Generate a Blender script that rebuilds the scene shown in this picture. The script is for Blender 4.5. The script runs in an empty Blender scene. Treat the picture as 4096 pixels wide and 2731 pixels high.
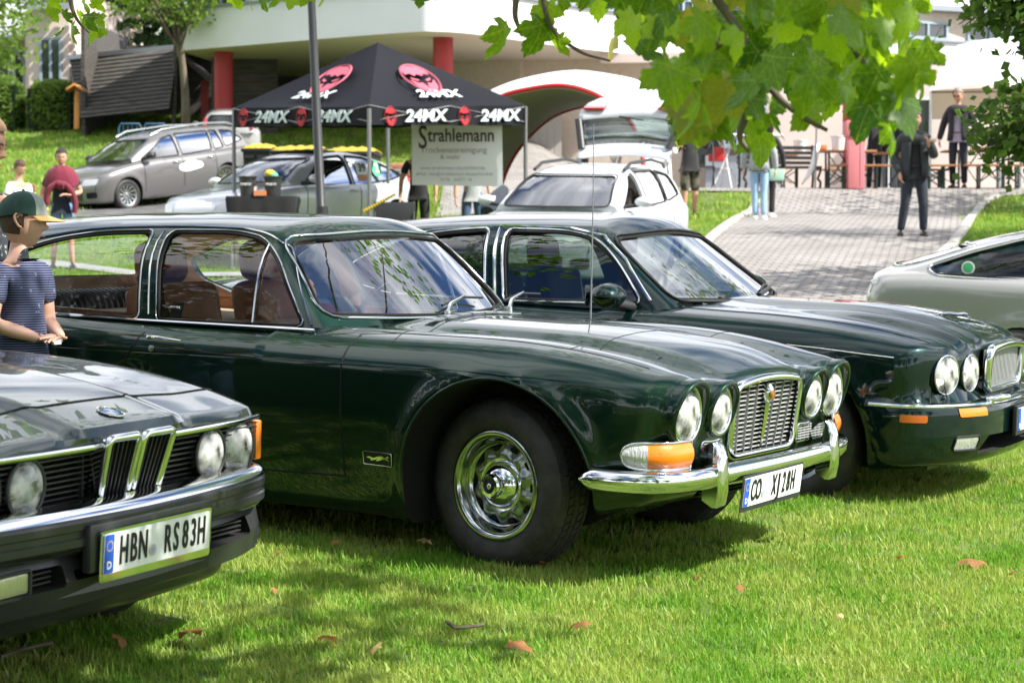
import bpy, bmesh, math, random
import numpy as np
from mathutils import Vector, Matrix, noise
from mathutils.geometry import delaunay_2d_cdt

random.seed(7); np.random.seed(7)
SC = bpy.context.scene
COL = SC.collection
R = math.radians
# ------------------------------------------------------------------ camera
CAMZ, PITCH, FPX = 1.127, .035, 8500.0
cam_d = bpy.data.cameras.new("camera")
cam = bpy.data.objects.new("camera", cam_d); COL.objects.link(cam)
cam.location = (0, 0, CAMZ); cam.rotation_euler = (math.pi/2 - PITCH, 0, 0)
cam_d.sensor_width = 36; cam_d.lens = FPX/4096*36
cam_d.clip_start = .1; cam_d.clip_end = 2000
cam_d.dof.use_dof = True; cam_d.dof.focus_distance = 8.6; cam_d.dof.aperture_fstop = 6.3
SC.camera = cam
# ------------------------------------------------------------------ world, sun
SUN_AZ = (.93, -.36)            # horizontal direction towards the sun
SUN_EL = 47.0
W = bpy.data.worlds.new("World"); SC.world = W; W.use_nodes = True
nt = W.node_tree; nt.nodes.clear()
def N(t, kind, **kw):
    n = t.nodes.new(kind)
    for k, v in kw.items():
        if k.startswith("i_"): n.inputs[k[2:].replace("_", " ")].default_value = v
        else: setattr(n, k, v)
    return n
out = N(nt, "ShaderNodeOutputWorld"); bg = N(nt, "ShaderNodeBackground")
sky = N(nt, "ShaderNodeTexSky", sky_type="NISHITA", sun_disc=False)
sky.sun_elevation = R(SUN_EL); sky.sun_rotation = math.atan2(SUN_AZ[0], SUN_AZ[1])
sky.air_density = 1.0; sky.dust_density = .2; sky.ozone_density = 1.2
tc = N(nt, "ShaderNodeTexCoord")
# project directions on a cloud plane so that the clouds get smaller towards the horizon
sx = N(nt, "ShaderNodeSeparateXYZ"); nt.links.new(tc.outputs["Generated"], sx.inputs[0])
zc = N(nt, "ShaderNodeMath", operation="MAXIMUM"); nt.links.new(sx.outputs[2], zc.inputs[0]); zc.inputs[1].default_value = .0
za = N(nt, "ShaderNodeMath", operation="ADD"); nt.links.new(zc.outputs[0], za.inputs[0]); za.inputs[1].default_value = .16
dx = N(nt, "ShaderNodeMath", operation="DIVIDE"); nt.links.new(sx.outputs[0], dx.inputs[0]); nt.links.new(za.outputs[0], dx.inputs[1])
dy = N(nt, "ShaderNodeMath", operation="DIVIDE"); nt.links.new(sx.outputs[1], dy.inputs[0]); nt.links.new(za.outputs[0], dy.inputs[1])
cx = N(nt, "ShaderNodeCombineXYZ"); nt.links.new(dx.outputs[0], cx.inputs[0]); nt.links.new(dy.outputs[0], cx.inputs[1])
cn = N(nt, "ShaderNodeTexNoise"); cn.inputs["Scale"].default_value = 1.3; cn.inputs["Detail"].default_value = 7
cn.inputs["Roughness"].default_value = .56; cn.inputs["Distortion"].default_value = .35
nt.links.new(cx.outputs[0], cn.inputs["Vector"])
cr = N(nt, "ShaderNodeValToRGB"); cr.color_ramp.elements[0].position = .42; cr.color_ramp.elements[1].position = .57
zi = N(nt, "ShaderNodeMath", operation="SUBTRACT"); zi.inputs[0].default_value = 1; nt.links.new(zc.outputs[0], zi.inputs[1]); zp = N(nt, "ShaderNodeMath", operation="POWER"); nt.links.new(zi.outputs[0], zp.inputs[0]); zp.inputs[1].default_value = 3
zb_ = N(nt, "ShaderNodeMath", operation="MULTIPLY_ADD"); nt.links.new(zp.outputs[0], zb_.inputs[0]); zb_.inputs[1].default_value = .11; nt.links.new(cn.outputs[0], zb_.inputs[2]); nt.links.new(zb_.outputs[0], cr.inputs[0])
cm = N(nt, "ShaderNodeMix", data_type="RGBA")
sb = N(nt, "ShaderNodeMix", data_type="RGBA", blend_type="MULTIPLY"); sb.inputs[0].default_value = 1; sb.inputs[7].default_value = (.52, .72, 1.05, 1); nt.links.new(sky.outputs[0], sb.inputs[6])
nt.links.new(cr.outputs[0], cm.inputs[0]); nt.links.new(sb.outputs[2], cm.inputs[6]); cm.inputs[7].default_value = (17.5, 17.9, 18.7, 1)
nt.links.new(cm.outputs[2], bg.inputs[0]); bg.inputs[1].default_value = .054
nt.links.new(bg.outputs[0], out.inputs[0])
sun_d = bpy.data.lights.new("sun", "SUN"); sun = bpy.data.objects.new("sun", sun_d); COL.objects.link(sun)
sun_d.energy = 5.0; sun_d.angle = R(.53); sun_d.color = (1, .955, .88)
_h = Vector((SUN_AZ[0], SUN_AZ[1], 0)).normalized()*math.cos(R(SUN_EL)); _s = Vector((_h.x, _h.y, math.sin(R(SUN_EL))))
sun.rotation_euler = _s.to_track_quat("Z", "Y").to_euler()
SC.view_settings.view_transform = "Standard"; SC.view_settings.look = "None"
SC.view_settings.exposure = .98; SC.view_settings.gamma = 1
SC.cycles.max_bounces = 8; SC.cycles.transparent_max_bounces = 24; SC.cycles.glossy_bounces = 4
SC.cycles.diffuse_bounces = 3; SC.cycles.transmission_bounces = 4
SC.cycles.caustics_reflective = False; SC.cycles.caustics_refractive = False
SC.cycles.sample_clamp_indirect = 6

# ------------------------------------------------------------------ coordinates
def at(Dx, Dy, y):
    """point of the place seen at picture position Dx, Dy (2352 wide) at depth y"""
    u, v = Dx*1.7415-2048, Dy*1.7415-1365.5
    c, s = math.cos(PITCH), math.sin(PITCH)
    d = Vector((u, FPX*c-v*s, -FPX*s-v*c)); d *= y/d.y
    return Vector((0, 0, CAMZ))+d
GX, GY = -.033, .041
_YN = [-60, -30, 0, 9, 13, 20, 26, 31.5, 36, 39, 41.4, 44, 46, 50, 60, 90, 200]
_ZL = [-2.6, -1.5, -.36, .035, .19, .50, .86, 1.14, 1.55, 1.85, 2.1, 2.38, 2.78, 3.5, 5.3, 8.6, 14]
_ZR = [-2.6, -1.5, -.36, .035, .19, .52, .98, 1.58, 1.90, 2.10, 2.64, 2.66, 2.67, 2.7, 2.8, 4.5, 10]
def sstep(a, b, x):
    t = np.clip((x-a)/(b-a), 0, 1); return t*t*(3-2*t)
def gz(x, y):
    x = np.asarray(x, float); y = np.asarray(y, float)
    zl = np.interp(y, _YN, _ZL); zr = np.interp(y, _YN, _ZR)
    m = sstep(0.0, 3.5, x-(y-31)*.0)
    z = zl*(1-m)+zr*m
    z = z+GX*np.clip(x, -6, 6)*(1-sstep(16, 26, y))*sstep(-5, 3, y)
    return z
def gzf(x, y): return float(gz(x, y))

# ------------------------------------------------------------------ materials
def rgb(*c): return (c[0], c[1], c[2], 1)
def mat(name, col, rough=.6, metal=0, coat=0, coatr=.03, spec=.5, bump=0, bscale=60, var=0, vscale=8, sub=0, alpha=1, col2=None, detail=4, transl=None, sheen=0, stretch=None, ramp=(.35, .65)):
    m = bpy.data.materials.new(name); m.use_nodes = True
    t = m.node_tree; b = t.nodes["Principled BSDF"]
    b.inputs["Base Color"].default_value = rgb(*col); b.inputs["Roughness"].default_value = rough
    b.inputs["Metallic"].default_value = metal; b.inputs["Coat Weight"].default_value = coat
    b.inputs["Coat Roughness"].default_value = coatr; b.inputs["Specular IOR Level"].default_value = spec
    b.inputs["Sheen Weight"].default_value = sheen
    if bump or var or col2:
        tc = N(t, "ShaderNodeTexCoord"); src = tc.outputs["Object"]
        if stretch:
            mp = N(t, "ShaderNodeMapping"); mp.inputs["Scale"].default_value = stretch
            t.links.new(src, mp.inputs[0]); src = mp.outputs[0]
    if var or col2:
        n = N(t, "ShaderNodeTexNoise"); n.inputs["Scale"].default_value = vscale; n.inputs["Detail"].default_value = detail
        t.links.new(src, n.inputs["Vector"])
        r = N(t, "ShaderNodeValToRGB"); r.color_ramp.elements[0].position = ramp[0]; r.color_ramp.elements[1].position = ramp[1]
        c2 = col2 or tuple(min(1, c*(1+var)) for c in col); c1 = col if col2 else tuple(c*(1-var) for c in col)
        r.color_ramp.elements[0].color = rgb(*c1); r.color_ramp.elements[1].color = rgb(*c2)
        t.links.new(n.outputs[0], r.inputs[0]); t.links.new(r.outputs[0], b.inputs["Base Color"])
    if bump:
        n = N(t, "ShaderNodeTexNoise"); n.inputs["Scale"].default_value = bscale; n.inputs["Detail"].default_value = 3
        t.links.new(src, n.inputs["Vector"])
        bp = N(t, "ShaderNodeBump"); bp.inputs["Strength"].default_value = bump; bp.inputs["Distance"].default_value = .01
        t.links.new(n.outputs[0], bp.inputs["Height"]); t.links.new(bp.outputs[0], b.inputs["Normal"])
    if transl:
        o = t.nodes["Material Output"]; tr = N(t, "ShaderNodeBsdfTranslucent"); tr.inputs[0].default_value = rgb(*transl)
        ms = N(t, "ShaderNodeMixShader"); ms.inputs[0].default_value = .45
        t.links.new(b.outputs[0], ms.inputs[1]); t.links.new(tr.outputs[0], ms.inputs[2]); t.links.new(ms.outputs[0], o.inputs[0])
    return m
def glass(name, tint=(.86, .9, .88), rough=0.0, refl=1.0, ior=1.5):
    m = bpy.data.materials.new(name); m.use_nodes = True; t = m.node_tree; t.nodes.clear()
    o = N(t, "ShaderNodeOutputMaterial"); tr = N(t, "ShaderNodeBsdfTransparent"); tr.inputs[0].default_value = rgb(*tint)
    g = N(t, "ShaderNodeBsdfGlossy"); g.inputs["Roughness"].default_value = rough; g.inputs[0].default_value = rgb(refl, refl, refl)
    f = N(t, "ShaderNodeFresnel"); f.inputs[0].default_value = ior
    k = N(t, "ShaderNodeMath", operation="MULTIPLY"); k.inputs[1].default_value = 1.75; k.use_clamp = True
    ms = N(t, "ShaderNodeMixShader")
    t.links.new(f.outputs[0], k.inputs[0]); t.links.new(k.outputs[0], ms.inputs[0])
    t.links.new(tr.outputs[0], ms.inputs[1]); t.links.new(g.outputs[0], ms.inputs[2]); t.links.new(ms.outputs[0], o.inputs[0])
    return m
def cloth(name, col, **kw): return mat(name, col, rough=.85, bump=.25, bscale=120, var=.12, vscale=25, sheen=.15, **kw)
def carpaint(name, col, metal=.55, rough=.38, flake=0):
    m = mat(name, col, rough=rough, metal=metal, coat=1, coatr=.012, spec=.08)
    t = m.node_tree; tc = N(t, "ShaderNodeTexCoord"); n = N(t, "ShaderNodeTexNoise"); n.inputs["Scale"].default_value = 3.5; n.inputs["Detail"].default_value = 9; t.links.new(tc.outputs["Object"], n.inputs[0])
    r = N(t, "ShaderNodeMapRange"); r.inputs[1].default_value = .4; r.inputs[2].default_value = .8; r.inputs[3].default_value = .003; r.inputs[4].default_value = .03; t.links.new(n.outputs[0], r.inputs[0]); t.links.new(r.outputs[0], t.nodes["Principled BSDF"].inputs["Coat Roughness"])
    bp = N(t, "ShaderNodeBump"); n2 = N(t, "ShaderNodeTexNoise"); n2.inputs["Scale"].default_value = 2.2; n2.inputs["Detail"].default_value = 1; t.links.new(tc.outputs["Object"], n2.inputs[0]); bp.inputs["Strength"].default_value = .10; bp.inputs["Distance"].default_value = .006; t.links.new(n2.outputs[0], bp.inputs["Height"]); t.links.new(bp.outputs[0], t.nodes["Principled BSDF"].inputs["Coat Normal"])
    return m
M = {}
M["jag"] = carpaint("british_green_paint", (.0055, .0245, .0150), .6, .35)
M["xj"] = carpaint("dark_teal_green_paint", (.0022, .0140, .0125), .5, .33)
M["bmw"] = carpaint("grey_green_metallic_paint", (.052, .072, .068), .85, .30)
M["grey"] = carpaint("grey_metallic_paint", (.20, .195, .195), .6, .4)
M["silver"] = carpaint("silver_paint", (.62, .64, .67), .35, .4)
M["white"] = carpaint("white_paint", (.56, .58, .61), 0, .4)
M["beige"] = carpaint("warm_silver_paint", (.40, .40, .385), .4, .38)
M["redpaint"] = carpaint("red_paint", (.45, .02, .015), 0, .4)
M["chrome"] = mat("chrome", (.82, .83, .84), .07, 1)
M["chrome2"] = mat("satin_chrome", (.62, .64, .63), .24, 1)
M["trimc"] = mat("dull_chrome_trim", (.50, .52, .50), .12, 1)
M["chrome3"] = mat("bright_grille_metal", (.78, .79, .80), .3, .55)
M["screen"] = glass("windscreen_glass", (.72, .78, .76), ior=2.5)
M["steel"] = mat("steel", (.33, .34, .35), .45, 1)
M["black"] = mat("black_rubber", (.012, .012, .012), .55, bump=.15, bscale=90)
M["seam"] = mat("dark_gap", (.003, .003, .003), .9)
M["tyre"] = mat("tyre_rubber", (.022, .021, .021), .62, bump=.35, bscale=45, col2=(.045, .042, .04), vscale=14)
M["plastic"] = mat("dark_plastic", (.028, .029, .031), .42, bump=.1, bscale=200)
M["bumper"] = mat("grey_bumper_rubber", (.030, .031, .033), .26, bump=.05, bscale=150)
M["dark"] = mat("underbody_black", (.008, .008, .008), .9)
M["glass"] = glass("car_glass", (.90, .93, .92), ior=1.42)
M["glassd"] = glass("tinted_glass", (.09, .10, .11), ior=1.5)
M["glassb"] = glass("blue_tinted_glass", (.12, .25, .33), ior=1.4)
M["lens"] = glass("lamp_lens", (.97, .98, .98), .05, ior=1.5)
_t = M["lens"].node_tree; _o = _t.nodes["Material Output"]; _l = _o.inputs[0].links[0].from_socket
_d = N(_t, "ShaderNodeBsdfDiffuse"); _d.inputs[0].default_value = rgb(.9, .91, .88); _x = N(_t, "ShaderNodeMixShader"); _x.inputs[0].default_value = .3
_tc = N(_t, "ShaderNodeTexCoord"); _wv = N(_t, "ShaderNodeTexNoise"); _wv.inputs["Scale"].default_value = 16; _wv.inputs["Detail"].default_value = 4; _t.links.new(_tc.outputs["Object"], _wv.inputs[0])
_mr = N(_t, "ShaderNodeMapRange"); _mr.inputs[1].default_value = .36; _mr.inputs[2].default_value = .62; _mr.inputs[3].default_value = .04; _mr.inputs[4].default_value = .62; _t.links.new(_wv.outputs[0], _mr.inputs[0]); _t.links.new(_mr.outputs[0], _x.inputs[0])  # patchy white mixed into the lens colour stands in for bright glints
_t.links.new(_l, _x.inputs[1]); _t.links.new(_d.outputs[0], _x.inputs[2]); _t.links.new(_x.outputs[0], _o.inputs[0])
M["reflector"] = mat("lamp_reflector", (.95, .95, .95), .40, 1, bump=.35, bscale=45, stretch=(1, 3.5, .6))
M["amber"] = mat("amber_lens", (.90, .22, .01), .25, coat=1, bump=.12, bscale=160)
M["clear"] = mat("clear_ribbed_lens", (.62, .63, .62), .22, .35, coat=1, bump=.6, bscale=40, stretch=(4, 4, .1))
M["redlens"] = mat("red_lens", (.50, .012, .015), .2, coat=1)
M["leather"] = mat("tan_leather", (.30, .13, .06), .5, bump=.15, bscale=40, var=.2)
M["leatherd"] = mat("dark_leather", (.035, .027, .022), .5, bump=.15, bscale=40)
M["leatherg"] = mat("grey_green_leather", (.10, .12, .10), .55)
M["wood"] = mat("walnut_wood", (.30, .11, .03), .3, coat=.6, var=.3, vscale=14, stretch=(1, 1, 6))
M["cream"] = mat("cream_trim", (.55, .42, .30), .7)
M["platew"] = mat("plate_white", (.86, .87, .86), .4)
M["plateb"] = mat("plate_blue", (.02, .10, .55), .4)
M["ink"] = mat("black_print", (.006, .006, .006), .5)
M["yellow"] = mat("yellow_print", (.75, .55, .05), .5)
M["whitep"] = mat("white_plastic", (.8, .8, .8), .4)
M["bronze"] = mat("gold_badge", (.55, .26, .08), .3, .8)
M["teal"] = mat("teal_upholstery", (.03, .16, .19), .8)
M["mint"] = mat("pale_green_paper", (.38, .62, .48), .6)
M["green"] = mat("green_print", (.10, .50, .25), .5)
M["orange"] = mat("orange_print", (.62, .22, .08), .5)

# ------------------------------------------------------------------ object helpers
def link(o, parent=None, smooth=False):
    COL.objects.link(o)
    if parent is not None: o.parent = parent
    return o
def tag(o, label=None, cat=None, group=None, kind=None):
    if label: o["label"] = label
    if cat: o["category"] = cat
    if group: o["group"] = group
    if kind: o["kind"] = kind
    return o
def empty(name, loc=(0, 0, 0), rz=0, label=None, cat=None, group=None, mw=None):
    o = bpy.data.objects.new(name, None); COL.objects.link(o); o.empty_display_size = .1
    if mw is not None: o.matrix_world = mw
    else: o.location = loc; o.rotation_euler = (0, 0, rz)
    return tag(o, label, cat, group)
def obj(name, data, material=None, parent=None, smooth=True, ang=35, loc=None):
    """data: bmesh or (verts, faces) -> one mesh object"""
    me = bpy.data.meshes.new(name)
    if isinstance(data, bmesh.types.BMesh):
        data.to_mesh(me); data.free()
    else:
        me.from_pydata([tuple(v) for v in data[0]], [], [tuple(f) for f in data[1]])
    if material is not None:
        for mm in (material if isinstance(material, (list, tuple)) else [material]): me.materials.append(mm)
    if smooth: shade(me, ang)
    me.update()
    o = bpy.data.objects.new(name, me); link(o, parent)
    if loc is not None: o.location = loc
    return o
def shade(me, ang=35):
    n = len(me.polygons)
    if not n: return
    me.polygons.foreach_set("use_smooth", np.ones(n, bool))
    try: me.set_sharp_from_angle(angle=R(ang))
    except Exception: pass
def bx(bm, cx, cy, cz, sx, sy, sz, mtx=None, mi=0, bev=0):
    """box given by centre and full sizes"""
    mt = Matrix.Translation((cx, cy, cz)) @ Matrix.Diagonal((sx, sy, sz, 1))
    if mtx is not None: mt = mtx @ mt
    r = bmesh.ops.create_cube(bm, size=1, matrix=mt)
    fs = set(f for v in r["verts"] for f in v.link_faces)
    for f in fs: f.material_index = mi
    if bev:
        es = list(set(e for v in r["verts"] for e in v.link_edges))
        bmesh.ops.bevel(bm, geom=es, offset=bev, segments=2, affect="EDGES", profile=.6)
    return bm
def box(name, c, s, m, parent=None, bev=0, rz=0, mtx=None):
    bm = bmesh.new(); mt = mtx if mtx is not None else Matrix.Rotation(rz, 4, "Z")
    bx(bm, 0, 0, 0, s[0], s[1], s[2], mt, bev=bev)
    return obj(name, bm, m, parent, loc=c)
def tube_geo(pts, r, seg=8, closed=False, cap=True, flat=None):
    """tube along points; r number or list; flat=(a,b) elliptic factor"""
    P = [Vector(p) for p in pts]; n = len(P)
    rr = r if hasattr(r, "__len__") else [r]*n
    V, F = [], []
    up = Vector((0, 0, 1)); prev = None
    for i in range(n):
        a = P[(i-1) % n] if (closed or i > 0) else P[i]; b = P[(i+1) % n] if (closed or i < n-1) else P[i]
        t = (b-a); t = t.normalized() if t.length > 1e-9 else Vector((1, 0, 0))
        if prev is None:
            s = t.cross(up)
            if s.length < .05: s = t.cross(Vector((1, 0, 0)))
            s.normalize()
        else:
            s = prev-t*prev.dot(t)
            s = s.normalized() if s.length > 1e-6 else t.cross(up).normalized()
        prev = s; w = s.cross(t).normalized()
        fa, fb = flat or (1, 1)
        for k in range(seg):
            an = 2*math.pi*k/seg
            V.append(P[i]+s*math.cos(an)*rr[i]*fa+w*math.sin(an)*rr[i]*fb)
    m = n if closed else n-1
    for i in range(m):
        for k in range(seg):
            a0 = i*seg+k; a1 = i*seg+(k+1) % seg; b0 = ((i+1) % n)*seg+k; b1 = ((i+1) % n)*seg+(k+1) % seg
            F.append((a0, a1, b1, b0))
    if cap and not closed:
        F.append(tuple(range(seg))[::-1]); F.append(tuple((n-1)*seg+k for k in range(seg)))
    return V, F
def tube(name, pts, r, m, parent=None, seg=8, closed=False, flat=None):
    return obj(name, tube_geo(pts, r, seg, closed, flat=flat), m, parent, ang=50)
def join_geo(parts):
    V, F = [], []
    for v, f in parts:
        o = len(V); V += list(v); F += [tuple(i+o for i in q) for q in f]
    return V, F
def lathe_geo(prof, seg=48, axis="Y", a0=0, a1=2*math.pi):
    """prof: list of (radius, axial)"""
    V, F = [], []; full = abs(a1-a0-2*math.pi) < 1e-6; n = len(prof)
    cnt = seg if full else seg+1
    for i in range(cnt):
        a = a0+(a1-a0)*i/seg; c, s = math.cos(a), math.sin(a)
        for r, h in prof:
            if axis == "Y": V.append((r*c, h, r*s))
            elif axis == "X": V.append((h, r*c, r*s))
            else: V.append((r*c, r*s, h))
    for i in range(seg):
        j = (i+1) % cnt
        for k in range(n-1):
            F.append((i*n+k, j*n+k, j*n+k+1, i*n+k+1))
    return V, F
def lathe(name, prof, m, parent=None, seg=48, axis="Y", loc=None, ang=35):
    return obj(name, lathe_geo(prof, seg, axis), m, parent, ang=ang, loc=loc)
def xf(geo, mtx):
    return [mtx @ Vector(v) for v in geo[0]], geo[1]
def sweep_geo(path, section, closed=False, up=(0, 0, 1)):
    """sweep a 2-D section (n,z): n = outward normal of the path (to its right), z = up"""
    P = [Vector(p) for p in path]; n = len(P); V, F = [], []; k = len(section); U = Vector(up)
    for i in range(n):
        a = P[(i-1) % n] if (closed or i > 0) else P[i]; b = P[(i+1) % n] if (closed or i < n-1) else P[i]
        t = (b-a).normalized(); s = t.cross(U).normalized()
        for (q, z) in section: V.append(P[i]+s*q+U*z)
    for i in range(n if closed else n-1):
        for j in range(k):
            a0, a1 = i*k+j, i*k+(j+1) % k; b0, b1 = ((i+1) % n)*k+j, ((i+1) % n)*k+(j+1) % k
            F.append((a0, b0, b1, a1))
    if not closed:
        F.append(tuple(range(k))); F.append(tuple((n-1)*k+j for j in range(k))[::-1])
    return V, F
def rpoly(pts, r, seg=4):
    """round the corners of a closed 2-D polygon; r number or list"""
    out = []; n = len(pts)
    for i in range(n):
        p = Vector(pts[i]); a = Vector(pts[i-1]); b = Vector(pts[(i+1) % n])
        rad = r[i] if hasattr(r, "__len__") else r
        da, db = (a-p), (b-p); la, lb = da.length, db.length
        d = min(rad, la*.48, lb*.48)
        if d < 1e-5: out.append(tuple(p)); continue
        s, e = p+da/la*d, p+db/lb*d
        for k in range(seg+1):
            t = k/seg; out.append(tuple((1-t)**2*s+2*t*(1-t)*p+t*t*e))
    return out
def prism(pts, axis, a, b):
    """closed solid: 2-D polygon extruded; axis 'X' -> pts are (y,z); 'Y' -> (x,z); 'Z' -> (x,y)"""
    n = len(pts); V = []
    for h in (a, b):
        for p in pts:
            V.append({"X": (h, p[0], p[1]), "Y": (p[0], h, p[1]), "Z": (p[0], p[1], h)}[axis])
    bm = bmesh.new(); vs = [bm.verts.new(v) for v in V]
    bm.faces.new(vs[:n]); bm.faces.new(vs[n:][::-1])
    for i in range(n):
        j = (i+1) % n; bm.faces.new((vs[i], vs[n+i], vs[n+j], vs[j]))
    bmesh.ops.recalc_face_normals(bm, faces=bm.faces)
    return bm
def curve(xs, ys):
    """smooth monotone cubic through points, vectorised"""
    xs = np.array(xs, float); ys = np.array(ys, float)
    if xs[0] > xs[-1]: xs, ys = xs[::-1], ys[::-1]
    h = np.diff(xs); d = np.diff(ys)/h; m = np.zeros(len(xs)); m[0], m[-1] = d[0], d[-1]
    for i in range(1, len(xs)-1):
        m[i] = 0 if d[i-1]*d[i] <= 0 else (h[i-1]+h[i])*d[i-1]*d[i]/(h[i]*d[i-1]+h[i-1]*d[i]) if False else (d[i-1]*h[i]+d[i]*h[i-1])/(h[i-1]+h[i])
    def f(x):
        x = np.clip(np.asarray(x, float), xs[0], xs[-1]); i = np.clip(np.searchsorted(xs, x)-1, 0, len(h)-1)
        t = (x-xs[i])/h[i]; t2, t3 = t*t, t*t*t
        return (2*t3-3*t2+1)*ys[i]+(t3-2*t2+t)*h[i]*m[i]+(-2*t3+3*t2)*ys[i+1]+(t3-t2)*h[i]*m[i+1]
    return f
def spline(pts, n=8, closed=False):
    """Catmull-Rom through 2-D or 3-D points"""
    P = [Vector(p) for p in pts]; m = len(P); out = []
    for i in range(m if closed else m-1):
        p0 = P[(i-1) % m] if (closed or i > 0) else P[i]*2-P[i+1]
        p1, p2 = P[i], P[(i+1) % m]
        p3 = P[(i+2) % m] if (closed or i < m-2) else P[i+1]*2-P[i]
        for k in range(n):
            t = k/n; out.append(.5*((2*p1)+(p2-p0)*t+(2*p0-5*p1+4*p2-p3)*t*t+(3*p1-p0-3*p2+p3)*t**3))
    if not closed: out.append(P[-1].copy())
    return out
FONT = None
def text(name, s, size, m, parent=None, mtx=None, ext=.001, sx=1.0, align="CENTER", shear=0, bold=0, spacing=1.0):
    c = bpy.data.curves.new(name, "FONT"); c.body = s; c.size = size; c.extrude = ext; c.align_x = align; c.align_y = "CENTER"
    c.shear = shear; c.offset = bold; c.space_character = spacing; c.resolution_u = 3
    o = bpy.data.objects.new("tmp", c); COL.objects.link(o)
    me = bpy.data.meshes.new_from_object(o.evaluated_get(bpy.context.evaluated_depsgraph_get()))
    bpy.data.objects.remove(o)
    q = Matrix.Diagonal((sx, 1, 1, 1))
    me.transform((mtx if mtx is not None else Matrix()) @ q); me.materials.clear(); me.materials.append(m)
    o = bpy.data.objects.new(name, me); link(o, parent); return o
def frame(origin, xdir, ydir):
    """matrix whose X runs along xdir and whose Y is close to ydir"""
    x = Vector(xdir).normalized(); z = x.cross(Vector(ydir)).normalized(); y = z.cross(x)
    m = Matrix((x, y, z)).transposed().to_4x4(); m.translation = Vector(origin); return m
# ------------------------------------------------------------------ implicit surfaces
def smax(a, b, k):
    h = np.maximum(k-np.abs(a-b), 0)/k
    return np.maximum(a, b)+h*h*k*.25
def smin(a, b, k): return -smax(-a, -b, k)
def grad(f, P, e=1e-4):
    g = np.empty_like(P)
    for i in range(3):
        Q = P.copy(); Q[:, i] += e; A = f(Q); Q[:, i] -= 2*e; g[:, i] = (A-f(Q))/(2*e)
    return g
def project(f, P, it=14, damp=.9):
    for _ in range(it):
        v = f(P); g = grad(f, P); q = np.maximum((g*g).sum(1), .25)
        s = np.clip(v/q, -.06, .06)*damp
        P = P-g*s[:, None]
    return P
def box_lattice(lo, hi, h):
    lo, hi = np.array(lo, float), np.array(hi, float)
    n = np.maximum(np.round((hi-lo)/h).astype(int), 1)
    pts, faces, off = [], [], 0
    for ax in range(3):
        u, v = [(1, 2), (2, 0), (0, 1)][ax]
        for side in (0, 1):
            A, B = np.meshgrid(np.arange(n[u]+1), np.arange(n[v]+1), indexing="ij")
            I = np.zeros((A.size, 3), int); I[:, u] = A.ravel(); I[:, v] = B.ravel(); I[:, ax] = n[ax]*side
            idx = np.arange(A.size).reshape(A.shape)+off
            q = np.stack([idx[:-1, :-1], idx[1:, :-1], idx[1:, 1:], idx[:-1, 1:]], -1).reshape(-1, 4)
            if side == 0: q = q[:, ::-1]
            pts.append(I); faces.append(q); off += A.size
    I = np.concatenate(pts); Fc = np.concatenate(faces)
    key = I[:, 0]*10_000_000+I[:, 1]*3000+I[:, 2]
    uq, first, inv = np.unique(key, return_index=True, return_inverse=True)
    return lo+(hi-lo)*I[first]/n, inv.reshape(-1)[Fc]
def np_mesh(V, Fq):
    me = bpy.data.meshes.new("body"); me.vertices.add(len(V)); me.vertices.foreach_set("co", np.asarray(V, np.float32).ravel())
    me.loops.add(Fq.size); me.loops.foreach_set("vertex_index", Fq.ravel().astype(np.int32))
    me.polygons.add(len(Fq)); me.polygons.foreach_set("loop_start", (np.arange(len(Fq))*Fq.shape[1]).astype(np.int32))
    me.update(calc_edges=True); me.validate(); return me
def implicit_obj(f, lo, hi, h, m, pre=None, relax=0):
    P, Fq = box_lattice(lo, hi, h)
    if pre is not None: P = pre(P)
    P = project(f, P)
    if relax:   # even out the mesh: average with the neighbours, then back onto the surface
        E = np.unique(np.sort(np.concatenate([Fq[:, [i, (i+1) % 4]] for i in range(4)]), 1), axis=0); a, b = E[:, 0], E[:, 1]; c = np.bincount(np.concatenate([a, b]), minlength=len(P))[:, None]
        for _ in range(relax):
            S = np.stack([np.bincount(a, P[b, i], len(P))+np.bincount(b, P[a, i], len(P)) for i in range(3)], 1)/c
            P = project(f, P*.35+S*.65, 2)
        P = project(f, P, 4)
    me = np_mesh(P, Fq)
    me.materials.append(m)
    o = bpy.data.objects.new("body", me); COL.objects.link(o); return o
def boolean(o, cutters, op="DIFFERENCE", solver="MANIFOLD"):
    """cutters: list of (bmesh, material); applies and removes them"""
    for bm, mm in cutters:
        me = bpy.data.meshes.new("cut"); bm.to_mesh(me); bm.free(); me.materials.append(mm)
        c = bpy.data.objects.new("cut", me); COL.objects.link(c)
        n0 = len(o.data.polygons); done = False
        for sv in (solver, "EXACT"):
            md = o.modifiers.new("b", "BOOLEAN"); md.operation = op; md.object = c; md.solver = sv
            try: md.material_mode = "TRANSFER"
            except Exception: pass
            dg = bpy.context.evaluated_depsgraph_get(); ev = o.evaluated_get(dg)
            nm = bpy.data.meshes.new_from_object(ev, preserve_all_data_layers=True, depsgraph=dg)
            o.modifiers.remove(md)
            if len(nm.polygons) > 0 and (len(nm.polygons) != n0): done = True; break
        if done: o.data = nm
        else: print("BOOLEAN FAILED", len(nm.polygons), n0)
        bpy.data.objects.remove(c)
def solve_axis(f, P, ax, a, b, it=36):
    """f changes sign between a (inside, f<0) and b (outside) along axis ax"""
    P = np.array(P, float); lo = np.full(len(P), float(a)); hi = np.full(len(P), float(b))
    for _ in range(it):
        mid = (lo+hi)/2; P[:, ax] = mid; v = f(P); ins = v < 0
        lo = np.where(ins, mid, lo); hi = np.where(ins, hi, mid)
    P[:, ax] = (lo+hi)/2; return P
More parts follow.
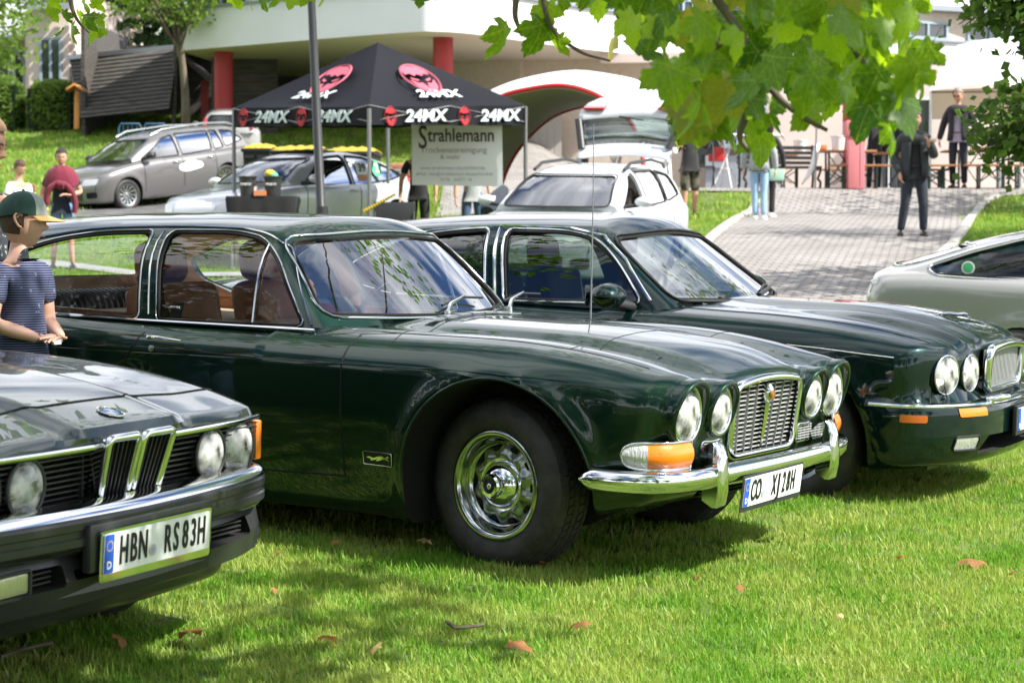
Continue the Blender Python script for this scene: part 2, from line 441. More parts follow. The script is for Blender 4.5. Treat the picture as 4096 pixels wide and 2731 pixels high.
def lift(f, pts2, axis, a, b):
    """2-D points to the surface f=0; axis 'Y': (x,z), 'X': (y,z), 'Z': (x,y)"""
    ax = "XYZ".index(axis); oth = [i for i in range(3) if i != ax]
    P = np.zeros((len(pts2), 3)); q = np.array([(p[0], p[1]) for p in pts2], float)
    P[:, oth[0]] = q[:, 0]; P[:, oth[1]] = q[:, 1]
    return solve_axis(f, P, ax, a, b)
def dens(poly, step):
    out = []; n = len(poly)
    for i in range(n):
        a, b = Vector(poly[i]), Vector(poly[(i+1) % n]); k = max(1, int((b-a).length/step))
        for j in range(k): out.append(tuple(a+(b-a)*j/k))
    return out
def patch(f, poly, axis, a, b, step=.05):
    """triangulated sheet lifted onto f inside the outline poly"""
    P = dens(poly, step); n = len(P)
    xs = [p[0] for p in P]; ys = [p[1] for p in P]; extra = []
    def inside(x, y):
        c = False; j = n-1
        for i in range(n):
            if (P[i][1] > y) != (P[j][1] > y) and x < (P[j][0]-P[i][0])*(y-P[i][1])/(P[j][1]-P[i][1])+P[i][0]: c = not c
            j = i
        return c
    gx = np.arange(min(xs)+step*.5, max(xs), step); gy = np.arange(min(ys)+step*.5, max(ys), step)
    for x in gx:
        for y in gy:
            if inside(x, y) and min((p[0]-x)**2+(p[1]-y)**2 for p in P) > (step*.35)**2: extra.append((x, y))
    pts = [Vector(p) for p in P+extra]
    r = delaunay_2d_cdt(pts, [], [list(range(n))], 1, 1e-6)
    V = lift(f, r[0], axis, a, b)
    return [tuple(v) for v in V], [tuple(q) for q in r[2]]
def resample(pts, step):
    P = [Vector(p) for p in pts]; out = [P[0]]; 
    for a, b in zip(P, P[1:]):
        k = max(1, int((b-a).length/step))
        for j in range(1, k+1): out.append(a+(b-a)*j/k)
    return out
def line_on(f, pts2, axis, a, b, step=.04, off=0.0):
    L = lift(f, resample([(p[0], p[1]) for p in pts2], step), axis, a, b)
    if off:
        g = grad(f, L); g /= np.linalg.norm(g, axis=1)[:, None]; L = L+g*off
    return [Vector(p) for p in L]
def closed_on(f, poly, axis, a, b, step=.04, off=0.0):
    L = lift(f, dens(poly, step), axis, a, b)
    if off:
        g = grad(f, L); g /= np.linalg.norm(g, axis=1)[:, None]; L = L+g*off
    return [Vector(p) for p in L]
def mirror_geo(g): return [(v[0], -v[1], v[2]) for v in g[0]], [tuple(q[::-1]) for q in g[1]]
def off_poly(poly, d):
    """grow a closed 2-D polygon by d (simple normal offset)"""
    P = [Vector(p) for p in poly]; n = len(P); area = sum(P[i].x*P[(i+1) % n].y-P[(i+1) % n].x*P[i].y for i in range(n)); s = 1 if area > 0 else -1
    out = []
    for i in range(n):
        t = (P[(i+1) % n]-P[i-1]); t = t.normalized() if t.length > 1e-9 else Vector((1, 0))
        out.append((P[i].x+t.y*d*s, P[i].y-t.x*d*s))
    return out
def split_panels(o, root, rules, m_list, planes=()):
    """cut the body mesh at planes, then hand faces to named parts; rules: [(name, fn(cx,cy,cz,normal)->bool)]"""
    bm = bmesh.new(); bm.from_mesh(o.data)
    for co, no, flt in planes:
        fs = [f for f in bm.faces if flt(f.calc_center_median())]
        g = fs+list(set(e for f in fs for e in f.edges))+list(set(v for f in fs for v in f.verts))
        bmesh.ops.bisect_plane(bm, geom=g, plane_co=co, plane_no=no, dist=1e-5)
    bm.faces.ensure_lookup_table(); bm.normal_update()
    lab = [0]*len(bm.faces)
    for i, f in enumerate(bm.faces):
        c = f.calc_center_median(); nn = f.normal
        for k, (nm, fn) in enumerate(rules):
            if fn(c, nn, f.material_index): lab[i] = k+1; break
    me = bpy.data.meshes.new("x"); bm.to_mesh(me); bm.free()
    nv = len(me.vertices); co = np.empty(nv*3, np.float32); me.vertices.foreach_get("co", co); co = co.reshape(-1, 3)
    res = {}
    polys = [tuple(p.vertices) for p in me.polygons]; mi = [p.material_index for p in me.polygons]
    for k in range(len(rules)+1):
        nm = rules[k-1][0] if k else "body"
        ids = [i for i, l in enumerate(lab) if l == k]
        if not ids: continue
        used = sorted(set(v for i in ids for v in polys[i])); mp = {v: j for j, v in enumerate(used)}
        m2 = bpy.data.meshes.new(nm); m2.from_pydata([tuple(co[v]) for v in used], [], [tuple(mp[v] for v in polys[i]) for i in ids])
        for mm in m_list: m2.materials.append(mm)
        m2.polygons.foreach_set("material_index", np.array([min(mi[i], len(m_list)-1) for i in ids], np.int32))
        shade(m2, 32); m2.update()
        oo = bpy.data.objects.new(nm, m2); link(oo, root); res.setdefault(nm, []).append(oo)
    bpy.data.objects.remove(o)
    return res
def pose(px, py, yaw, slope=None, z=None, sink=0.0):
    """matrix of a car standing on the ground plane"""
    c, s = math.cos(yaw), math.sin(yaw)
    gx, gy = slope if slope else (GX, GY)
    f = Vector((c, s, gx*c+gy*s)).normalized(); l = Vector((-s, c, -gx*s+gy*c)); l = (l-f*l.dot(f)).normalized(); u = f.cross(l)
    m = Matrix((f, l, u)).transposed().to_4x4()
    m.translation = (px, py, (gzf(px, py) if z is None else z)-sink); return m

def tyre_geo(R0, w, rim, seg=56, tread=True):
    """tyre centred on origin, axis Y, width w"""
    h = w/2
    prof = [(rim, h*.72), (rim+.012, h*.90), (rim+(R0-rim)*.35, h*1.04), (rim+(R0-rim)*.62, h*1.05), (R0-.030, h*.97), (R0-.010, h*.86), (R0, h*.74)]
    full = prof+[(R0+.002, h*.3), (R0+.002, -h*.3)]+[(r, -y) for r, y in prof[::-1]]
    return lathe_geo(full, seg)
def tread_geo(R0, w, seg=62):
    parts = []
    for row, (y0, y1, ph) in enumerate(((-.84, -.52, 0), (-.46, -.18, .5), (-.13, .13, 0), (.18, .46, .5), (.52, .84, 0))):
        for k in range(seg):
            a0 = 2*math.pi*(k+ph*.5)/seg; a1 = a0+2*math.pi/seg*.80
            V = []
            for a in (a0, a1):
                for y in (y0, y1):
                    sk = .25*2*math.pi/seg*(1 if (row % 2) else -1)*(y-y0)/(y1-y0)
                    edge = .010 if abs(y) > .8 else 0
                    for r in (R0-.004, R0+.007-edge): V.append((r*math.cos(a+sk), y*w/2, r*math.sin(a+sk)))
            parts.append((V, [(0, 1, 3, 2), (4, 6, 7, 5), (1, 5, 7, 3), (0, 4, 5, 1), (2, 3, 7, 6)]))
    return join_geo(parts)
def add_wheel(root, x, side, R0=.325, w=.19, rim=.195, style="spokes", y=.76, steer=0, tread=False, rimmat=None, n=10, seg=48, up=0):
    """side -1 = right; y = outer face distance"""
    rimmat = rimmat or M["chrome2"]
    wh = bpy.data.objects.new("wheel", None); link(wh, root); wh.empty_display_size = .1
    wh.location = (x, side*(y-w/2), R0+up); wh.rotation_euler = (0, 0, steer+(0 if side > 0 else math.pi))
    # built with the outer face towards +Y
    obj("tyre", tyre_geo(R0, w, rim, seg), M["tyre"], wh, ang=40)
    if tread: obj("tread", tread_geo(R0, w), M["tyre"], wh, smooth=False)
    h = w/2
    if style == "slots":   # steel wheel with slots, trim ring and round nave plate
        ring = [(rim-.003, h*.62), (rim+.010, h*.86), (rim+.012, h*.93), (rim+.004, h*.97), (rim-.010, h*.93), (rim-.020, h*.80), (rim-.024, h*.55), (rim-.034, h*.40), (rim-.044, h*.36)]
        obj("trim_ring", lathe_geo(ring, 72), M["trimc"], wh, ang=60)
        V, F = [], []; ns, nr = 120, 12
        for i in range(ns):
            a = 2*math.pi*i/ns; q = .5+.5*math.cos(a*10)
            for j in range(nr):
                t = j/(nr-1); r = .080+t*(rim-.042-.080)
                dome = math.sin(math.pi*min(1, t*1.05))
                yy = h*(.42-.05*t)+.018*dome*(1-.75*q*(t**1.2))-.016*q*t**2
                V.append((r*math.cos(a), yy, r*math.sin(a)))
        for i in range(ns):
            for j in range(nr-1):
                p = i*nr+j; s2 = ((i+1) % ns)*nr+j; F.append((p, s2, s2+1, p+1))
        obj("disc", (V, F), M["steelw"], wh, ang=70)
        for k in range(10):
            a = 2*math.pi*k/10
            bm = bmesh.new(); bx(bm, 0, 0, 0, .030, .010, .016, bev=.003)
            s = obj("slot", bm, M["seam"], wh); s.location = ((rim-.058)*math.cos(a), h*.37, (rim-.058)*math.sin(a)); s.rotation_euler = (0, -a+math.pi/2, 0)
        cap = [(.098, h*.40), (.104, h*.48), (.100, h*.56), (.092, h*.54), (.090, h*.62), (.072, h*.86), (.052, h*.98), (.046, h*1.0), (.046, h*1.18), (.040, h*1.26), (.028, h*1.27), (.026, h*1.22), (0, h*1.22)]
        hc = obj("hubcap", lathe_geo(cap, 64), M["chrome"], wh, ang=28)
        obj("emblem", lathe_geo([(.026, h*1.23), (.025, h*1.235), (0, h*1.235)], 24), M["ink"], hc)
        bm = bmesh.new(); bmesh.ops.create_icosphere(bm, subdivisions=2, radius=.011, matrix=Matrix.Translation((0, h*1.24, 0)) @ Matrix.Diagonal((1, .4, 1.1, 1)))
        obj("cat_head", bm, M["chrome"], hc)
    else:
        obj("rim", lathe_geo([(rim-.012, -h*.7), (rim-.03, -h*.6), (rim-.026, h*.2), (rim-.014, h*.78), (rim+.006, h*.86), (rim+.010, h*.74), (rim, h*.66)], 48), rimmat, wh, ang=50)
        obj("brake_disc", lathe_geo([(rim-.03, h*-.1), (.02, h*-.1)], 32), M["dark"], wh)
        for k in range(n):
            a = 2*math.pi*k/n
            if style == "spokes":
                V = []
                for r, hw, yy, tw in ((.045, .016, h*.52, 0), ((rim)*.55, .013, h*.55, .06), (rim-.022, .024, h*.70, .16)):
                    for sgn in (-1, 1):
                        for dy_ in (0, -.022):
                            aa = a+tw+sgn*hw/r; V.append((r*math.cos(aa), yy+dy_, r*math.sin(aa)))
                F = [(0, 2, 6, 4), (4, 6, 10, 8), (0, 4, 5, 1), (4, 8, 9, 5), (2, 3, 7, 6), (6, 7, 11, 10)]
            else:
                V = []
                for r, hw, yy in ((.03, .03, h*.45), (rim-.02, .033, h*.62)):
                    for sgn in (-1, 1):
                        for dy_ in (0, -.025): V.append((r*math.cos(a+sgn*hw/r*.9), yy+dy_, r*math.sin(a+sgn*hw/r*.9)))
                F = [(0, 2, 6, 4), (0, 4, 5, 1), (2, 3, 7, 6)]
            obj("spoke", (V, F), rimmat, wh, smooth=False)
        lathe("centre_cap", [(.034, h*.3), (.036, h*.58), (.028, h*.64), (0, h*.65)], rimmat, wh, 20)
    return wh
M["steelw"] = mat("worn_polished_steel", (.34, .37, .32), .28, 1)

def glass_frame(root, f, poly, axis, a, b, glassm, trim=None, tr=.007, gname="window", off=-.010, toff=.004, toff_poly=.006, parent=None, step=.06, gasket=True):
    """pane lifted on f plus its trim as a sub-part"""
    fg = (lambda P: f(P)-off)
    pane = obj(gname, patch(fg, poly, axis, a, b, step), glassm, parent or root, ang=60)
    if gasket:
        g = closed_on(f, off_poly(poly, .001), axis, a, b, .04, -.002)
        obj("gasket", tube_geo(g, .0065, 6, True), M["seam"], pane, ang=60)
    if trim is not None:
        g = closed_on(f, off_poly(poly, toff_poly+tr), axis, a, b, .04, toff)
        obj("trim", tube_geo(g, tr, 6, True), trim, pane, ang=60)
    return pane
def seat(root, x, y, z, m, head=True, w=.50, name="seat", hr=True, rz=0):
    """front seat: cushion, backrest, headrest"""
    s = bpy.data.objects.new(name, None); link(s, root); s.location = (x, y, z); s.rotation_euler = (0, 0, rz)
    def blob(nm, c, sz, rot=0, k=.05):
        a = np.array(sz)/2
        f = lambda P: smax(smax(np.abs(P[:, 0])-a[0], np.abs(P[:, 1])-a[1]+.25*np.maximum(P[:, 2], 0)**2*0, k), np.abs(P[:, 2])-a[2], k)
        o = implicit_obj(f, -a, a, min(sz)/4, m); shade(o.data, 60); o.name = nm; o.parent = s; o.location = c; o.rotation_euler = (0, rot, 0); return o
    blob("cushion", (.12, 0, .18), (.52, w, .18))
    blob("backrest", (-.18, 0, .48), (.15, w, .58), -.22)
    if head: blob("headrest", (-.30, 0, .85), (.11, w*.60, .20), -.12, .07)
    return s
def steering(root, x, y, z, r=.20, m=None):
    s = bpy.data.objects.new("steering_wheel", None); link(s, root); s.location = (x, y, z); s.rotation_euler = (0, R(-65), 0)
    pts = [(r*math.cos(a), r*math.sin(a), 0) for a in np.linspace(0, 2*math.pi, 33)[:-1]]
    tube("rim", pts, .012, m or M["plastic"], s, closed=True)
    for a in (0, 2.2, -2.2): tube("spoke", [(0, 0, -.03), (r*math.cos(a), r*math.sin(a), 0)], .012, M["plastic"], s)
    tube("column", [(0, 0, -.03), (0, 0, -.30)], .025, M["plastic"], s)
    return s
def rect_on(f, name, c, size, axis, a, b, m, parent, r=.01, off=.003, step=.02, skew=0):
    """thin rounded plate that follows surface f; c=(u,v) centre"""
    w, h = size[0]/2, size[1]/2
    poly = rpoly([(c[0]-w, c[1]-h), (c[0]+w, c[1]-h), (c[0]+w+skew, c[1]+h), (c[0]-w+skew, c[1]+h)], r)
    V, F = patch(lambda P: f(P)-off, poly, axis, a, b, step)
    return obj(name, (V, F), m, parent, ang=60)
def plate(root, mtx, txt1, txt2, seal=(.2, .35, .7), frame_m=None, chromeframe=False):
    """520x110 number plate; local X along the text, Y up, Z outwards"""
    p = bpy.data.objects.new("number_plate", None); link(p, root); p.matrix_local = mtx
    def sheet(nm, x0, x1, y0, y1, z, m, r=.006):
        V, F = [], []; q = rpoly([(x0, y0), (x1, y0), (x1, y1), (x0, y1)], r, 3)
        V = [(a, b, z) for a, b in q]+[(a, b, z-.003) for a, b in q]; n = len(q)
        F = [tuple(range(n))]+[(i, n+i, n+(i+1) % n, (i+1) % n) for i in range(n)]
        return obj(nm, (V, F), m, p, smooth=False)
    sheet("holder", -.272, .272, -.075 if not chromeframe else -.078, .064, -.004, frame_m or M["plastic"], .012)
    sheet("sheet", -.26, .26, -.055, .055, 0, M["platew"])
    sheet("eu_band", -.2585, -.217, -.0535, .0535, .0016, M["plateb"])
    for k in range(12):
        a = k*math.pi/6; V, F = [], []
        for j in range(10):
            rr = .0034 if j % 2 == 0 else .0015; V.append((-.238+.0135*math.sin(a)+rr*math.sin(j*math.pi/5), .022+.0135*math.cos(a)+rr*math.cos(j*math.pi/5), .0024))
        obj("star", (V, [tuple(range(10))[::-1]]), M["yellow"], p, smooth=False)
    text("letter_d", "D", .030, M["whitep"], p, Matrix.Translation((-.238, -.032, .0022)), ext=.0006, bold=.0008)
    for s, x, sx in ((txt1[0], txt1[1], .57), (txt2[0], txt2[1], .64 if txt2[0][0] == "X" else .57)):
        adv = .0455 if len(s) < 4 else .0415
        for i, ch in enumerate(s):
            text("character", ch, .113, M["ink"], p, Matrix.Translation((x+(i-(len(s)-1)/2)*adv+(.006 if (len(s) > 4 and i > 1) else 0), 0, .0024)), ext=.0012, sx=.88 if ch == "J" else (.47 if len(s) > 4 and s[0] == "X" else .53), bold=.0014)
    V = [(.0 + txt1[2]+.017*math.cos(a), -.018+.017*math.sin(a), .0022) for a in np.linspace(0, 2*math.pi, 21)[:-1]]
    obj("seal", (V, [tuple(range(20))]), M["sealm"], p, smooth=False)
    V = [(txt1[2]+.009*math.cos(a)*(1 if math.sin(a) < .3 else 1.0), -.018+.010*math.sin(a), .003) for a in np.linspace(0, 2*math.pi, 13)[:-1]]
    obj("crest", (V, [tuple(range(12))]), mat("crest_print", seal, .5), p, smooth=False)
    return p
M["sealm"] = mat("silver_sticker", (.55, .57, .56), .4, .2)
# ------------------------------------------------------------------ the old green saloon in the middle
def ring_pts(cy, cz, r, x, n=40, ry=1.0, lean=0): return [(x+lean*math.sin(a)*r, cy+r*ry*math.cos(a), cz+r*math.sin(a)) for a in np.linspace(0, 2*math.pi, n+1)[:-1]]
def headlamp(root, x, y, z, r, bez=.014, lean=.25, name="headlamp", rec=.03, bezm=None):
    h = bpy.data.objects.new(name, None); link(h, root); h.location = (x, y, z)
    tube("bezel", ring_pts(0, 0, r+bez*.5, 0, 44), bez*.62, bezm or M["chrome"], h, 8, True)
    obj("reflector", lathe_geo([(r, -.004), (r*.9, -.028), (r*.6, -.055), (r*.25, -.07), (0, -.072)], 40, "X"), M["reflector"], h)
    bm = bmesh.new(); bmesh.ops.create_uvsphere(bm, u_segments=12, v_segments=8, radius=r*.16, matrix=Matrix.Translation((-.035, 0, 0)))
    obj("bulb", bm, M["chrome2"], h)
    obj("lens", lathe_geo([(r, 0), (r*.8, .010), (r*.5, .018), (r*.2, .022), (0, .023)], 40, "X"), M["lens"], h)
    return h
def cyl_cut(y, z, r, x0, x1, n=40): return prism([(y+r*math.cos(a), z+r*math.sin(a)) for a in np.linspace(0, 2*math.pi, n+1)[:-1]], "X", x0, x1)
def arch_cut(x, z, r, y0, y1, n=40, sx=1.0): return prism([(x+sx*r*math.cos(a), z+r*math.sin(a)) for a in np.linspace(0, 2*math.pi, n+1)[:-1]], "Y", y0, y1)

def build_jag():
    root = empty("parked_car", mw=pose(.273, 8.694, -.553, sink=.052), label="old dark green saloon with chrome bumper, four round headlamps and tall aerial", cat="car", group="classic cars parked side by side on the lawn")
    W = curve([-4.0, -3.6, -3.0, -2.2, -1.2, 0, .45, .70, .82, .92], [.70, .80, .855, .88, .885, .885, .870, .828, .785, .74])
    ZF = curve([-4, -3.6, -3.0, -2.0, -.9, -.6, 0, .36, .60, .80, .95], [.78, .86, .90, .905, .905, .905, .912, .893, .858, .812, .775])
    ZC = curve([-4, -3.6, -3.0, -2.0, -.9, -.6, 0, .30, .60, .80, .95], [.80, .88, .93, .92, .93, .938, .942, .925, .880, .810, .755])
    ZB = curve([-4, -3.7, -3.2, -.5, .3, .6, .9], [.36, .28, .20, .185, .20, .325, .345])
    def fl(P):
        x, y, z = P[:, 0], np.abs(P[:, 1]), P[:, 2]
        tuck = .060*(np.clip(.72-z, 0, 1)/.45)**2+3.2*np.clip(z-.785, 0, 1)**2
        flare = .0
        for ax_ in (.12, -2.70):
            rr = np.hypot(x-ax_, z-.36); flare = flare+.020*np.exp(-((rr-.425)/.045)**2)*(z > .2)
        crease = .006*np.exp(-((z-.785)/.012)**2)
        ys = W(x)-tuck+flare+crease*sstep(-.2, .2, .65-x)
        fender = ZF(x)-1.15*(y-.63)**2
        cent = ZC(x)-.16*y*y-.030*sstep(.30, .46, y)*sstep(-.7, -.3, x)
        zt = np.where(x > -1.0, smax(fender, cent, .035), ZC(x)-.10*y*y)
        xf_ = .800-.055*(y/.8)**4+.10*(z-.62)-.9*np.clip(.42-z, 0, 1)**1.3
        f = smax(y-ys, z-zt, .085); f = smax(f, x-xf_, .05); f = smax(f, ZB(x)-z, .05)
        f = smax(f, -3.93+.25*np.clip(.6-z, 0, 1)-x-.0, .12)
        for cy, r, xe in ((.655, .128, .800), (.420, .111, .815)):
            c = np.hypot(y-cy, z-.688)-r-.015*np.clip(.8-x, 0, .5)
            c = smax(c, x-(xe+.10*(z-.688)), .012); c = smax(c, .25-x, .1)
            f = smin(f, c, .035)
        return f
    def pre(P): return P
    o = implicit_obj(fl, (-3.90, -.86, .20), (.80, .86, .88), .021, M["jag"], None, 6)
    cuts = []
    for s in (-1, 1):
        for ax_ in (.12, -2.70):
            cuts.append((arch_cut(ax_, .368, .405, s*.55, s*1.1, sx=1.02), M["dark"]))
            cuts.append((prism([(ax_-.413, -.1), (ax_+.413, -.1), (ax_+.413, .369), (ax_-.413, .369)], "Y", s*.551, s*1.1), M["dark"]))
        cuts.append((cyl_cut(s*.655, .688, .106, .770, 1.2), M["jag"]))
        cuts.append((cyl_cut(s*.420, .688, .091, .785, 1.2), M["jag"]))
        cuts.append((prism(rpoly([(s*.350, .500), (s*.495, .500), (s*.495, .568), (s*.350, .568)][::s], .012), "X", .70, 1.2), M["seam"]))
    gr = rpoly([(-.276, .500), (.276, .500), (.288, .752), (.10, .772), (-.10, .772), (-.288, .752)], [.05, .05, .04, .1, .1, .04])
    cuts.append((prism(gr, "X", .62, 1.3), M["seam"]))
    cuts.append((prism(rpoly([(-.44, .350), (.44, .350), (.46, .408), (-.46, .408)], .02), "X", .60, 1.3), M["seam"]))
    cuts.append((prism([(-3.05, -.655), (-.98, -.655), (-.85, -.3), (-.85, .3), (-.98, .655), (-3.05, .655)], "Z", .42, 1.5), M["leatherd"]))
    boolean(o, cuts)
    side = lambda c: abs(c.y) > .5 and .10 < c.z < .92
    pl = []
    for xx in (-.58, -1.645, -2.66): pl.append(((xx, 0, 0), (1, 0, 0), side))
    pl.append(((0, 0, .34), (0, 0, 1), lambda c: abs(c.y) > .5 and -2.7 < c.x < -.5))
    for yy in (-.70, .70): pl.append(((0, yy, 0), (0, 1, 0), lambda c: c.x > -.6 and c.z > .70))
    res = split_panels(o, root, [
        ("door", lambda c, n, m: abs(c.y) > .68 and -1.645 < c.x < -.58 and c.z > .34 and m == 0 and abs(n.y) > .3 and c.y < 0),
        ("door", lambda c, n, m: abs(c.y) > .68 and -2.66 < c.x < -1.645 and c.z > .34 and m == 0 and abs(n.y) > .3 and c.y < 0),
        ("bonnet", lambda c, n, m: abs(c.y) < .70 and -.55 < c.x and n.z > .35 and m == 0 and c.z > .77)],
        [M["jag"], M["dark"], M["seam"], M["leatherd"]], pl)
    doors = res["door"]
    # seams and swage lines
    SA = ("Y", -.3, -1.2)
    def seam(nm, pts, axis="Y", a=-.3, b=-1.2, r=.0045, m=None, off=-.0008, parent=root):
        return obj(nm, tube_geo(line_on(fl, pts, axis, a, b, .03, off), r, 6), m or M["seam"], parent, ang=60)
    seam("door_gap", [(-.580, .885), (-.582, .6), (-.578, .34), (-1.60, .30), (-1.72, .40), (-1.73, .60), (-1.685, .72), (-1.615, .83), (-1.60, .875)])
    seam("door_gap", [(-1.73, .5), (-1.74, .34), (-2.3, .33)])
    for s in (-1, 1):
        seam("bonnet_gap", [(-.52, s*.705), (.2, s*.70), (.66, s*.685)], "Z", .5, 1.2, r=.0028)
    seam("bonnet_gap", [(.33, -.70), (.30, -.4), (.29, 0), (.30, .4), (.33, .70)], "Z", .5, 1.2, r=.0024)
    seam("scuttle_gap", [(-.40, -.80), (-.47, -.5), (-.50, 0), (-.47, .5), (-.40, .80)], "Z", .5, 1.2, r=.0026)
    seam("waist_line", [(-2.6, .728), (-1.65, .750), (-.58, .782), (0, .796), (.42, .790)], r=.0026, m=M["jag"], off=-.0006)
    # wheel arch lips
    for s in (-1, 1):
        a = np.linspace(-.05, math.pi+.05, 40)
        pts = [(.12+.408*1.02*math.cos(t), .368+.408*math.sin(t)) for t in a]
        g = line_on(fl, pts, "Y", s*.3, s*1.2, .03, -.004)
        obj("arch_lip", tube_geo(g, .007, 8), M["jag"], root, ang=60)
    # wheels
    add_wheel(root, .075, -1, .322, .20, .198, "slots", y=.775, steer=-.15, tread=True, seg=72, up=.038)
    add_wheel(root, .075, 1, .322, .20, .198, "slots", y=.775, steer=-.15, tread=True, up=.038)
    for s in (-1, 1): add_wheel(root, -2.70, s, .322, .19, .198, "slots", y=.775, up=.038)
    box("axle", (-.02, 0, .30), (.14, 1.2, .10), M["dark"], root); box("underbody", (-1.6, 0, .22), (3.0, 1.3, .08), M["dark"], root)
    # lamps
    for s in (-1, 1):
        for cy, ri, ro, xe, rl in ((.655, .109, .1285, .826, .099), (.420, .093, .1115, .842, .084)):
            V, F = [], []; prof = [(ro-.001, -.075), (ro, -.03), (ro+.0005, -.012), (ro-.004, -.002), (ro-.010, .001), (ri+.002, -.003), (ri, -.012), (ri-.001, -.06)]
            for i in range(48):
                a = 2*math.pi*i/48
                for (rr, dx_) in prof:
                    V.append((xe+dx_+(.26*ro*math.sin(a) if dx_ > -.05 else 0)*(1 if math.sin(a) > 0 else .75), s*cy+rr*math.cos(a), .688+rr*math.sin(a)))
            k = len(prof)
            F = [(i*k+j, ((i+1) % 48)*k+j, ((i+1) % 48)*k+j+1, i*k+j+1) for i in range(48) for j in range(k-1)]
            obj("lamp_hood", (V, F), M["jag"], root, ang=60)
            headlamp(root, xe-.022, s*cy, .688, rl)
        # direction indicator
        poly = [(.600, .535), (.635, .502), (.70, .490), (.775, .492), (.775, .580), (.70, .582), (.64, .570)]
        poly = rpoly(poly, .02)
        li = bpy.data.objects.new("indicator_lamp", None); link(li, root)
        xs = np.linspace(0, 1, 15)
        P0, P1 = [], []
        path = [Vector((.648, s*.856, 0)), Vector((.672, s*.851, 0)), Vector((.70, s*.841, 0)), Vector((.738, s*.822, 0)), Vector((.775, s*.79, 0)), Vector((.80, s*.75, 0)), Vector((.812, s*.70, 0)), Vector((.820, s*.645, 0))]
        path = spline(path, 3); L = len(path)
        def hz(k):
            t = k/(L-1); q = math.sqrt(max(0, 1-max(0, (.42-t)/.42)**2)); return .541-.046*q, .541+.042*q+.004*t
        def shell(nm, k0, k1, off, m):
            V, F = [], []
            for k in range(k0, k1+1):
                p = path[k]; a0, b0 = hz(k); tn = (path[min(k+1, L-1)]-path[max(k-1, 0)]).normalized(); nn = Vector((tn.y, -tn.x, 0))*(1 if s < 0 else -1)
                for j in range(7):
                    u = j/6; bl = math.sin(u*math.pi)*off
                    V.append(p+nn*bl+Vector((0, 0, a0+(b0-a0)*u)))
            for k in range(k1-k0):
                for j in range(6): F.append((k*7+j, (k+1)*7+j, (k+1)*7+j+1, k*7+j+1))
            return obj(nm, (V, F), m, li, ang=60)
        shell("clear_lens", 1, 9, .016, M["clear"]); shell("amber_lens", 9, L-1, .016, M["amber"])
        edge = [path[k]+Vector((0, 0, hz(k)[1]+.003)) for k in range(L)]+[path[k]+Vector((0, 0, hz(k)[0]-.003)) for k in range(L-1, -1, -1)]
        tube("bezel", edge, .0055, M["chrome"], li, 8, True)
        # horn grille
        hg = bpy.data.objects.new("air_intake", None); link(hg, root)
        q = rpoly([(s*.350, .500), (s*.495, .500), (s*.495, .568), (s*.350, .568)][::s], .014)
        tube("frame", closed_on(fl, off_poly(q, .004), "X", .4, 1.0, .03, .003), .005, M["chrome"], hg, 8, True)
        for k in range(6): box("slat", (.788, s*.4225, .508+k*.0105), (.016, .135, .003), M["chrome3"], hg)
        for yy in (.385, .4225, .46): box("bar", (.79, s*yy, .534), (.012, .003, .064), M["chrome3"], hg)
        # overrider
        ov = bpy.data.objects.new("overrider", None); link(ov, root)
        prof = [(.030, .335), (.050, .345), (.060, .40), (.060, .46), (.052, .52), (.038, .562), (.020, .580), (-.01, .572), (-.05, .53), (-.02, .46), (-.02, .36)]
        V, F = [], []; wds = (-.037, -.031, -.014, .014, .031, .037); n = len(prof)
        for i, wv in enumerate(wds):
            k = (.72, .92, 1, 1, .92, .72)[i]
            for (px, pz) in prof: V.append((.845+px*(k if px > 0 else 1), s*.515+wv, .455+(pz-.455)*(.97 if abs(wv) > .03 else 1)))
        for i in range(len(wds)-1):
            for j in range(n): F.append((i*n+j, (i+1)*n+j, (i+1)*n+(j+1) % n, i*n+(j+1) % n))
        F.append(tuple(range(n))[::-1]); F.append(tuple((len(wds)-1)*n+j for j in range(n)))
        obj("blade", (V, F), M["chrome"], ov, ang=50)
        tube("buffer", [(.850, s*.48, .395), (.862, s*.478, .455), (.850, s*.48, .515)], .007, M["black"], ov)
    # radiator grille
    g = bpy.data.objects.new("radiator_grille", None); link(g, root)
    XG = lambda z: .803+.10*(z-.62)
    fr = [(XG(z)+.006, y, z) for y, z in off_poly(gr, .012)]
    obj("surround", tube_geo(fr, .0165, 10, True, flat=(1, .8)), M["chrome"], g, ang=60)
    for k in range(15):
        z = .512+k*.0172; hw = .278+.012*(z-.5)/.25-(.02 if z < .53 else 0)-(.0 if z < .75 else .02)
        box("slat", (XG(z)-.012, 0, z), (.011, 2*hw, .0040), M["chrome3"], g)
    for k in range(-3, 4):
        if k == 0: continue
        yb, yt = k*.068, k*.080
        obj("bar", ([(XG(z_)-.030*q_, yb+(yt-yb)*(z_-.5)/.265+w_, z_) for z_ in (.502, .764) for q_ in (0, 1) for w_ in (-.0025, .0025)], [(0, 1, 5, 4), (0, 4, 6, 2), (1, 3, 7, 5)]), M["steel"], g, smooth=False)
    obj("centre_bar", tube_geo([(XG(.50)+.004, 0, .498), (XG(.62)+.008, 0, .62), (XG(.70)+.010, 0, .72)], [.004, .010, .013], 6), M["chrome"], g)
    bm = bmesh.new(); bmesh.ops.create_uvsphere(bm, u_segments=20, v_segments=12, radius=1, matrix=Matrix.Translation((XG(.72)+.006, 0, .722)) @ Matrix.Diagonal((.024, .026, .040, 1)))
    bd = obj("badge", bm, M["chrome"], g)
    obj("medallion", lathe_geo([(0, .012), (.016, .010), (.019, .004), (.019, 0)], 24, "X"), M["bronze"], bd, loc=(XG(.72)+.024, -.004, .714))
    # lower grille
    lg = bpy.data.objects.new("lower_grille", None); link(lg, root)
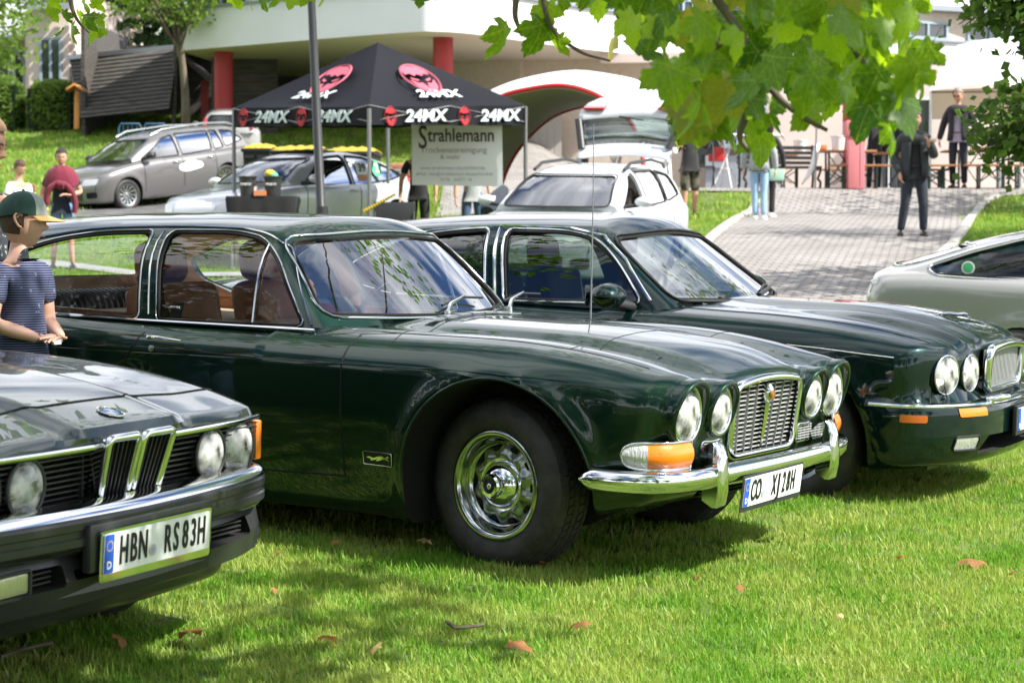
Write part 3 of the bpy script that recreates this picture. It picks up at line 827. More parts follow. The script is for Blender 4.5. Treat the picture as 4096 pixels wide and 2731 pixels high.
    for k in range(4):
        z = .357+k*.0145; box("slat", (.772+(z-.35)*.2, 0, z), (.03, .90, .005), M["steelg"], lg)
    # bumper
    bp = bpy.data.objects.new("front_bumper", None); link(bp, root)
    half = [(.525, -.908), (.565, -.914), (.61, -.910), (.68, -.892), (.75, -.855), (.805, -.79), (.838, -.70), (.858, -.55), (.874, -.3), (.880, 0)]
    path = [(a, b, .450) for a, b in half]+[(a, -b, .450) for a, b in half[::-1][1:]]
    path = spline(path, 4)
    sec = [(-.030, .033), (-.012, .040), (.008, .038), (.022, .026), (.028, .006), (.026, -.014), (.016, -.032), (-.002, -.042), (-.016, -.040), (-.02, 0)]
    V, F = sweep_geo(path, sec); k = len(sec)
    nP = len(path)
    for i in (0, 1, 2, 3):   # round off both ends
        sc_ = (.25, .62, .82, .94)[i]
        for e in (i, nP-1-i):
            for j in range(k): v = V[e*k+j]; V[e*k+j] = Vector((v.x, v.y, .450+(v.z-.450)*sc_))
    obj("blade", (V, F), M["chrome"], bp, ang=70)
    obj("filler", sweep_geo([(p.x-.0, p.y*.985, .0) for p in path], [(-.036, .44), (-.020, .44), (-.020, .484), (-.036, .484)]), M["black"], bp)
    # plate
    plate(root, frame((.905, -.10, .378), (0, 1, .012), (.10, 0, 1)), ("CO", -.160, -.088), ("XJ28H", .085, 0), seal=(.35, .6, .75))
    # windscreen wipers, scuttle vent, aerial, handle, badge
    for i, (y0, y1, x1) in enumerate(((-.10, .33, -.66), (.42, .80, -.78))):
        wpr = bpy.data.objects.new("windscreen_wiper", None); link(wpr, root)
        x0 = -.60 if i == 0 else -.62; z0 = .948
        tube("arm", [(x0, y0-.02, z0), (x0-.03, y0+.05, z0+.035), (x0-.075, y0+.22, z0+.062)], [.012, .009, .004], M["chrome"], wpr)
        tube("blade", [(x0-.055, y0+.02, z0+.028), (x0-.095, y0+.22, z0+.055), (x0-.11, y0+.42, z0+.045)], .0055, M["black"], wpr)
        lathe("pivot", [(0, .03), (.013, .028), (.016, 0)], M["chrome2"], wpr, 16, "Z", (x0, y0-.02, z0-.018))
    vt = bpy.data.objects.new("scuttle_vent", None); link(vt, root)
    for k in range(7): box("slat", (-.545, -.30+k*.10, .945-.16*(.30-k*.1)**2+.004), (.045, .085, .006), M["chrome2"], vt)
    tube("aerial", [(-.22, .42, .925), (-.225, .425, 1.10), (-.235, .432, 1.45), (-.25, .44, 1.76)], [.0045, .0036, .0026, .0018], M["steel"], root)
    h = bpy.data.objects.new("door_handle", None); link(h, doors[0])
    tube("grip", [(-1.56, -.888, .818), (-1.54, -.914, .822), (-1.47, -.917, .822), (-1.385, -.890, .815)], [.008, .010, .009, .004], M["chrome"], h)
    lathe("lock", [(.014, 0), (.014, -.008), (0, -.009)], M["chrome2"], h, 20, "Y", (-1.545, -.882, .773))
    b = bpy.data.objects.new("side_badge", None); link(b, root)
    rect_on(fl, "plaque", (-.41, .425), (.14, .05), "Y", -.3, -1.2, M["ink"], b, r=.006, off=.003)
    tube("plaque_rim", closed_on(fl, rpoly([(-.48, .40), (-.34, .40), (-.34, .45), (-.48, .45)], .006), "Y", -.3, -1.2, .03, .004), .0016, M["chrome2"], b, 6, True)
    cat = [(-.465, .428), (-.45, .432), (-.43, .427), (-.41, .434), (-.39, .437), (-.375, .433), (-.362, .440), (-.355, .434), (-.365, .428), (-.352, .420), (-.372, .424), (-.39, .424), (-.405, .418), (-.42, .416), (-.412, .424), (-.43, .419), (-.447, .416), (-.44, .422), (-.455, .424)]
    V, F = patch(lambda P: fl(P)-.006, cat, "Y", -.3, -1.2, .02); obj("leaping_cat", (V, F), M["chrome"], b)
    # ---------------- cabin
    RC = curve([-3.4, -3.01, -2.5, -1.94, -1.49, -1.13, -.90, -.7], [1.13, 1.225, 1.288, 1.319, 1.331, 1.327, 1.305, 1.27])
    def fc(P, o=0.0):
        x, y, z = P[:, 0], np.abs(P[:, 1]), P[:, 2]
        ysd = .762-.30*(z-.88)-.22*np.clip(z-.88, 0, 1)**2-.028*np.clip(-1.9-x, 0, 9)**2
        roof = RC(x)-.10*(y/.6)**3
        ws = -.600-1.06*(z-.90)-.25*(z-.90)**2-.40*y*y
        bl = -3.05+.75*(z-.95)+.25*y*y
        f = smax(y-ysd, z-roof, .11); f = smax(f, (x-ws)*.72, .05); f = smax(f, (bl-x)*.8, .06); f = smax(f, .80-z, .03)
        return f+o
    shell = implicit_obj(fc, (-3.0, -.70, .82), (-.75, .70, 1.27), .026, M["jag"])
    inner = implicit_obj(lambda P: smax(fc(P, .034), .60-P[:, 2], .02), (-2.95, -.64, .62), (-.80, .64, 1.22), .035, M["cream"])
    bmi = bmesh.new(); bmi.from_mesh(inner.data); bpy.data.objects.remove(inner)
    fw = rpoly([(-1.618, .885), (-.875, .905), (-1.09, 1.155), (-1.21, 1.228), (-1.40, 1.250), (-1.728, 1.238)], [.02, .03, .15, .1, .1, .03])
    rw = rpoly([(-1.735, .885), (-2.28, .872), (-2.62, .97), (-2.66, 1.06), (-2.42, 1.165), (-2.15, 1.215), (-1.830, 1.234)], [.02, .05, .1, .1, .15, .2, .03])
    wsp = rpoly([(-.672, .952), (0, .938), (.672, .952), (.562, 1.228), (0, 1.262), (-.562, 1.228)], [.06, .3, .06, .07, .4, .07])
    blp = rpoly([(-.62, .97), (.62, .97), (.52, 1.19), (-.52, 1.19)], .07)
    boolean(shell, [(bmi, M["cream"]), (prism(fw, "Y", -1.5, 1.5), M["jag"]), (prism(rw, "Y", -1.5, 1.5), M["jag"]), (prism(wsp, "X", -1.9, .5), M["jag"]), (prism(blp, "X", -4, -2.4), M["jag"])])
    split_panels(shell, root, [("roof", lambda c, n, m: c.z > 1.262 and m == 0), ("headlining", lambda c, n, m: m == 1)], [M["jag"], M["cream"]])
    for s in (-1, 1):
        glass_frame(root, fc, fw, "Y", s*.2, s*1.2, M["glass"], M["trimc"], .0042, "side_window")
        glass_frame(root, fc, rw, "Y", s*.2, s*1.2, M["glass"], M["trimc"], .0042, "side_window")
        for pts, nm in (([(-1.125, .90), (-1.172, 1.215)], "quarter_light_bar"),):
            obj(nm, tube_geo(line_on(fc, pts, "Y", s*.2, s*1.2, .05, 0), .0065, 6), M["chrome"], root)
        obj("pillar_trim", tube_geo(line_on(fc, [(-1.678, .90), (-1.780, 1.245)], "Y", s*.2, s*1.2, .05, .002), .005, 6), M["trimc"], root)
        obj("rain_gutter", tube_geo(line_on(fc, [tuple(q) for q in spline([(-.838, .905), (-1.048, 1.172), (-1.13, 1.222), (-1.20, 1.247), (-1.30, 1.262), (-1.42, 1.268), (-1.75, 1.262), (-2.2, 1.232), (-2.6, 1.155)], 4)], "Y", s*.2, s*1.2, .04, .004), .0042, 6), M["trimc"], root)
    glass_frame(root, fc, wsp, "X", -2, .4, M["screen"], M["trimc"], .0065, "windscreen", toff=.004, toff_poly=.010)
    glass_frame(root, fc, blp, "X", -2, -4, M["glass"], M["chrome"], .007, "rear_window")
    waist = [(-2.62, .868), (-1.75, .872), (-.80, .890)]
    obj("waist_trim", tube_geo([Vector((x, -(.772-.028*max(0, -1.9-x)**2), z+.002)) for x, z in waist], .0060, 6), M["chrome"], root)
    # interior
    for s in (-1, 1):
        st = seat(root, -1.66, s*.36, .245, M["leather"], name="front_seat")
        box("door_card", (-1.75, s*.665, .72), (2.0, .03, .32), M["leather"], root); box("door_capping", (-1.75, s*.668, .885), (2.0, .045, .018), M["wood"], root)
    rs = bpy.data.objects.new("rear_seat", None); link(rs, root)
    box("cushion", (-2.52, 0, .60), (.5, 1.26, .2), M["leatherd"], rs, .04)
    box("backrest", (-2.80, 0, .73), (.16, 1.26, .34), M["leatherd"], rs, .05)
    for k in range(30):
        y = -.60+k*.0414; tube("pleat", [(-2.715, y, .62), (-2.712, y, .85), (-2.74, y, .90), (-2.80, y, .912)], .016, M["leatherd"], rs, 6)
    box("parcel_shelf", (-3.0, 0, .87), (.3, 1.2, .02), M["cream"], root)
    box("dashboard", (-1.02, 0, .80), (.28, 1.30, .16), M["leatherd"], root, .03); box("dash_veneer", (-1.165, 0, .80), (.012, 1.25, .11), M["wood"], root)
    steering(root, -1.28, .36, .86, .20, M["plastic"])
    box("rear_view_mirror", (-1.17, 0, 1.20), (.02, .20, .055), M["plastic"], root, .01)
    # papers and stickers behind the glass
    fg = lambda P: fc(P, .016)
    rect_on(fg, "permit_sticker", (-.545, .985), (.085, .055), "X", -2, .4, M["mint"], root, r=.003, off=0)
    rect_on(fg, "paper_tag", (-.575, 1.035), (.06, .05), "X", -2, .4, M["whitep"], root, r=.01, off=0)
    stk = rect_on(fg, "window_sticker", (-1.545, .925), (.062, .066), "Y", -.2, -1.2, M["ink"], root, r=.003, off=0)
    P = lift(fc, [(-1.545, .938)], "Y", -.2, -1.2)[0]
    text("sticker_text", "ANTI VOL", .013, M["whitep"], root, frame((P[0], P[1]-.0025, P[2]), (1, 0, 0), (0, .3, 1)), .0004)
    return root
M["steelg"] = mat("olive_painted_steel", (.10, .115, .07), .4, .4)
jag = build_jag()
# ------------------------------------------------------------------ generic car
def build_car(sp):
    """sp: tables and window outlines of one car; returns (root, body surface, cabin surface, parts)"""
    root = empty(sp.get("name", "parked_car"), mw=sp["mw"], label=sp["label"], cat=sp.get("cat", "car"), group=sp.get("group"))
    paint = sp["paint"]; W = curve(*sp["W"]); ZF = curve(*sp["ZF"]); ZC = curve(*sp["ZC"]); ZB = curve(*sp["ZB"])
    wb, xa, wr, R0 = sp["wb"], sp.get("xa", 0), sp["wr"], sp["R"]; kz = sp.get("kz", .09); h = sp.get("h", .05)
    zc_, tuck = sp.get("crease", .68), sp.get("tuck", .07); fy = sp.get("fy", .66); yc = sp.get("ycut", -9)
    xfn, xrn = sp["xf"], sp["xr"]
    def fl(P):
        x, y, z = P[:, 0], np.abs(P[:, 1]), P[:, 2]
        ys = W(x)-tuck*(np.clip(zc_-z, 0, 1)/.45)**2-sp.get("shoulder", 1.6)*np.clip(z-zc_-.05, 0, 1)**2
        for ax_ in (xa, xa-wb):
            rr = np.hypot(x-ax_, z-R0); ys = ys+sp.get("flare", .014)*np.exp(-((rr-wr-.02)/.05)**2)*(z > .2)
        fen = ZF(x)-sp.get("fc", .8)*(y-fy)**2; cen = ZC(x)-sp.get("cc", .12)*y*y
        if "top" in sp: cen = sp["top"](x, y, cen)
        t = smax(fen, cen, .04); t = np.where(x > sp.get("xmix", -1.0), t, cen)
        f = smax(y-ys, z-t, kz); f = smax(f, x-xfn(y, z), sp.get("kf", .06)); f = smax(f, xrn(y, z)-x, sp.get("kr", .10)); f = smax(f, ZB(x)-z, .05)
        if "extra" in sp: f = sp["extra"](x, y, z, f)
        return f
    x0, x1 = sp["xr0"], sp["xf0"]; wm = max(sp["W"][1])
    def pre(P):
        P = P.copy(); t = np.clip(P[:, 0]/x1, 0, 1); P[:, 0] -= sp.get("pk", .13)*(np.abs(P[:, 1])/wm)**3*t*t; P[:, 2] -= (P[:, 2] > .6)*(P[:, 2]-.5)*.35*t**3; return P
    o = implicit_obj(fl, (x0+.02, -wm+.03, .22), (x1-.02, wm-.03, max(sp["ZC"][1])-.04), h, paint, pre, sp.get("relax", 3))
    cuts = []
    for s in (-1, 1):
        for ax_ in (xa, xa-wb):
            cuts.append((arch_cut(ax_, R0, wr, s*.58, s*1.2, 32), M["dark"]))
            cuts.append((prism([(ax_-wr, -.2), (ax_+wr, -.2), (ax_+wr, R0+.001), (ax_-wr, R0+.001)], "Y", s*.581, s*1.2), M["dark"]))
    cuts += [(bm() if callable(bm) else bm, mm) for bm, mm in sp.get("cuts", [])]
    ck = sp["cockpit"]; cuts.append((prism([(ck[0], -ck[2]), (ck[1], -ck[2]), (ck[1], ck[2]), (ck[0], ck[2])], "Z", .42, 1.6), M["leatherd"]))
    boolean(o, cuts)
    side = lambda c: abs(c.y) > .45
    dx_, hx = sp.get("doors", []), sp.get("hood")
    pl = [((x, 0, 0), (1, 0, 0), side) for x in dx_]
    if hx is not None: pl.append(((hx, 0, 0), (1, 0, 0), lambda c: c.z > .6))
    hw = sp.get("hoodw", .70)
    pl += [((0, q, 0), (0, 1, 0), lambda c: c.x > (hx or 0) and c.z > .6) for q in (-hw, hw)]
    rules = []
    for s in (-1, 1):
        for a, b in zip(dx_, dx_[1:]): rules.append(("door", (lambda a, b, s: lambda c, n, m: c.y*s > .6 and b < c.x < a and c.z > .30 and m == 0 and abs(n.y) > .3)(a, b, s)))
    rules += sp.get("rules", [])
    if hx is not None: rules.append(("bonnet", lambda c, n, m: abs(c.y) < hw and c.x > hx and n.z > .35 and m == 0 and c.z > .6))
    parts = split_panels(o, root, rules, [paint, M["dark"], M["seam"], M["leatherd"]], pl)
    # seams
    gaps = sp.get("gapr", .004)
    for s in (-1, 1):
        for x in dx_:
            obj("door_gap", tube_geo(line_on(fl, [(x, .33), (x, sp["belt"])], "Y", s*.3, s*1.3, .05, 0), gaps, 5), M["seam"], root)
        if hx is not None:
            obj("bonnet_gap", tube_geo(line_on(fl, [(hx, s*hw), (x1-.12, s*(hw-.03))], "Z", .4, 1.4, .05, 0), gaps*.8, 5), M["seam"], root)
    for i, s in enumerate((-1, 1)):
        for ax_ in (xa, xa-wb):
            st = sp.get("wheel", {}); add_wheel(root, ax_, s, R0, sp.get("tw", .20), sp.get("rim", .21), y=wm-.05, steer=sp.get("steer", 0) if ax_ == xa else 0, seg=40, **st)
    box("underbody", ((xa-wb)/2+xa, 0, .24), (wb+.6, 1.1, .12), M["dark"], root)
    # cabin
    cb = sp["cab"]; RC = curve(*cb["roof"])
    def fc(P, o=0.0):
        x, y, z = P[:, 0], np.abs(P[:, 1]), P[:, 2]
        ysd = cb["w"]-cb.get("tum", .34)*(z-cb["zb"])-.2*np.clip(z-cb["zb"], 0, 1)**2-cb.get("ptr", .03)*np.clip(cb.get("ptx", -1.8)-x, 0, 9)**2-.03*np.clip(x+1.2, 0, 2)**2
        roof = RC(x)-.08*(y/.6)**2.5
        ws = cb["ws"][0]-cb["ws"][1]*(z-cb["zb"])-.32*y*y; bl = cb["bl"][0]+cb["bl"][1]*(z-cb["zb"])+.12*y*y
        f = smax(y-ysd, z-roof, cb.get("k", .12)); f = smax(f, (x-ws)*.7, .05); f = smax(f, (bl-x)*.75, .07); f = smax(f, cb["zb"]-.08-z, .03)
        return f+o
    zt_ = max(cb["roof"][1]); bx0 = cb["bl"][0]-.02; bx1 = cb["ws"][0]-cb["ws"][1]*.15
    shell = implicit_obj(fc, (bx0+.05, -cb["w"]+.05, cb["zb"]-.06), (bx1, cb["w"]-.05, zt_-.05), h, paint)
    inner = implicit_obj(lambda P: smax(fc(P, .04), cb["zb"]-.25-P[:, 2], .02), (bx0+.12, -cb["w"]+.10, cb["zb"]-.22), (bx1-.05, cb["w"]-.10, zt_-.10), h, paint)
    bmi = bmesh.new(); bmi.from_mesh(inner.data); bpy.data.objects.remove(inner)
    cu = [(bmi, cb.get("lining", M["cream"]))]
    for p in cb["side"]: cu.append((prism(p, "Y", -1.5, 1.5), paint))
    xm = (cb["ws"][0]+cb["bl"][0])/2
    cu.append((prism(cb["wsp"], "X", xm, cb["ws"][0]+1), paint)); cu.append((prism(cb["blp"], "X", cb["bl"][0]-1, xm-.01), paint))
    boolean(shell, cu)
    parts.update(split_panels(shell, root, [("headlining", lambda c, n, m: m == 1), ("roof", lambda c, n, m: c.z > zt_-.075)], [paint, cb.get("lining", M["cream"])]))
    gm = cb.get("glass", M["glass"]); tm = cb.get("trim", M["black"]); tr = cb.get("tr", .008)
    for s in (-1, 1):
        for k, p in enumerate(cb["side"]):
            if (k, s) in cb.get("open", []): continue
            glass_frame(root, fc, p, "Y", s*.15, s*1.3, cb.get("rearglass", gm) if k > 0 else gm, tm, tr, "side_window", step=.10)
    glass_frame(root, fc, cb["wsp"], "X", xm, cb["ws"][0]+.5, cb.get("screen", M["screen"]), cb.get("strim", M["black"]), tr, "windscreen", step=.10)
    glass_frame(root, fc, cb["blp"], "X", xm, cb["bl"][0]-.6, cb.get("rearglass", gm), cb.get("strim", M["black"]), tr, "rear_window", step=.10)
    sm = cb.get("seatm", M["leatherd"]); sz = cb.get("seatz", .30)
    for s in (-1, 1): seat(root, cb["seatx"], s*.36, sz, sm, name="front_seat", w=.48)
    box("rear_seat", (cb["seatx"]-.95, 0, cb["zb"]-.10), (.18, 1.2, .40), sm, root, .05)
    for s in (-1, 1): box("door_card", ((ck[0]+ck[1])/2, s*(ck[2]+.02), cb["zb"]-.14), (ck[1]-ck[0], .03, .26), sm, root)
    box("dashboard", (ck[1]-.12, 0, cb["zb"]-.07), (.30, 1.28, .16), M["plastic"], root, .03)
    steering(root, ck[1]-.42, .36, cb["zb"]-.02, .185)
    if cb.get("mirror", True):
        for s in (-1, 1):
            m_ = bpy.data.objects.new("door_mirror", None); link(m_, root); mx, my, mz = cb["mir"]
            f = lambda P: smax(smax(np.abs(P[:, 0])-.085, np.abs(P[:, 1])-.115, .10), np.abs(P[:, 2])-.068, .10)
            q = implicit_obj(f, (-.08, -.11, -.06), (.08, .11, .06), .02, cb.get("mirm", paint)); shade(q.data, 60); q.name = "housing"; q.parent = m_; q.location = (mx, s*my, mz)
            box("mirror_glass", (mx-.082, s*my, mz), (.006, .18, .10), M["chrome"], m_)
            tube("foot", [(mx+.05, s*(cb["w"]-.02), mz-.06), (mx, s*my, mz-.03)], .025, M["plastic"], m_)
    return root, fl, fc, parts
def ring_on(f, z, cx, angs, off=0.0, rmax=1.6):
    A = np.array(angs); D = np.stack([np.cos(A), np.sin(A), 0*A], 1); O_ = np.array([cx, 0, z]); lo = np.zeros(len(A)); hi = np.full(len(A), rmax)
    for _ in range(30):
        m = (lo+hi)/2; v = f(O_+D*m[:, None]) < 0; lo = np.where(v, m, lo); hi = np.where(v, hi, m)
    return [Vector(p) for p in O_+D*(lo+off)[:, None]]
def door_handle(par, fl, x, z, m, s=-1, L=.16):
    g = line_on(fl, [(x-L/2, z), (x+L/2, z)], "Y", s*.3, s*1.3, .03, 0)
    dy = .032*s; h = bpy.data.objects.new("door_handle", None); link(h, par)
    tube("grip", [g[0], g[0]+Vector((.02, dy, 0)), (g[0]+g[-1])/2+Vector((0, dy*1.25, 0)), g[-1]+Vector((-.02, dy, 0)), g[-1]], [.009, .011, .012, .011, .009], m, h, 8)
def tail(y, z): return 0

# ------------------------------------------------------------------ the younger dark teal saloon behind
def build_xj():
    G = rpoly([(-.275, .580), (.275, .580), (.300, .758), (.12, .775), (-.12, .775), (-.300, .758)], [.05, .05, .045, .1, .1, .045])
    def ex(x, y, z, f):
        f = np.where(False, f, f)
        # bumper volume
        b = smax(y-(.895-.9*np.clip(x-.45, 0, 1)**2.2), np.abs(z-.385)-.150, .05)
        xe = .935-.20*(y/.8)**3-.35*np.clip(.36-z, 0, 1); b = smax(b, x-xe, .06); b = smax(b, .42-x+.35*(.5-z), .03)
        return smin(f, b, .012)
    side = rpoly([(-1.545, .900), (-.800, .922), (-.97, 1.11), (-1.12, 1.215), (-1.30, 1.243), (-1.640, 1.238)], [.02, .03, .12, .1, .1, .03])
    rear = rpoly([(-1.68, .900), (-2.25, .900), (-2.50, .95), (-2.52, 1.02), (-2.30, 1.14), (-2.05, 1.205), (-1.765, 1.236)], [.02, .05, .06, .06, .12, .15, .03])
    sp = dict(mw=pose(1.665, 10.909, -.489, sink=.045), label="dark teal green saloon with grey seats, parked behind the tall aerial", group="classic cars parked side by side on the lawn",
        paint=M["xj"], W=([-4.1, -3.6, -2.2, -1.2, 0, .45, .70, .85, .95], [.76, .84, .895, .895, .890, .872, .82, .76, .70]),
        ZF=([-4.1, -3, -1, -.75, -.28, .17, .49, .70, .85], [.8, .9, .905, .900, .902, .868, .812, .762, .72]),
        ZC=([-4.1, -3.2, -1, -.6, 0, .28, .51, .70, .83, .95], [.82, .93, .93, .945, .948, .938, .905, .862, .800, .74]),
        ZB=([-4.1, -3.5, .3, .6, .95], [.32, .2, .19, .21, .25]), wb=2.87, xa=.05, wr=.385, R=.325, rim=.205, tw=.22, wheel=dict(style="fan", n=7), crease=.70, tuck=.07, fy=.60, fc=.95, cc=.10,
        xf=lambda y, z: .795-.15*(y/.8)**3+.10*(z-.66)+.018*np.exp(-((y-.632)**2+(z-.66)**2)/.011)+.018*np.exp(-((y-.415)**2+(z-.66)**2)/.010), xr=lambda y, z: -4.05+.2*np.clip(.6-z, 0, 1), xr0=-4.02, xf0=.93, h=.024, relax=10, kz=.11, extra=ex,
        top=lambda x, y, c: c-.022*sstep(.20, .31, y)*sstep(-.7, -.2, x)+.020*np.exp(-((y-.415)/.055)**2)*sstep(-.3, .5, x)-.012*np.exp(-((y-.52)/.04)**2)*sstep(-.3, .5, x),
        cuts=[(prism(G, "X", .62, 1.3), M["seam"])]+[(cyl_cut(s*.632, .660, .080, .640, 1.2), M["xj"]) for s in (-1, 1)]+[(cyl_cut(s*.415, .660, .078, .700, 1.2), M["xj"]) for s in (-1, 1)]
            +[(prism(rpoly([(-.50, .290), (.50, .290), (.44, .375), (-.44, .375)], .02), "X", .72, 1.3), M["seam"])],
        cockpit=(-2.9, -.85, .66), doors=[-.60, -1.66, -2.62], hood=-.60, hoodw=.69, belt=.90, gapr=.0035,
        cab=dict(w=.775, zb=.885, roof=([-3.2, -2.54, -2.15, -1.74, -1.34, -.96, -.73, -.5], [1.16, 1.265, 1.305, 1.328, 1.338, 1.332, 1.298, 1.24]), ws=(-.42, 1.50), bl=(-3.15, .95), side=[side, rear],
            wsp=rpoly([(-.675, .945), (0, .930), (.675, .945), (.575, 1.225), (0, 1.262), (-.575, 1.225)], [.05, .3, .05, .07, .4, .07]), blp=rpoly([(-.62, .98), (.62, .98), (.52, 1.2), (-.52, 1.2)], .07),
            glass=M["glassg"], trim=M["chrome"], strim=M["black"], tr=.0075, seatm=M["leatherg"], seatx=-1.62, seatz=.25, mir=(-.88, .95, .955), lining=M["leatherg"]))
    root, fl, fc, parts = build_car(sp)
    for s in (-1, 1):
        headlamp(root, .742, s*.632, .660, .088, bez=.008).rotation_euler = (0, 0, s*R(19)); headlamp(root, .794, s*.415, .660, .084, bez=.008).rotation_euler = (0, 0, s*R(8))
        obj("coachline", tube_geo(line_on(fl, [(.55, .742), (.2, .765), (-.3, .785), (-1.5, .800), (-2.6, .80)], "Y", s*.3, s*1.2, .04, .0005), .0022, 5), M["whitep"], root)
        obj("window_chrome", tube_geo(line_on(fc, [(-.74, .93), (-.93, 1.125), (-1.09, 1.238), (-1.30, 1.268), (-1.7, 1.262), (-2.1, 1.225), (-2.5, 1.10)], "Y", s*.2, s*1.2, .04, .003), .0085, 6), M["chrome"], root)
        obj("pillar_trim", tube_geo(line_on(fc, [(-1.61, .90), (-1.70, 1.25)], "Y", s*.2, s*1.2, .05, .002), .010, 6), M["chrome"], root)
        rect_on(fl, "side_marker", (.66, .465), (.115, .036), "Y", s*.3, s*1.2, M["amberd"], root, off=.004)
        rect_on(fl, "indicator", (s*.560, .490), (.20, .040), "X", .3, 1.3, M["amber"], root, off=.004, skew=s*.01)
        fg = rect_on(fl, "fog_lamp", (s*.600, .345), (.155, .062), "X", .3, 1.3, M["clear"], root, r=.02, off=.002)
        tube("bezel", closed_on(fl, rpoly([(s*.52, .312), (s*.68, .312), (s*.68, .378), (s*.52, .378)][::s], .02), "X", .3, 1.3, .03, .003), .006, M["black"], fg, 6, True)
    obj("strip", tube_geo(ring_on(fl, .522, .0, np.linspace(-1.10, 1.10, 60), .002), .0095, 6), M["chrome"], root)
    for s in (-1, 1): tube("overrider", [(.87, s*.40, .535), (.93, s*.36, .548), (.955, s*.31, .552)], [.014, .019, .014], M["chrome"], root)
    g = bpy.data.objects.new("radiator_grille", None); link(g, root)
    XG = lambda z: .842+.10*(z-.66)
    obj("surround", tube_geo([(XG(z), y, z) for y, z in off_poly(G, .010)], .022, 10, True), M["chrome"], g, ang=60)
    for k in range(-11, 12):
        y = k*.0248; box("vane", (XG(.67)-.018, y, .672), (.020, .0080, .186), M["chrome3"], g)
    lp = bpy.data.objects.new("mascot", None); link(lp, root)
    z0 = .885
    lp.matrix_local = Matrix.Translation((.56, 0, .885)) @ Matrix.Scale(.72, 4) @ Matrix.Translation((-.56, 0, -.885))
    for nm, pts, rr in (("body", [(.50, 0, z0+.035), (.56, 0, z0+.040), (.62, 0, z0+.036), (.655, 0, z0+.045), (.685, 0, z0+.040)], [.010, .013, .014, .012, .008]), ("tail", [(.50, 0, z0+.035), (.46, 0, z0+.032), (.43, 0, z0+.045)], [.007, .004, .003]),
                        ("legs", [(.51, 0, z0+.03), (.47, 0, z0+.008), (.50, 0, z0-.01)], [.009, .007, .009]), ("legs", [(.65, 0, z0+.035), (.70, .005, z0+.020)], [.007, .005])):
        tube(nm, pts, rr, M["chrome"], lp)
    lathe("foot", [(.022, -.02), (.020, .008), (0, .012)], M["chrome"], lp, 20, "Z", (.505, 0, z0-.01))
    plate(root, frame((.965, .05, .405), (0, 1, 0), (.08, 0, 1)), ("CO", -.155, -.083), ("X 40", .085, 0), seal=(.35, .6, .75)) if False else None
    p = bpy.data.objects.new("number_plate", None); link(p, root)
    box("holder", (.958, .09, .425), (.02, .56, .145), M["plastic"], p, .004); box("sheet", (.970, .09, .430), (.004, .52, .11), M["platew"], p); box("eu_band", (.9725, -.149, .430), (.003, .042, .107), M["plateb"], p)
    text("letter_d", "D", .030, M["whitep"], p, frame((.9745, -.149, .398), (0, 1, 0), (0, 0, 1)), ext=.0006, bold=.0008)
    wp = bpy.data.objects.new("windscreen_wiper", None); link(wp, root)
    tube("arm", [(-.50, .10, .945), (-.52, .28, .975), (-.58, .46, .985)], [.014, .010, .006], M["plastic"], wp); tube("blade", [(-.53, .18, .962), (-.60, .42, .985), (-.66, .62, .972)], .008, M["black"], wp)
    tube("arm", [(-.55, -.32, .935), (-.58, -.1, .955), (-.6, .1, .965)], [.014, .010, .006], M["plastic"], wp)
    box("sun_visor", (-1.08, -.36, 1.195), (.02, .30, .10), M["whitep"], root, .01)
    box("spoiler_lip", (.62, -.25, .215), (.02, .5, .06), M["plastic"], root)
    if parts.get("door"): door_handle(parts["door"][0], fl, -1.50, .80, M["xj"])
    return root
M["glassg"] = glass("grey_tinted_glass", (.42, .48, .46), ior=1.7)
M["amberd"] = mat("dark_amber_lens", (.45, .10, .01), .25, coat=1)
xj = build_xj()

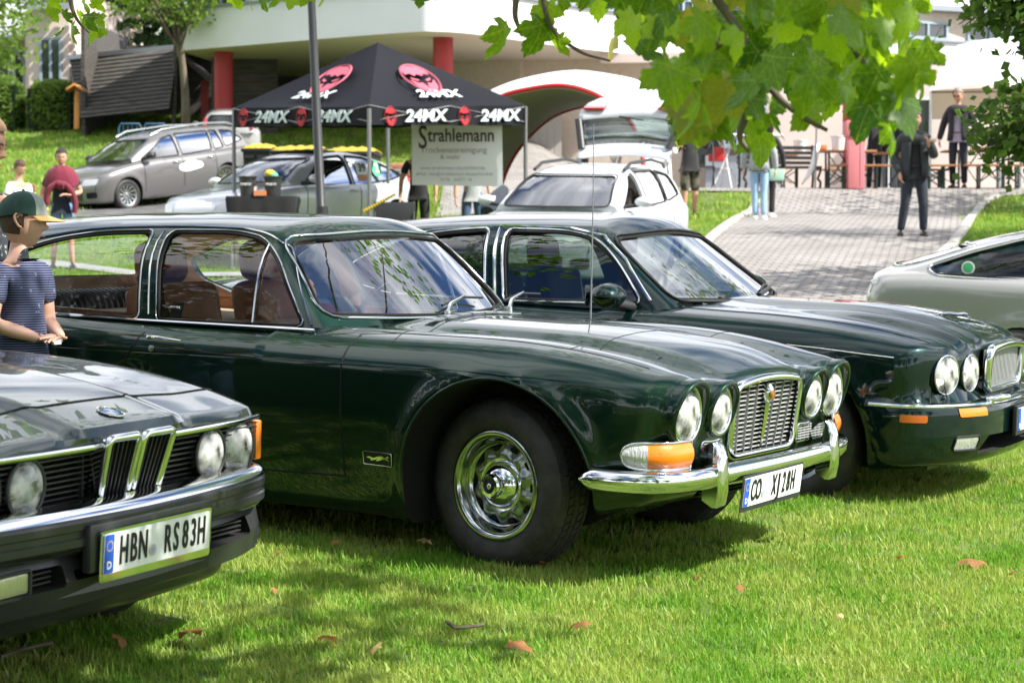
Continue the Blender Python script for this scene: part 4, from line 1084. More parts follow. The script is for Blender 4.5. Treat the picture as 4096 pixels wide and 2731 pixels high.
# ------------------------------------------------------------------ the grey green saloon with the kidney grille
def build_bmw():
    XF = lambda z: .660+.22*(z-.58)
    def ex(x, y, z, f):
        b = smax(y-(.835-.5*np.clip(x-.3, 0, 1)**3), np.abs(z-.395)-.090, .04)       # front apron
        b = smax(b, x-(.765-.10*(y/.8)**4+.25*(z-.38)), .04); b = smax(b, .38-x+.3*(.45-z), .03)
        lip = smax(y-.83, np.abs(z-.352)-.032, .03); lip = smax(lip, x-(.80-.12*(y/.8)**4), .03); lip = smax(lip, .42-x, .03)
        return smin(smin(f, b, .01), lip, .012)
    gl = rpoly([(-.715, .590), (.715, .590), (.715, .728), (-.715, .728)], .015)
    side = rpoly([(-1.30, .90), (-.62, .91), (-.90, 1.13), (-1.08, 1.28), (-1.35, 1.30)], .03); side2 = rpoly([(-1.45, .90), (-2.2, .90), (-2.35, 1.1), (-2.1, 1.28), (-1.47, 1.30)], .04)
    sp = dict(mw=pose(-1.762, 6.335, -.432, sink=.045), label="grey green metallic saloon with black slatted front and double chrome grille", group="classic cars parked side by side on the lawn",
        paint=M["bmw"], W=([-4, -3, -1.5, 0, .35, .55, .68, .80], [.80, .845, .85, .85, .838, .81, .775, .72]),
        ZF=([-4, -3, -1, -.39, .06, .40, .56, .66, .80], [.86, .90, .90, .882, .865, .822, .786, .764, .742]),
        ZC=([-4, -3, -1, -.5, .23, .49, .66, .78], [.90, .94, .935, .925, .895, .856, .812, .780]), ZB=([-4, .3, .8], [.2, .2, .24]),
        wb=2.625, xa=.0, wr=.355, R=.315, rim=.195, tw=.20, steer=0, crease=.64, tuck=.05, fy=.70, fc=.5, cc=.05, kz=.065, kf=.045, flare=.012,
        xf=lambda y, z: XF(z)+.035*(1-(y/.75)**2)-.02*(y/.75)**6, xr=lambda y, z: -3.85+0*z, xr0=-3.85, xf0=.72, relax=4, h=.022, extra=ex,
        top=lambda x, y, c: c-.016*sstep(.225, .295, y)*(x > -.7),
        cuts=[(prism(gl, "X", .55, 1.0), M["seam"])]+[(prism(rpoly([(s*.34, .380), (s*.66, .380), (s*.66, .440), (s*.34, .440)][::s], .012), "X", .60, 1.3), M["seam"]) for s in (-1, 1)]+[(prism(rpoly([(-.30, .392), (.30, .392), (.30, .420), (-.30, .420)], .01), "X", .6, 1.3), M["seam"])],
        cockpit=(-2.7, -.72, .62), doors=[-.50, -1.42, -2.3], hood=-.52, hoodw=.76, belt=.90, gapr=.0035,
        cab=dict(w=.74, zb=.90, roof=([-3.0, -2.3, -1.5, -.9], [1.30, 1.39, 1.415, 1.36]), ws=(-.45, 1.1), bl=(-2.85, .8), side=[side, side2],
            wsp=rpoly([(-.62, .96), (.62, .96), (.52, 1.29), (-.52, 1.29)], .06), blp=rpoly([(-.6, .98), (.6, .98), (.5, 1.27), (-.5, 1.27)], .06), seatx=-1.5, seatz=.32, mir=(-.62, .90, .95)))
    sp["rules"] = [("front_apron", lambda c, n, m: c.x > .385 and c.z < .475 and m == 0)]
    root, fl, fc, parts = build_car(sp)
    for q in parts.get("front_apron", []): q.data.materials[0] = M["bumper"]
    # lower apron colour: dark grey pieces proud of the body
    # chrome strip, black slats
    for s in (-1, 1):
        st = [(XF(.74)+.045-.035*(y/.75)**2-.02*(y/.75)**6, s*y, .742) for y in np.linspace(.155, .745, 12)]
        obj("strip", tube_geo(st, .0075, 6, flat=(1, 1.1)), M["chrome"], root, ang=60)
        gp = bpy.data.objects.new("side_grille", None); link(gp, root)
        for k in range(8):
            z = .602+k*.0165; y0, y1 = .150, .700
            box("slat", (XF(z)-.002, s*(y0+y1)/2, z), (.030, y1-y0, .0045), M["plastic"], gp)
        for yy in (.17, .70): box("slat_end", (XF(.66), s*yy, .66), (.02, .006, .13), M["plastic"], gp)
        box("backing", (.60, s*.43, .66), (.01, .60, .16), M["seam"], gp)
        headlamp(root, XF(.655)+.030, s*.445, .655, .072, bez=.010, bezm=M["plastic"]); headlamp(root, XF(.655)+.014, s*.625, .655, .084, bez=.010, bezm=M["plastic"])
        # corner indicator
        ci = bpy.data.objects.new("corner_indicator", None); link(ci, root)
        V = [(.655, s*.742, .600), (.690, s*.742, .725), (.600, s*.786, .728), (.570, s*.784, .603), (.63, s*.775, .60), (.66, s*.775, .727)]
        obj("lens", ([(.640, s*.735, .598), (.668, s*.735, .730), (.640, s*.775, .732), (.612, s*.775, .598), (.57, s*.800, .733), (.54, s*.800, .600)], [(0, 1, 2, 3), (3, 2, 4, 5)]), M["amber"], ci, smooth=False)
        bm = bmesh.new(); bx(bm, .648, s*.770, .664, .060, .034, .126, bev=.008); obj("side_lens", bm, M["amber"], ci)
        for k in range(9): box("rib", (.655+k*.0030, s*.738, .607+k*.0145), (.02, .014, .003), M["plastic"], ci)
        # kidney
        kd = bpy.data.objects.new("kidney_grille", None); link(kd, root)
        q = rpoly([(s*.012, .572), (s*.138, .572), (s*.158, .762), (s*.012, .762)][::s], .022)
        XK = lambda z: .722+.26*(z-.60)
        obj("surround", tube_geo([(XK(z), y, z) for y, z in q], .0125, 8, True), M["chrome"], kd, ang=60)
        obj("surround_side", ([(XK(z)-d, y, z) for d in (0, .07) for y, z in q], [(i, (i+1) % len(q), len(q)+(i+1) % len(q), len(q)+i) for i in range(len(q))]), M["chrome"], kd, ang=60)
        for k in range(6):
            yb, yt = s*(.028+k*.0185), s*(.028+k*.0225)
            obj("slat", ([(XK(z_)-.006-.025*q_, yb+(yt-yb)*(z_-.585)/.17+w_, z_) for z_ in (.585, .755) for q_ in (0, 1) for w_ in (-.0022, .0022)], [(0, 1, 5, 4), (0, 4, 6, 2), (1, 3, 7, 5)]), M["plastic"], kd, smooth=False)
        obj("backing", ([(XK(z)-.045, y, z) for y, z in q], [tuple(range(len(q)))]), M["seam"], kd, smooth=False)
        for k in range(3): box("intake_slat", (.715-.03*(s > 0), s*.50, .398+k*.014), (.04, .26, .004), M["plastic"], gp)
        if s > 0: continue
        # fog lamp
        fg = bpy.data.objects.new("fog_lamp", None); link(fg, root)
        bm = bmesh.new(); bx(bm, .725, s*.545, .410, .03, .15, .056, bev=.008); obj("lens", bm, M["foglens"], fg)
        tube("bezel", [(.742, y, z) for y, z in rpoly([(s*.468, .376), (s*.622, .376), (s*.622, .444), (s*.468, .444)], .01)], .005, M["plastic"], fg, 6, True)
    # bumper
    half = [(.28, -.850), (.42, -.850), (.52, -.840), (.605, -.808), (.665, -.750), (.705, -.67), (.740, -.45), (.762, -.2), (.770, 0)]
    path = spline([(a, b, .528) for a, b in half]+[(a, -b, .528) for a, b in half[::-1][1:]], 4)
    bp = bpy.data.objects.new("front_bumper", None); link(bp, root)
    obj("rubber_face", sweep_geo(path, [(-.03, -.050), (.028, -.050), (.040, -.038), (.040, -.018), (.034, -.014), (.034, .002), (.040, .006), (.040, .026), (.030, .038), (-.03, .038)]), M["bumper"], bp, ang=30)
    obj("chrome_top", sweep_geo(path, [(-.03, .030), (.030, .030), (.040, .040), (.034, .056), (.014, .066), (-.03, .070)]), M["chrome"], bp, ang=50)
    obj("chrome_bottom", sweep_geo(path, [(-.02, -.061), (.018, -.061), (.028, -.051), (-.02, -.051)]), M["chrome2"], bp, ang=50)
    obj("apron_skirt", sweep_geo([Vector((p.x*1.0, p.y*.985, .0)) for p in path], [(-.05, .38), (.000, .372), (.004, .350), (-.05, .342)]), M["bumper"], root, ang=40)
    bm = bmesh.new(); bx(bm, .797, 0, .480, .03, .60, .135, bev=.010); obj("plate_mount", bm, M["bumper"], bp)
    plate(root, frame((.828, 0, .462), (0, 1, 0), (.04, 0, 1)), ("HBN", -.125, -.030), ("RS83H", .125, 0), seal=(.45, .35, .6), frame_m=M["chrome"], chromeframe=True)
    # badge and bonnet shut line
    P = lift(fl, [(.655, 0)], "Z", .6, 1.1)[0]; g = grad(fl, P[None])[0]; g = Vector(g/np.linalg.norm(g))
    bd = bpy.data.objects.new("bonnet_badge", None); link(bd, root); bd.matrix_local = frame(Vector(P)+g*.001, Vector((0, 1, 0)), Vector((-1, 0, 0)))
    bd.matrix_local = Matrix.Translation(Vector(P)) @ g.to_track_quat("Z", "Y").to_matrix().to_4x4()
    obj("ring", lathe_geo([(.036, 0), (.041, .003), (.041, .006), (.037, .007), (.036, .004)], 40, "Z"), M["chrome"], bd)
    obj("field", lathe_geo([(.036, .004), (.025, .005)], 40, "Z"), M["ink"], bd)
    for k in range(4): obj("quarter", lathe_geo([(.025, .005), (0, .006)], 8, "Z", k*math.pi/2, (k+1)*math.pi/2), M["plateb2"] if k % 2 else M["whitep"], bd)
    for a in range(3): text("badge_letter", "BMW"[a], .013, M["whitep"], bd, Matrix.Rotation(math.pi/2+(1-a)*.75-math.pi/2+math.pi/2, 4, "Z") @ Matrix.Translation((.0305, 0, .0055)) @ Matrix.Rotation(-math.pi/2, 4, "Z"), ext=.0003)
    for s in (-1, 1):
        obj("bonnet_shut", tube_geo(line_on(fl, [(.555, 0), (.555, s*.20), (.52, s*.28), (.525, s*.50), (.50, s*.76)], "Z", .5, 1.2, .03, 0), .004, 5), M["seam"], root)
    obj("bonnet_side_line", tube_geo(line_on(fl, [(.60, .70), (-.4, .72)], "Y", .3, 1.2, .04, .002), .003, 5), M["seam"], root)
    return root
M["foglens"] = mat("pale_yellow_lens", (.55, .56, .32), .15, .3, coat=1, bump=.6, bscale=50, stretch=(1, 3, .1))
M["plateb2"] = mat("badge_blue", (.03, .22, .6), .3)
bmw = build_bmw()
# ------------------------------------------------------------------ people
def gauss(dx, dz, s, t=None): return np.exp(-(dx/s)**2-(dz/(t or s))**2)
def head_geo(nu=44, nv=34):
    """unit head facing -Y, centre at origin, about .235 tall"""
    V, F = [], []
    u = np.linspace(0, 2*np.pi, nu+1)[:-1]; v = np.linspace(-np.pi/2, np.pi/2, nv)
    U, Vv = np.meshgrid(u, v); X = np.sin(U)*np.cos(Vv); Y = -np.cos(U)*np.cos(Vv); Z = np.sin(Vv)
    fr = np.clip(-Y, 0, 1)
    x = X*.076; y = Y*.098; z = Z*.118
    low = np.clip(-Z, 0, 1)
    x = x*(1-.30*low**1.5); y = np.where(Y < 0, y*(1-.10*low)-.008*low, y*(1-.38*low**1.2)); x = x*(1+.04*np.clip(Z, 0, 1))
    y = np.where(Y < 0, y*(1-.10*fr*(1-np.abs(Z))), y)
    ax = np.abs(x); f = (Y < .1)
    bump = .026*gauss(x, z+.022, .010, .012)+.012*gauss(x, z-.002, .008, .022)+.006*gauss(ax-.026, z-.026, .022, .009)-.010*gauss(ax-.030, z-.008, .015, .012)
    bump += .006*gauss(x, z+.056, .020, .007)+.005*gauss(x, z+.067, .018, .006)-.004*gauss(x, z+.061, .02, .003)+.010*gauss(x, z+.095, .018, .014)+.004*gauss(ax-.042, z+.025, .018, .02)
    y = y-bump*f
    for a, b, c in zip(x.ravel(), y.ravel(), z.ravel()): V.append((a, b, c))
    for j in range(nv-1):
        for i in range(nu): F.append((j*nu+i, j*nu+(i+1) % nu, (j+1)*nu+(i+1) % nu, (j+1)*nu+i))
    return V, F
def head(par, loc, rot, k, skin, hair, style="short", eyes=True, glasses=False, detail=1):
    h = bpy.data.objects.new("head", None); link(h, par); h.location = loc; h.rotation_euler = rot; h.scale = (k, k, k)
    V, F = head_geo(); obj("face", (V, F), skin, h, ang=80)
    if eyes:
        for s in (-1, 1):
            bm = bmesh.new(); bmesh.ops.create_uvsphere(bm, u_segments=12, v_segments=8, radius=.0115, matrix=Matrix.Translation((s*.030, -.0775, .007)))
            e = obj("eye", bm, M["eye"], h)
            obj("iris", lathe_geo([(.0055, 0), (0, -.001)], 12, "Y"), M["ink"], e, loc=(s*.030, -.0895, .007))
            tube("eyebrow", [(s*.014, -.094, .024), (s*.030, -.092, .030), (s*.046, -.082, .025)], [.0028, .0034, .002], hair, h, 6)
            tube("eyelid", [(s*.018, -.0875, .010), (s*.030, -.0915, .0155), (s*.043, -.0835, .009)], .0024, skin, h, 6)
        tube("mouth", [(-.022, -.089, -.060), (-.008, -.0985, -.0595), (0, -.0975, -.0605), (.008, -.0985, -.0595), (.022, -.089, -.060)], [.0015, .004, .0042, .004, .0015], M["lips"], h, 6)
    for s in (-1, 1):
        pts = spline([(s*.073, -.004, -.030), (s*.079, .006, -.026), (s*.085, .022, -.004), (s*.087, .026, .018), (s*.083, .010, .030), (s*.076, -.004, .018)], 4)
        er = obj("ear", tube_geo(pts, .0052, 6), skin, h)
        obj("inner_ear", ([(s*.074, -.002, .016), (s*.081, .009, .024), (s*.081, .020, .012), (s*.079, .015, -.008), (s*.074, .002, -.022)], [(0, 1, 2, 3, 4)]), skin, er, smooth=False)
    # hair shell
    def line(X, Y, Z):
        if style == "long": return Z > -.115+.9*np.clip(-Y-.005, 0, 1)*1.6
        if style == "cap": return (Z < .045) & (Z > np.where(Y < -.015, .02, -.062)) & (Y > -.05)
        if style == "bald": return (Z > -.055) & (Y > .03) & (Z < .05)
        return Z > np.where(Y < -.015, .062+.15*np.clip(-Y-.06, -.04, .05), np.where(Y < .015, -.010+.3*np.clip(.015-Y, 0, .03)*3, -.052))
    P = np.array(V); n = np.array([noise.noise(Vector(p)*28+Vector((k*9, 0, 0))) for p in V]); n2 = np.array([noise.noise(Vector(p)*70) for p in V])
    top = np.clip(P[:, 2]/.118, 0, 1)
    th = (.008+.014*top+.007*n+.004*n2)*(1.6 if style in ("long", "full") else (1.0 if style == "short" else .45))
    Q = P/np.linalg.norm(P, axis=1)[:, None]; P2 = P+Q*np.clip(th, .003, .06)[:, None]
    ok = line(P[:, 0], P[:, 1], P[:, 2])
    if style == "long":
        drop = np.clip(-.02-P[:, 2], 0, 1); P2[:, 2] -= drop*1.1; P2[:, 1] += drop*.3
    Fh = [q for q in F if sum(ok[i] for i in q) >= 3]
    obj("hair", ([tuple(p) for p in P2], Fh), hair, h, ang=80)
    if glasses:
        for s in (-1, 1):
            obj("dark_lens", lathe_geo([(.019, 0), (0, -.004)], 16, "Y"), M["ink"], h, loc=(s*.029, -.098, .007))
            tube("temple", [(s*.046, -.09, .012), (s*.078, 0, .014)], .002, M["ink"], h, 5)
        tube("bridge", [(-.012, -.099, .012), (.012, -.099, .012)], .002, M["ink"], h, 5)
    return h
def skin_mesh(name, par, joints, edges, material, sub=2, root=0):
    """joints: list of (x,y,z,rx,ry); one continuous surface"""
    me = bpy.data.meshes.new(name); me.from_pydata([j[:3] for j in joints], edges, []); me.materials.append(material)
    o = bpy.data.objects.new(name, me); link(o, par)
    md = o.modifiers.new("skin", "SKIN"); md.use_smooth_shade = True; md.branch_smoothing = .6
    for i, j in enumerate(joints):
        sv = me.skin_vertices[0].data[i]; sv.radius = (j[3], j[4]); sv.use_root = (i == root)
    sd = o.modifiers.new("sub", "SUBSURF"); sd.levels = sd.render_levels = sub
    return o
def hand_geo(palm, dirv, up, side, k=1.0, curl=.5):
    """palm: wrist position, dirv: towards fingers, up: back of the hand, side: thumb side sign"""
    d = Vector(dirv).normalized(); b = Vector(up); b = (b-d*b.dot(d)).normalized(); w = d.cross(b)*side; p = Vector(palm); parts = []
    parts.append(tube_geo([p-d*.02*k, p+d*.02*k, p+d*.05*k, p+d*.085*k], [.020*k, .026*k, .030*k, .027*k], 10, flat=(1.15, .50) if abs(w.dot(Vector((0, 0, 1)).cross(d))) > .5 else (.50, 1.15)))
    for i, (o, L) in enumerate(((.026, .070), (.009, .080), (-.009, .074), (-.026, .058))):
        q = p+d*.078*k+w*o*k; pts = [q-d*.02*k, q]; dd = d.copy()
        for s in (.42, .33, .25):
            dd = (dd*math.cos(curl*.9)-b*math.sin(curl*.9)).normalized(); b2 = b
            q = q+dd*L*s*k; pts.append(q)
        parts.append(tube_geo(pts, [.0085*k, .0090*k, .0082*k, .0074*k, .0055*k], 8))
    q = p+d*.025*k+w*.024*k
    parts.append(tube_geo([q-w*.01*k, q+w*.018*k+d*.018*k, q+w*.026*k+d*.042*k-b*.01*k, q+w*.022*k+d*.062*k-b*.018*k], [.011*k, .0115*k, .0095*k, .006*k], 8))
    return join_geo(parts)
def shoe(par, a, d, m, k=1.0, sole=None):
    d = Vector((d[0], d[1], 0)).normalized(); p = Vector(a)
    g = tube_geo([p-d*.075*k+Vector((0, 0, .045)), p-d*.06*k+Vector((0, 0, .045)), p+Vector((0, 0, .052)), p+d*.10*k+Vector((0, 0, .038)), p+d*.165*k+Vector((0, 0, .030)), p+d*.195*k+Vector((0, 0, .026))], [.02*k, .040*k, .046*k, .044*k, .036*k, .014*k], 12)
    V = [Vector((v.x, v.y, max(v.z, p.z+.006))) for v in g[0]]
    s = obj("shoe", (V, g[1]), m, par, ang=60)
    g2 = tube_geo([p-d*.08*k+Vector((0, 0, .012)), p+d*.02*k+Vector((0, 0, .012)), p+d*.12*k+Vector((0, 0, .012)), p+d*.2*k+Vector((0, 0, .012))], [.036*k, .040*k, .048*k, .020*k], 10)
    obj("sole", ([Vector((v.x, v.y, p.z+(v.z-p.z-.012)*.28+.012)) for v in g2[0]], g2[1]), sole or M["whitep"], s)
def person(label, loc, rz, H=1.75, group=None, skinm=None, top=None, sleeve="short", bottom=None, legs="long", shoes=None, hair=None, style="short",
           arms=None, lg=None, headrot=(0, 0, 0), build=1.0, jacket=None, glasses=False, head_on=True, sole=None, child=False, sub=2, eyes=True, lean=0, belt=None, detail=False, topname="shirt"):
    """stands at loc, faces -Y when rz=0. arms: {'l':(elbow,wrist,handdir),'r':...} relative to a 1.75 m figure; l is +X"""
    skinm = skinm or M["skin"]; k = H/1.75; b = build
    root = empty("person", loc, rz, label, "person", group)
    hk = 1.08 if not child else (1.0+ .22*(1.75-H)/.45)
    A = {"l": ((.255, .02, 1.14), (.275, -.05, .88), (0, -.15, -1)), "r": ((-.255, .02, 1.14), (-.275, -.05, .88), (0, -.15, -1))}
    if arms: A.update(arms)
    L = {"l": ((.10, -.01, .50), (.105, .03, .085)), "r": ((-.10, -.01, .50), (-.105, .03, .085))}
    if lg: L.update(lg)
    S = lambda p: (p[0]*k, p[1]*k, p[2]*k)
    def J(p, rx, ry=None): q = S(p); return (q[0], q[1], q[2], rx*k, (ry or rx)*k)
    base = [J((0, 0, .97), .135*b, .105*b), J((0, -.005+lean*.3, 1.14), .120*b, .095*b), J((0, .005+lean*.7, 1.33), .140*b, .105*b), J((0, .012+lean, 1.455), .075, .062), J((0, .0+lean, 1.52), .050, .052), J((0, -.006+lean*1.1, 1.60), .048, .052)]
    jj = list(base); ee = [(0, 1), (1, 2), (2, 3), (3, 4), (4, 5)]
    idx = {}
    for s, sg in (("l", 1), ("r", -1)):
        n = len(jj); jj += [J((sg*.165*b, .008+lean, 1.405), .058*b), J(A[s][0], .041*b), J(tuple((A[s][0][i]*.45+A[s][1][i]*.55) for i in range(3)), .036*b), J(A[s][1], .025)]
        ee += [(2, n), (n, n+1), (n+1, n+2), (n+2, n+3)]; idx["a"+s] = n
        n = len(jj); hp = (sg*.088, 0, .90); jj += [J(hp, .090*b), J(L[s][0], .056*b), J(tuple((L[s][0][i]*.65+L[s][1][i]*.35) for i in range(3)), .052*b), J(L[s][1], .034)]
        ee += [(0, n), (n, n+1), (n+1, n+2), (n+2, n+3)]; idx["g"+s] = n
    skin_mesh("body", root, jj, ee, skinm, sub)
    # clothes
    def chain(name, ids, extra_r, m, cutlast=None, par=root):
        mp = {}; q = []
        for i in ids:
            mp[i] = len(q); j = jj[i]; dz = 0; q.append([j[0], j[1], j[2]+dz, j[3]+extra_r*k, j[4]+extra_r*k])
        e2 = [(mp[a], mp[c]) for a, c in ee if a in mp and c in mp]
        if 0 in mp:
            j = q[0]; zz = -.12 if extra_r > .015 else .13; q.append([j[0], j[1], j[2]+zz*k, j[3]*(1.0 if zz < 0 else .93), j[4]*(1.0 if zz < 0 else .93)]); e2.append((0, len(q)-1))
        if cutlast:
            for i, t, rr in cutlast:   # shorten the last piece of a sleeve / leg
                pa = [a for a, c in ee if c == i][0]; A_, B_ = Vector(jj[pa][:3]), Vector(jj[i][:3]); c = A_+(B_-A_)*t; w = mp[i]
                q[w][0:3] = list(c); q[w][3] = q[w][4] = rr*k
        return skin_mesh(name, par, [tuple(x) for x in q], e2, m, sub)
    if bottom:
        ids = [0]; cut = []
        for s in "lr":
            n = idx["g"+s]; ids += [n, n+1, n+2]+([n+3] if legs == "long" else [])
            if legs == "short": cut.append((n+2, .15, .078))
            else: cut.append((n+3, .97, .058))
        tr = chain("trousers" if legs == "long" else "shorts", ids, .014, bottom, cut)
        if belt: tube("belt", [(.145*b*k*math.cos(a), .118*b*k*math.sin(a), 1.0*k) for a in np.linspace(0, 2*math.pi, 21)[:-1]], .014*k, belt, tr, 6, True)
    if top:
        ids = [0, 1, 2, 3]; cut = []
        for s in "lr":
            n = idx["a"+s]; ids += [n, n+1]+([n+2, n+3] if sleeve == "long" else [])
            if sleeve == "short": cut.append((n+1, .72, .062*b))
            else: cut.append((n+3, .95, .040))
        tp = chain(topname, ids, .018, top, cut)
    if jacket:
        ids = [0, 1, 2, 3]; cut = []
        for s in "lr":
            n = idx["a"+s]; ids += [n, n+1, n+2, n+3]; cut.append((n+3, .93, .045))
        n0 = len(ids)
        jk = skin_mesh("jacket_sleeves", root, [(jj[i][0], jj[i][1], jj[i][2], jj[i][3]+.026*k, jj[i][4]+.026*k) for i in [2]+[q for q in ids if q > 5]],
                       [(0, 1), (1, 2), (2, 3), (3, 4), (0, 5), (5, 6), (6, 7), (7, 8)], jacket, sub)
        # open jacket body: sheet round the trunk with a gap at the front
        V, F = [], []; rows = [(.86, .205, .165), (.98, .190, .150), (1.14, .172, .140), (1.30, .195, .148), (1.40, .185, .128), (1.47, .095, .088)]
        m_ = 26
        for (z, rx, ry) in rows:
            g = .42 if z < 1.3 else .34
            for i in range(m_+1):
                a = -math.pi/2+g+(2*math.pi-2*g)*i/m_; wv = 1+.03*math.sin(a*7+z*9)
                V.append((rx*b*math.cos(a)*wv*k, (ry*b*math.sin(a)*wv+.0+lean*min(1, max(0, (z-1)/.4)))*k, z*k))
        for j in range(len(rows)-1):
            for i in range(m_): F.append((j*(m_+1)+i, j*(m_+1)+i+1, (j+1)*(m_+1)+i+1, (j+1)*(m_+1)+i))
        jb = obj("jacket", (V, F), jacket, root, ang=80); sm = jb.modifiers.new("thick", "SOLIDIFY"); sm.thickness = .012
    for s, sg in (("l", 1), ("r", -1)):
        e, w, hd = A[s]
        obj("hand", hand_geo(S(w), hd, (sg*.9, .1, .1) if abs(hd[2]) > .6 else (0, -.2, 1), -sg if abs(hd[2]) > .6 else sg, k*1.0, .35), skinm, root)
        an = S(L[s][1]); shoe(root, (an[0], an[1], (L[s][1][2]-.085)*k), (sg*.12, -1), shoes or M["ink"], k, sole)
    if head_on: head(root, (0, (-.018+lean*1.15)*k, 1.655*k), headrot, k*hk, skinm, hair or M["hairb"], style, eyes, glasses)
    return root
M["skin"] = mat("skin", (.60, .32, .22), .5, bump=.1, bscale=200); M["skin2"] = mat("light_skin", (.68, .40, .29), .5)
M["skin"].node_tree.nodes["Principled BSDF"].inputs["Subsurface Weight"].default_value = .15
M["lips"] = mat("lips", (.42, .15, .13), .45); M["eye"] = mat("eye_white", (.75, .74, .72), .2, coat=1)
M["hairb"] = mat("brown_hair", (.085, .045, .025), .55, bump=.8, bscale=90, stretch=(3, 3, .6)); M["haird"] = mat("dark_hair", (.02, .014, .010), .5, bump=.8, bscale=90, stretch=(3, 3, .6))
M["hairl"] = mat("light_brown_hair", (.22, .13, .07), .55, bump=.8, bscale=90, stretch=(3, 3, .6)); M["hairg"] = mat("grey_hair", (.26, .22, .19), .6, bump=.8, bscale=90)
M["denim"] = cloth("blue_denim", (.12, .24, .46)); M["denimd"] = cloth("dark_denim", (.02, .028, .042)); M["denimm"] = cloth("mid_denim", (.05, .10, .19)); M["jeansl"] = cloth("light_denim", (.30, .45, .66))
M["blackc"] = cloth("black_cloth", (.010, .010, .012)); M["navy"] = cloth("navy_cloth", (.008, .012, .03)); M["maroon"] = cloth("maroon_knit", (.17, .012, .035)); M["whitec"] = cloth("white_cotton", (.78, .78, .80))
M["greyj"] = cloth("dark_grey_fleece", (.030, .036, .038)); M["suit"] = cloth("dark_suit", (.014, .014, .020)); M["shirtp"] = cloth("pale_violet_shirt", (.36, .30, .38)); M["greyc"] = cloth("light_grey_cloth", (.33, .35, .36))
M["camo"] = mat("camouflage_cloth", (.018, .020, .014), .9, col2=(.11, .10, .07), vscale=9, detail=1, ramp=(.45, .55)); M["shoed"] = mat("dark_leather_shoe", (.025, .018, .014), .5); M["brownbelt"] = mat("brown_belt", (.12, .04, .02), .4)
def stripes():
    m = bpy.data.materials.new("navy_striped_cotton"); m.use_nodes = True; t = m.node_tree; b = t.nodes["Principled BSDF"]; b.inputs["Roughness"].default_value = .9
    tc = N(t, "ShaderNodeTexCoord"); sp = N(t, "ShaderNodeSeparateXYZ"); t.links.new(tc.outputs["Object"], sp.inputs[0])
    mu = N(t, "ShaderNodeMath", operation="MULTIPLY"); mu.inputs[1].default_value = 2*math.pi/.0095; t.links.new(sp.outputs[2], mu.inputs[0])
    si = N(t, "ShaderNodeMath", operation="SINE"); t.links.new(mu.outputs[0], si.inputs[0])
    gt = N(t, "ShaderNodeMath", operation="GREATER_THAN"); gt.inputs[1].default_value = .60; t.links.new(si.outputs[0], gt.inputs[0])
    v = N(t, "ShaderNodeTexVoronoi"); v.inputs["Scale"].default_value = 17; t.links.new(tc.outputs["Object"], v.inputs[0])
    lt = N(t, "ShaderNodeMath", operation="LESS_THAN"); lt.inputs[1].default_value = .13; t.links.new(v.outputs["Distance"], lt.inputs[0])
    mx = N(t, "ShaderNodeMath", operation="MAXIMUM"); t.links.new(gt.outputs[0], mx.inputs[0]); t.links.new(lt.outputs[0], mx.inputs[1])
    c = N(t, "ShaderNodeMix", data_type="RGBA"); c.inputs[6].default_value = (.012, .018, .055, 1); c.inputs[7].default_value = (.17, .19, .30, 1)
    t.links.new(mx.outputs[0], c.inputs[0]); t.links.new(c.outputs[2], b.inputs["Base Color"]); return m
M["stripes"] = stripes(); M["pattern"] = mat("grey_patterned_cotton", (.035, .042, .050), .9, col2=(.30, .32, .33), vscale=45, detail=1, ramp=(.62, .66))
M["capg"] = cloth("dark_green_cap_cloth", (.014, .055, .038)); M["capl"] = cloth("grey_green_cap_cloth", (.26, .31, .27)); M["capo"] = cloth("orange_cap_peak", (.62, .30, .10))

def on_ground(Dx, y, dz=0):
    p = at(Dx, 784, y); return Vector((p.x, y, gzf(p.x, y)+dz))
# boy in the cap: stands between the two front cars, faces right
b = person("boy in a dark green cap with orange peak and navy striped shirt", on_ground(47, 8.35), R(66), 1.31, skinm=M["skin2"], top=M["stripes"], sleeve="short", bottom=M["denimm"], legs="short",
    child=True, hair=M["hairb"], style="cap", headrot=(R(6), 0, R(32)), build=1.12, shoes=M["ink"], topname="tshirt",
    arms={"l": ((.235, .0, 1.12), (.10, -.19, 1.04), (-.9, -.10, .10)), "r": ((-.245, -.0, 1.12), (-.06, -.17, 1.04), (.9, -.2, .12))})
hd = [c for c in b.children if c.name.startswith("head")][0]
cp = bpy.data.objects.new("cap", None); link(cp, hd)
def dome(a0, a1, m, nm):
    V, F = [], []; nu, nv = 16, 12
    for i in range(nu+1):
        a = a0+(a1-a0)*i/nu
        for j in range(nv+1):
            t = j/nv*math.pi/2; r = math.cos(t)**.8
            V.append((.0900*math.sin(a)*r, -.112*math.cos(a)*r+.008, .028+.100*math.sin(t)-.030*(math.cos(a) < 0)*(-math.cos(a))*math.cos(t)))
    for i in range(nu):
        for j in range(nv): F.append((i*(nv+1)+j, (i+1)*(nv+1)+j, (i+1)*(nv+1)+j+1, i*(nv+1)+j+1))
    return obj(nm, (V, F), m, cp, ang=80)
dome(-R(52), R(52), M["capl"], "front_panel")
for a0, a1 in ((52, 116), (116, 180), (180, 244), (244, 308)): dome(R(a0), R(a1), M["capg"], "panel")
V, F = [], []
for i in range(17):
    a = -R(62)+R(124)*i/16
    for j in range(5):
        t = j/4; e = math.cos(a*1.35)**.6
        V.append(((.088+.004*t)*math.sin(a), -.104*math.cos(a)-.075*t*e, .030-.018*t-.012*(math.sin(a)**2)))
for i in range(16):
    for j in range(4): F.append((i*5+j, (i+1)*5+j, (i+1)*5+j+1, i*5+j+1))
pk = obj("peak", (V, F), M["capo"], cp, ang=80); pk.modifiers.new("t", "SOLIDIFY").thickness = .004
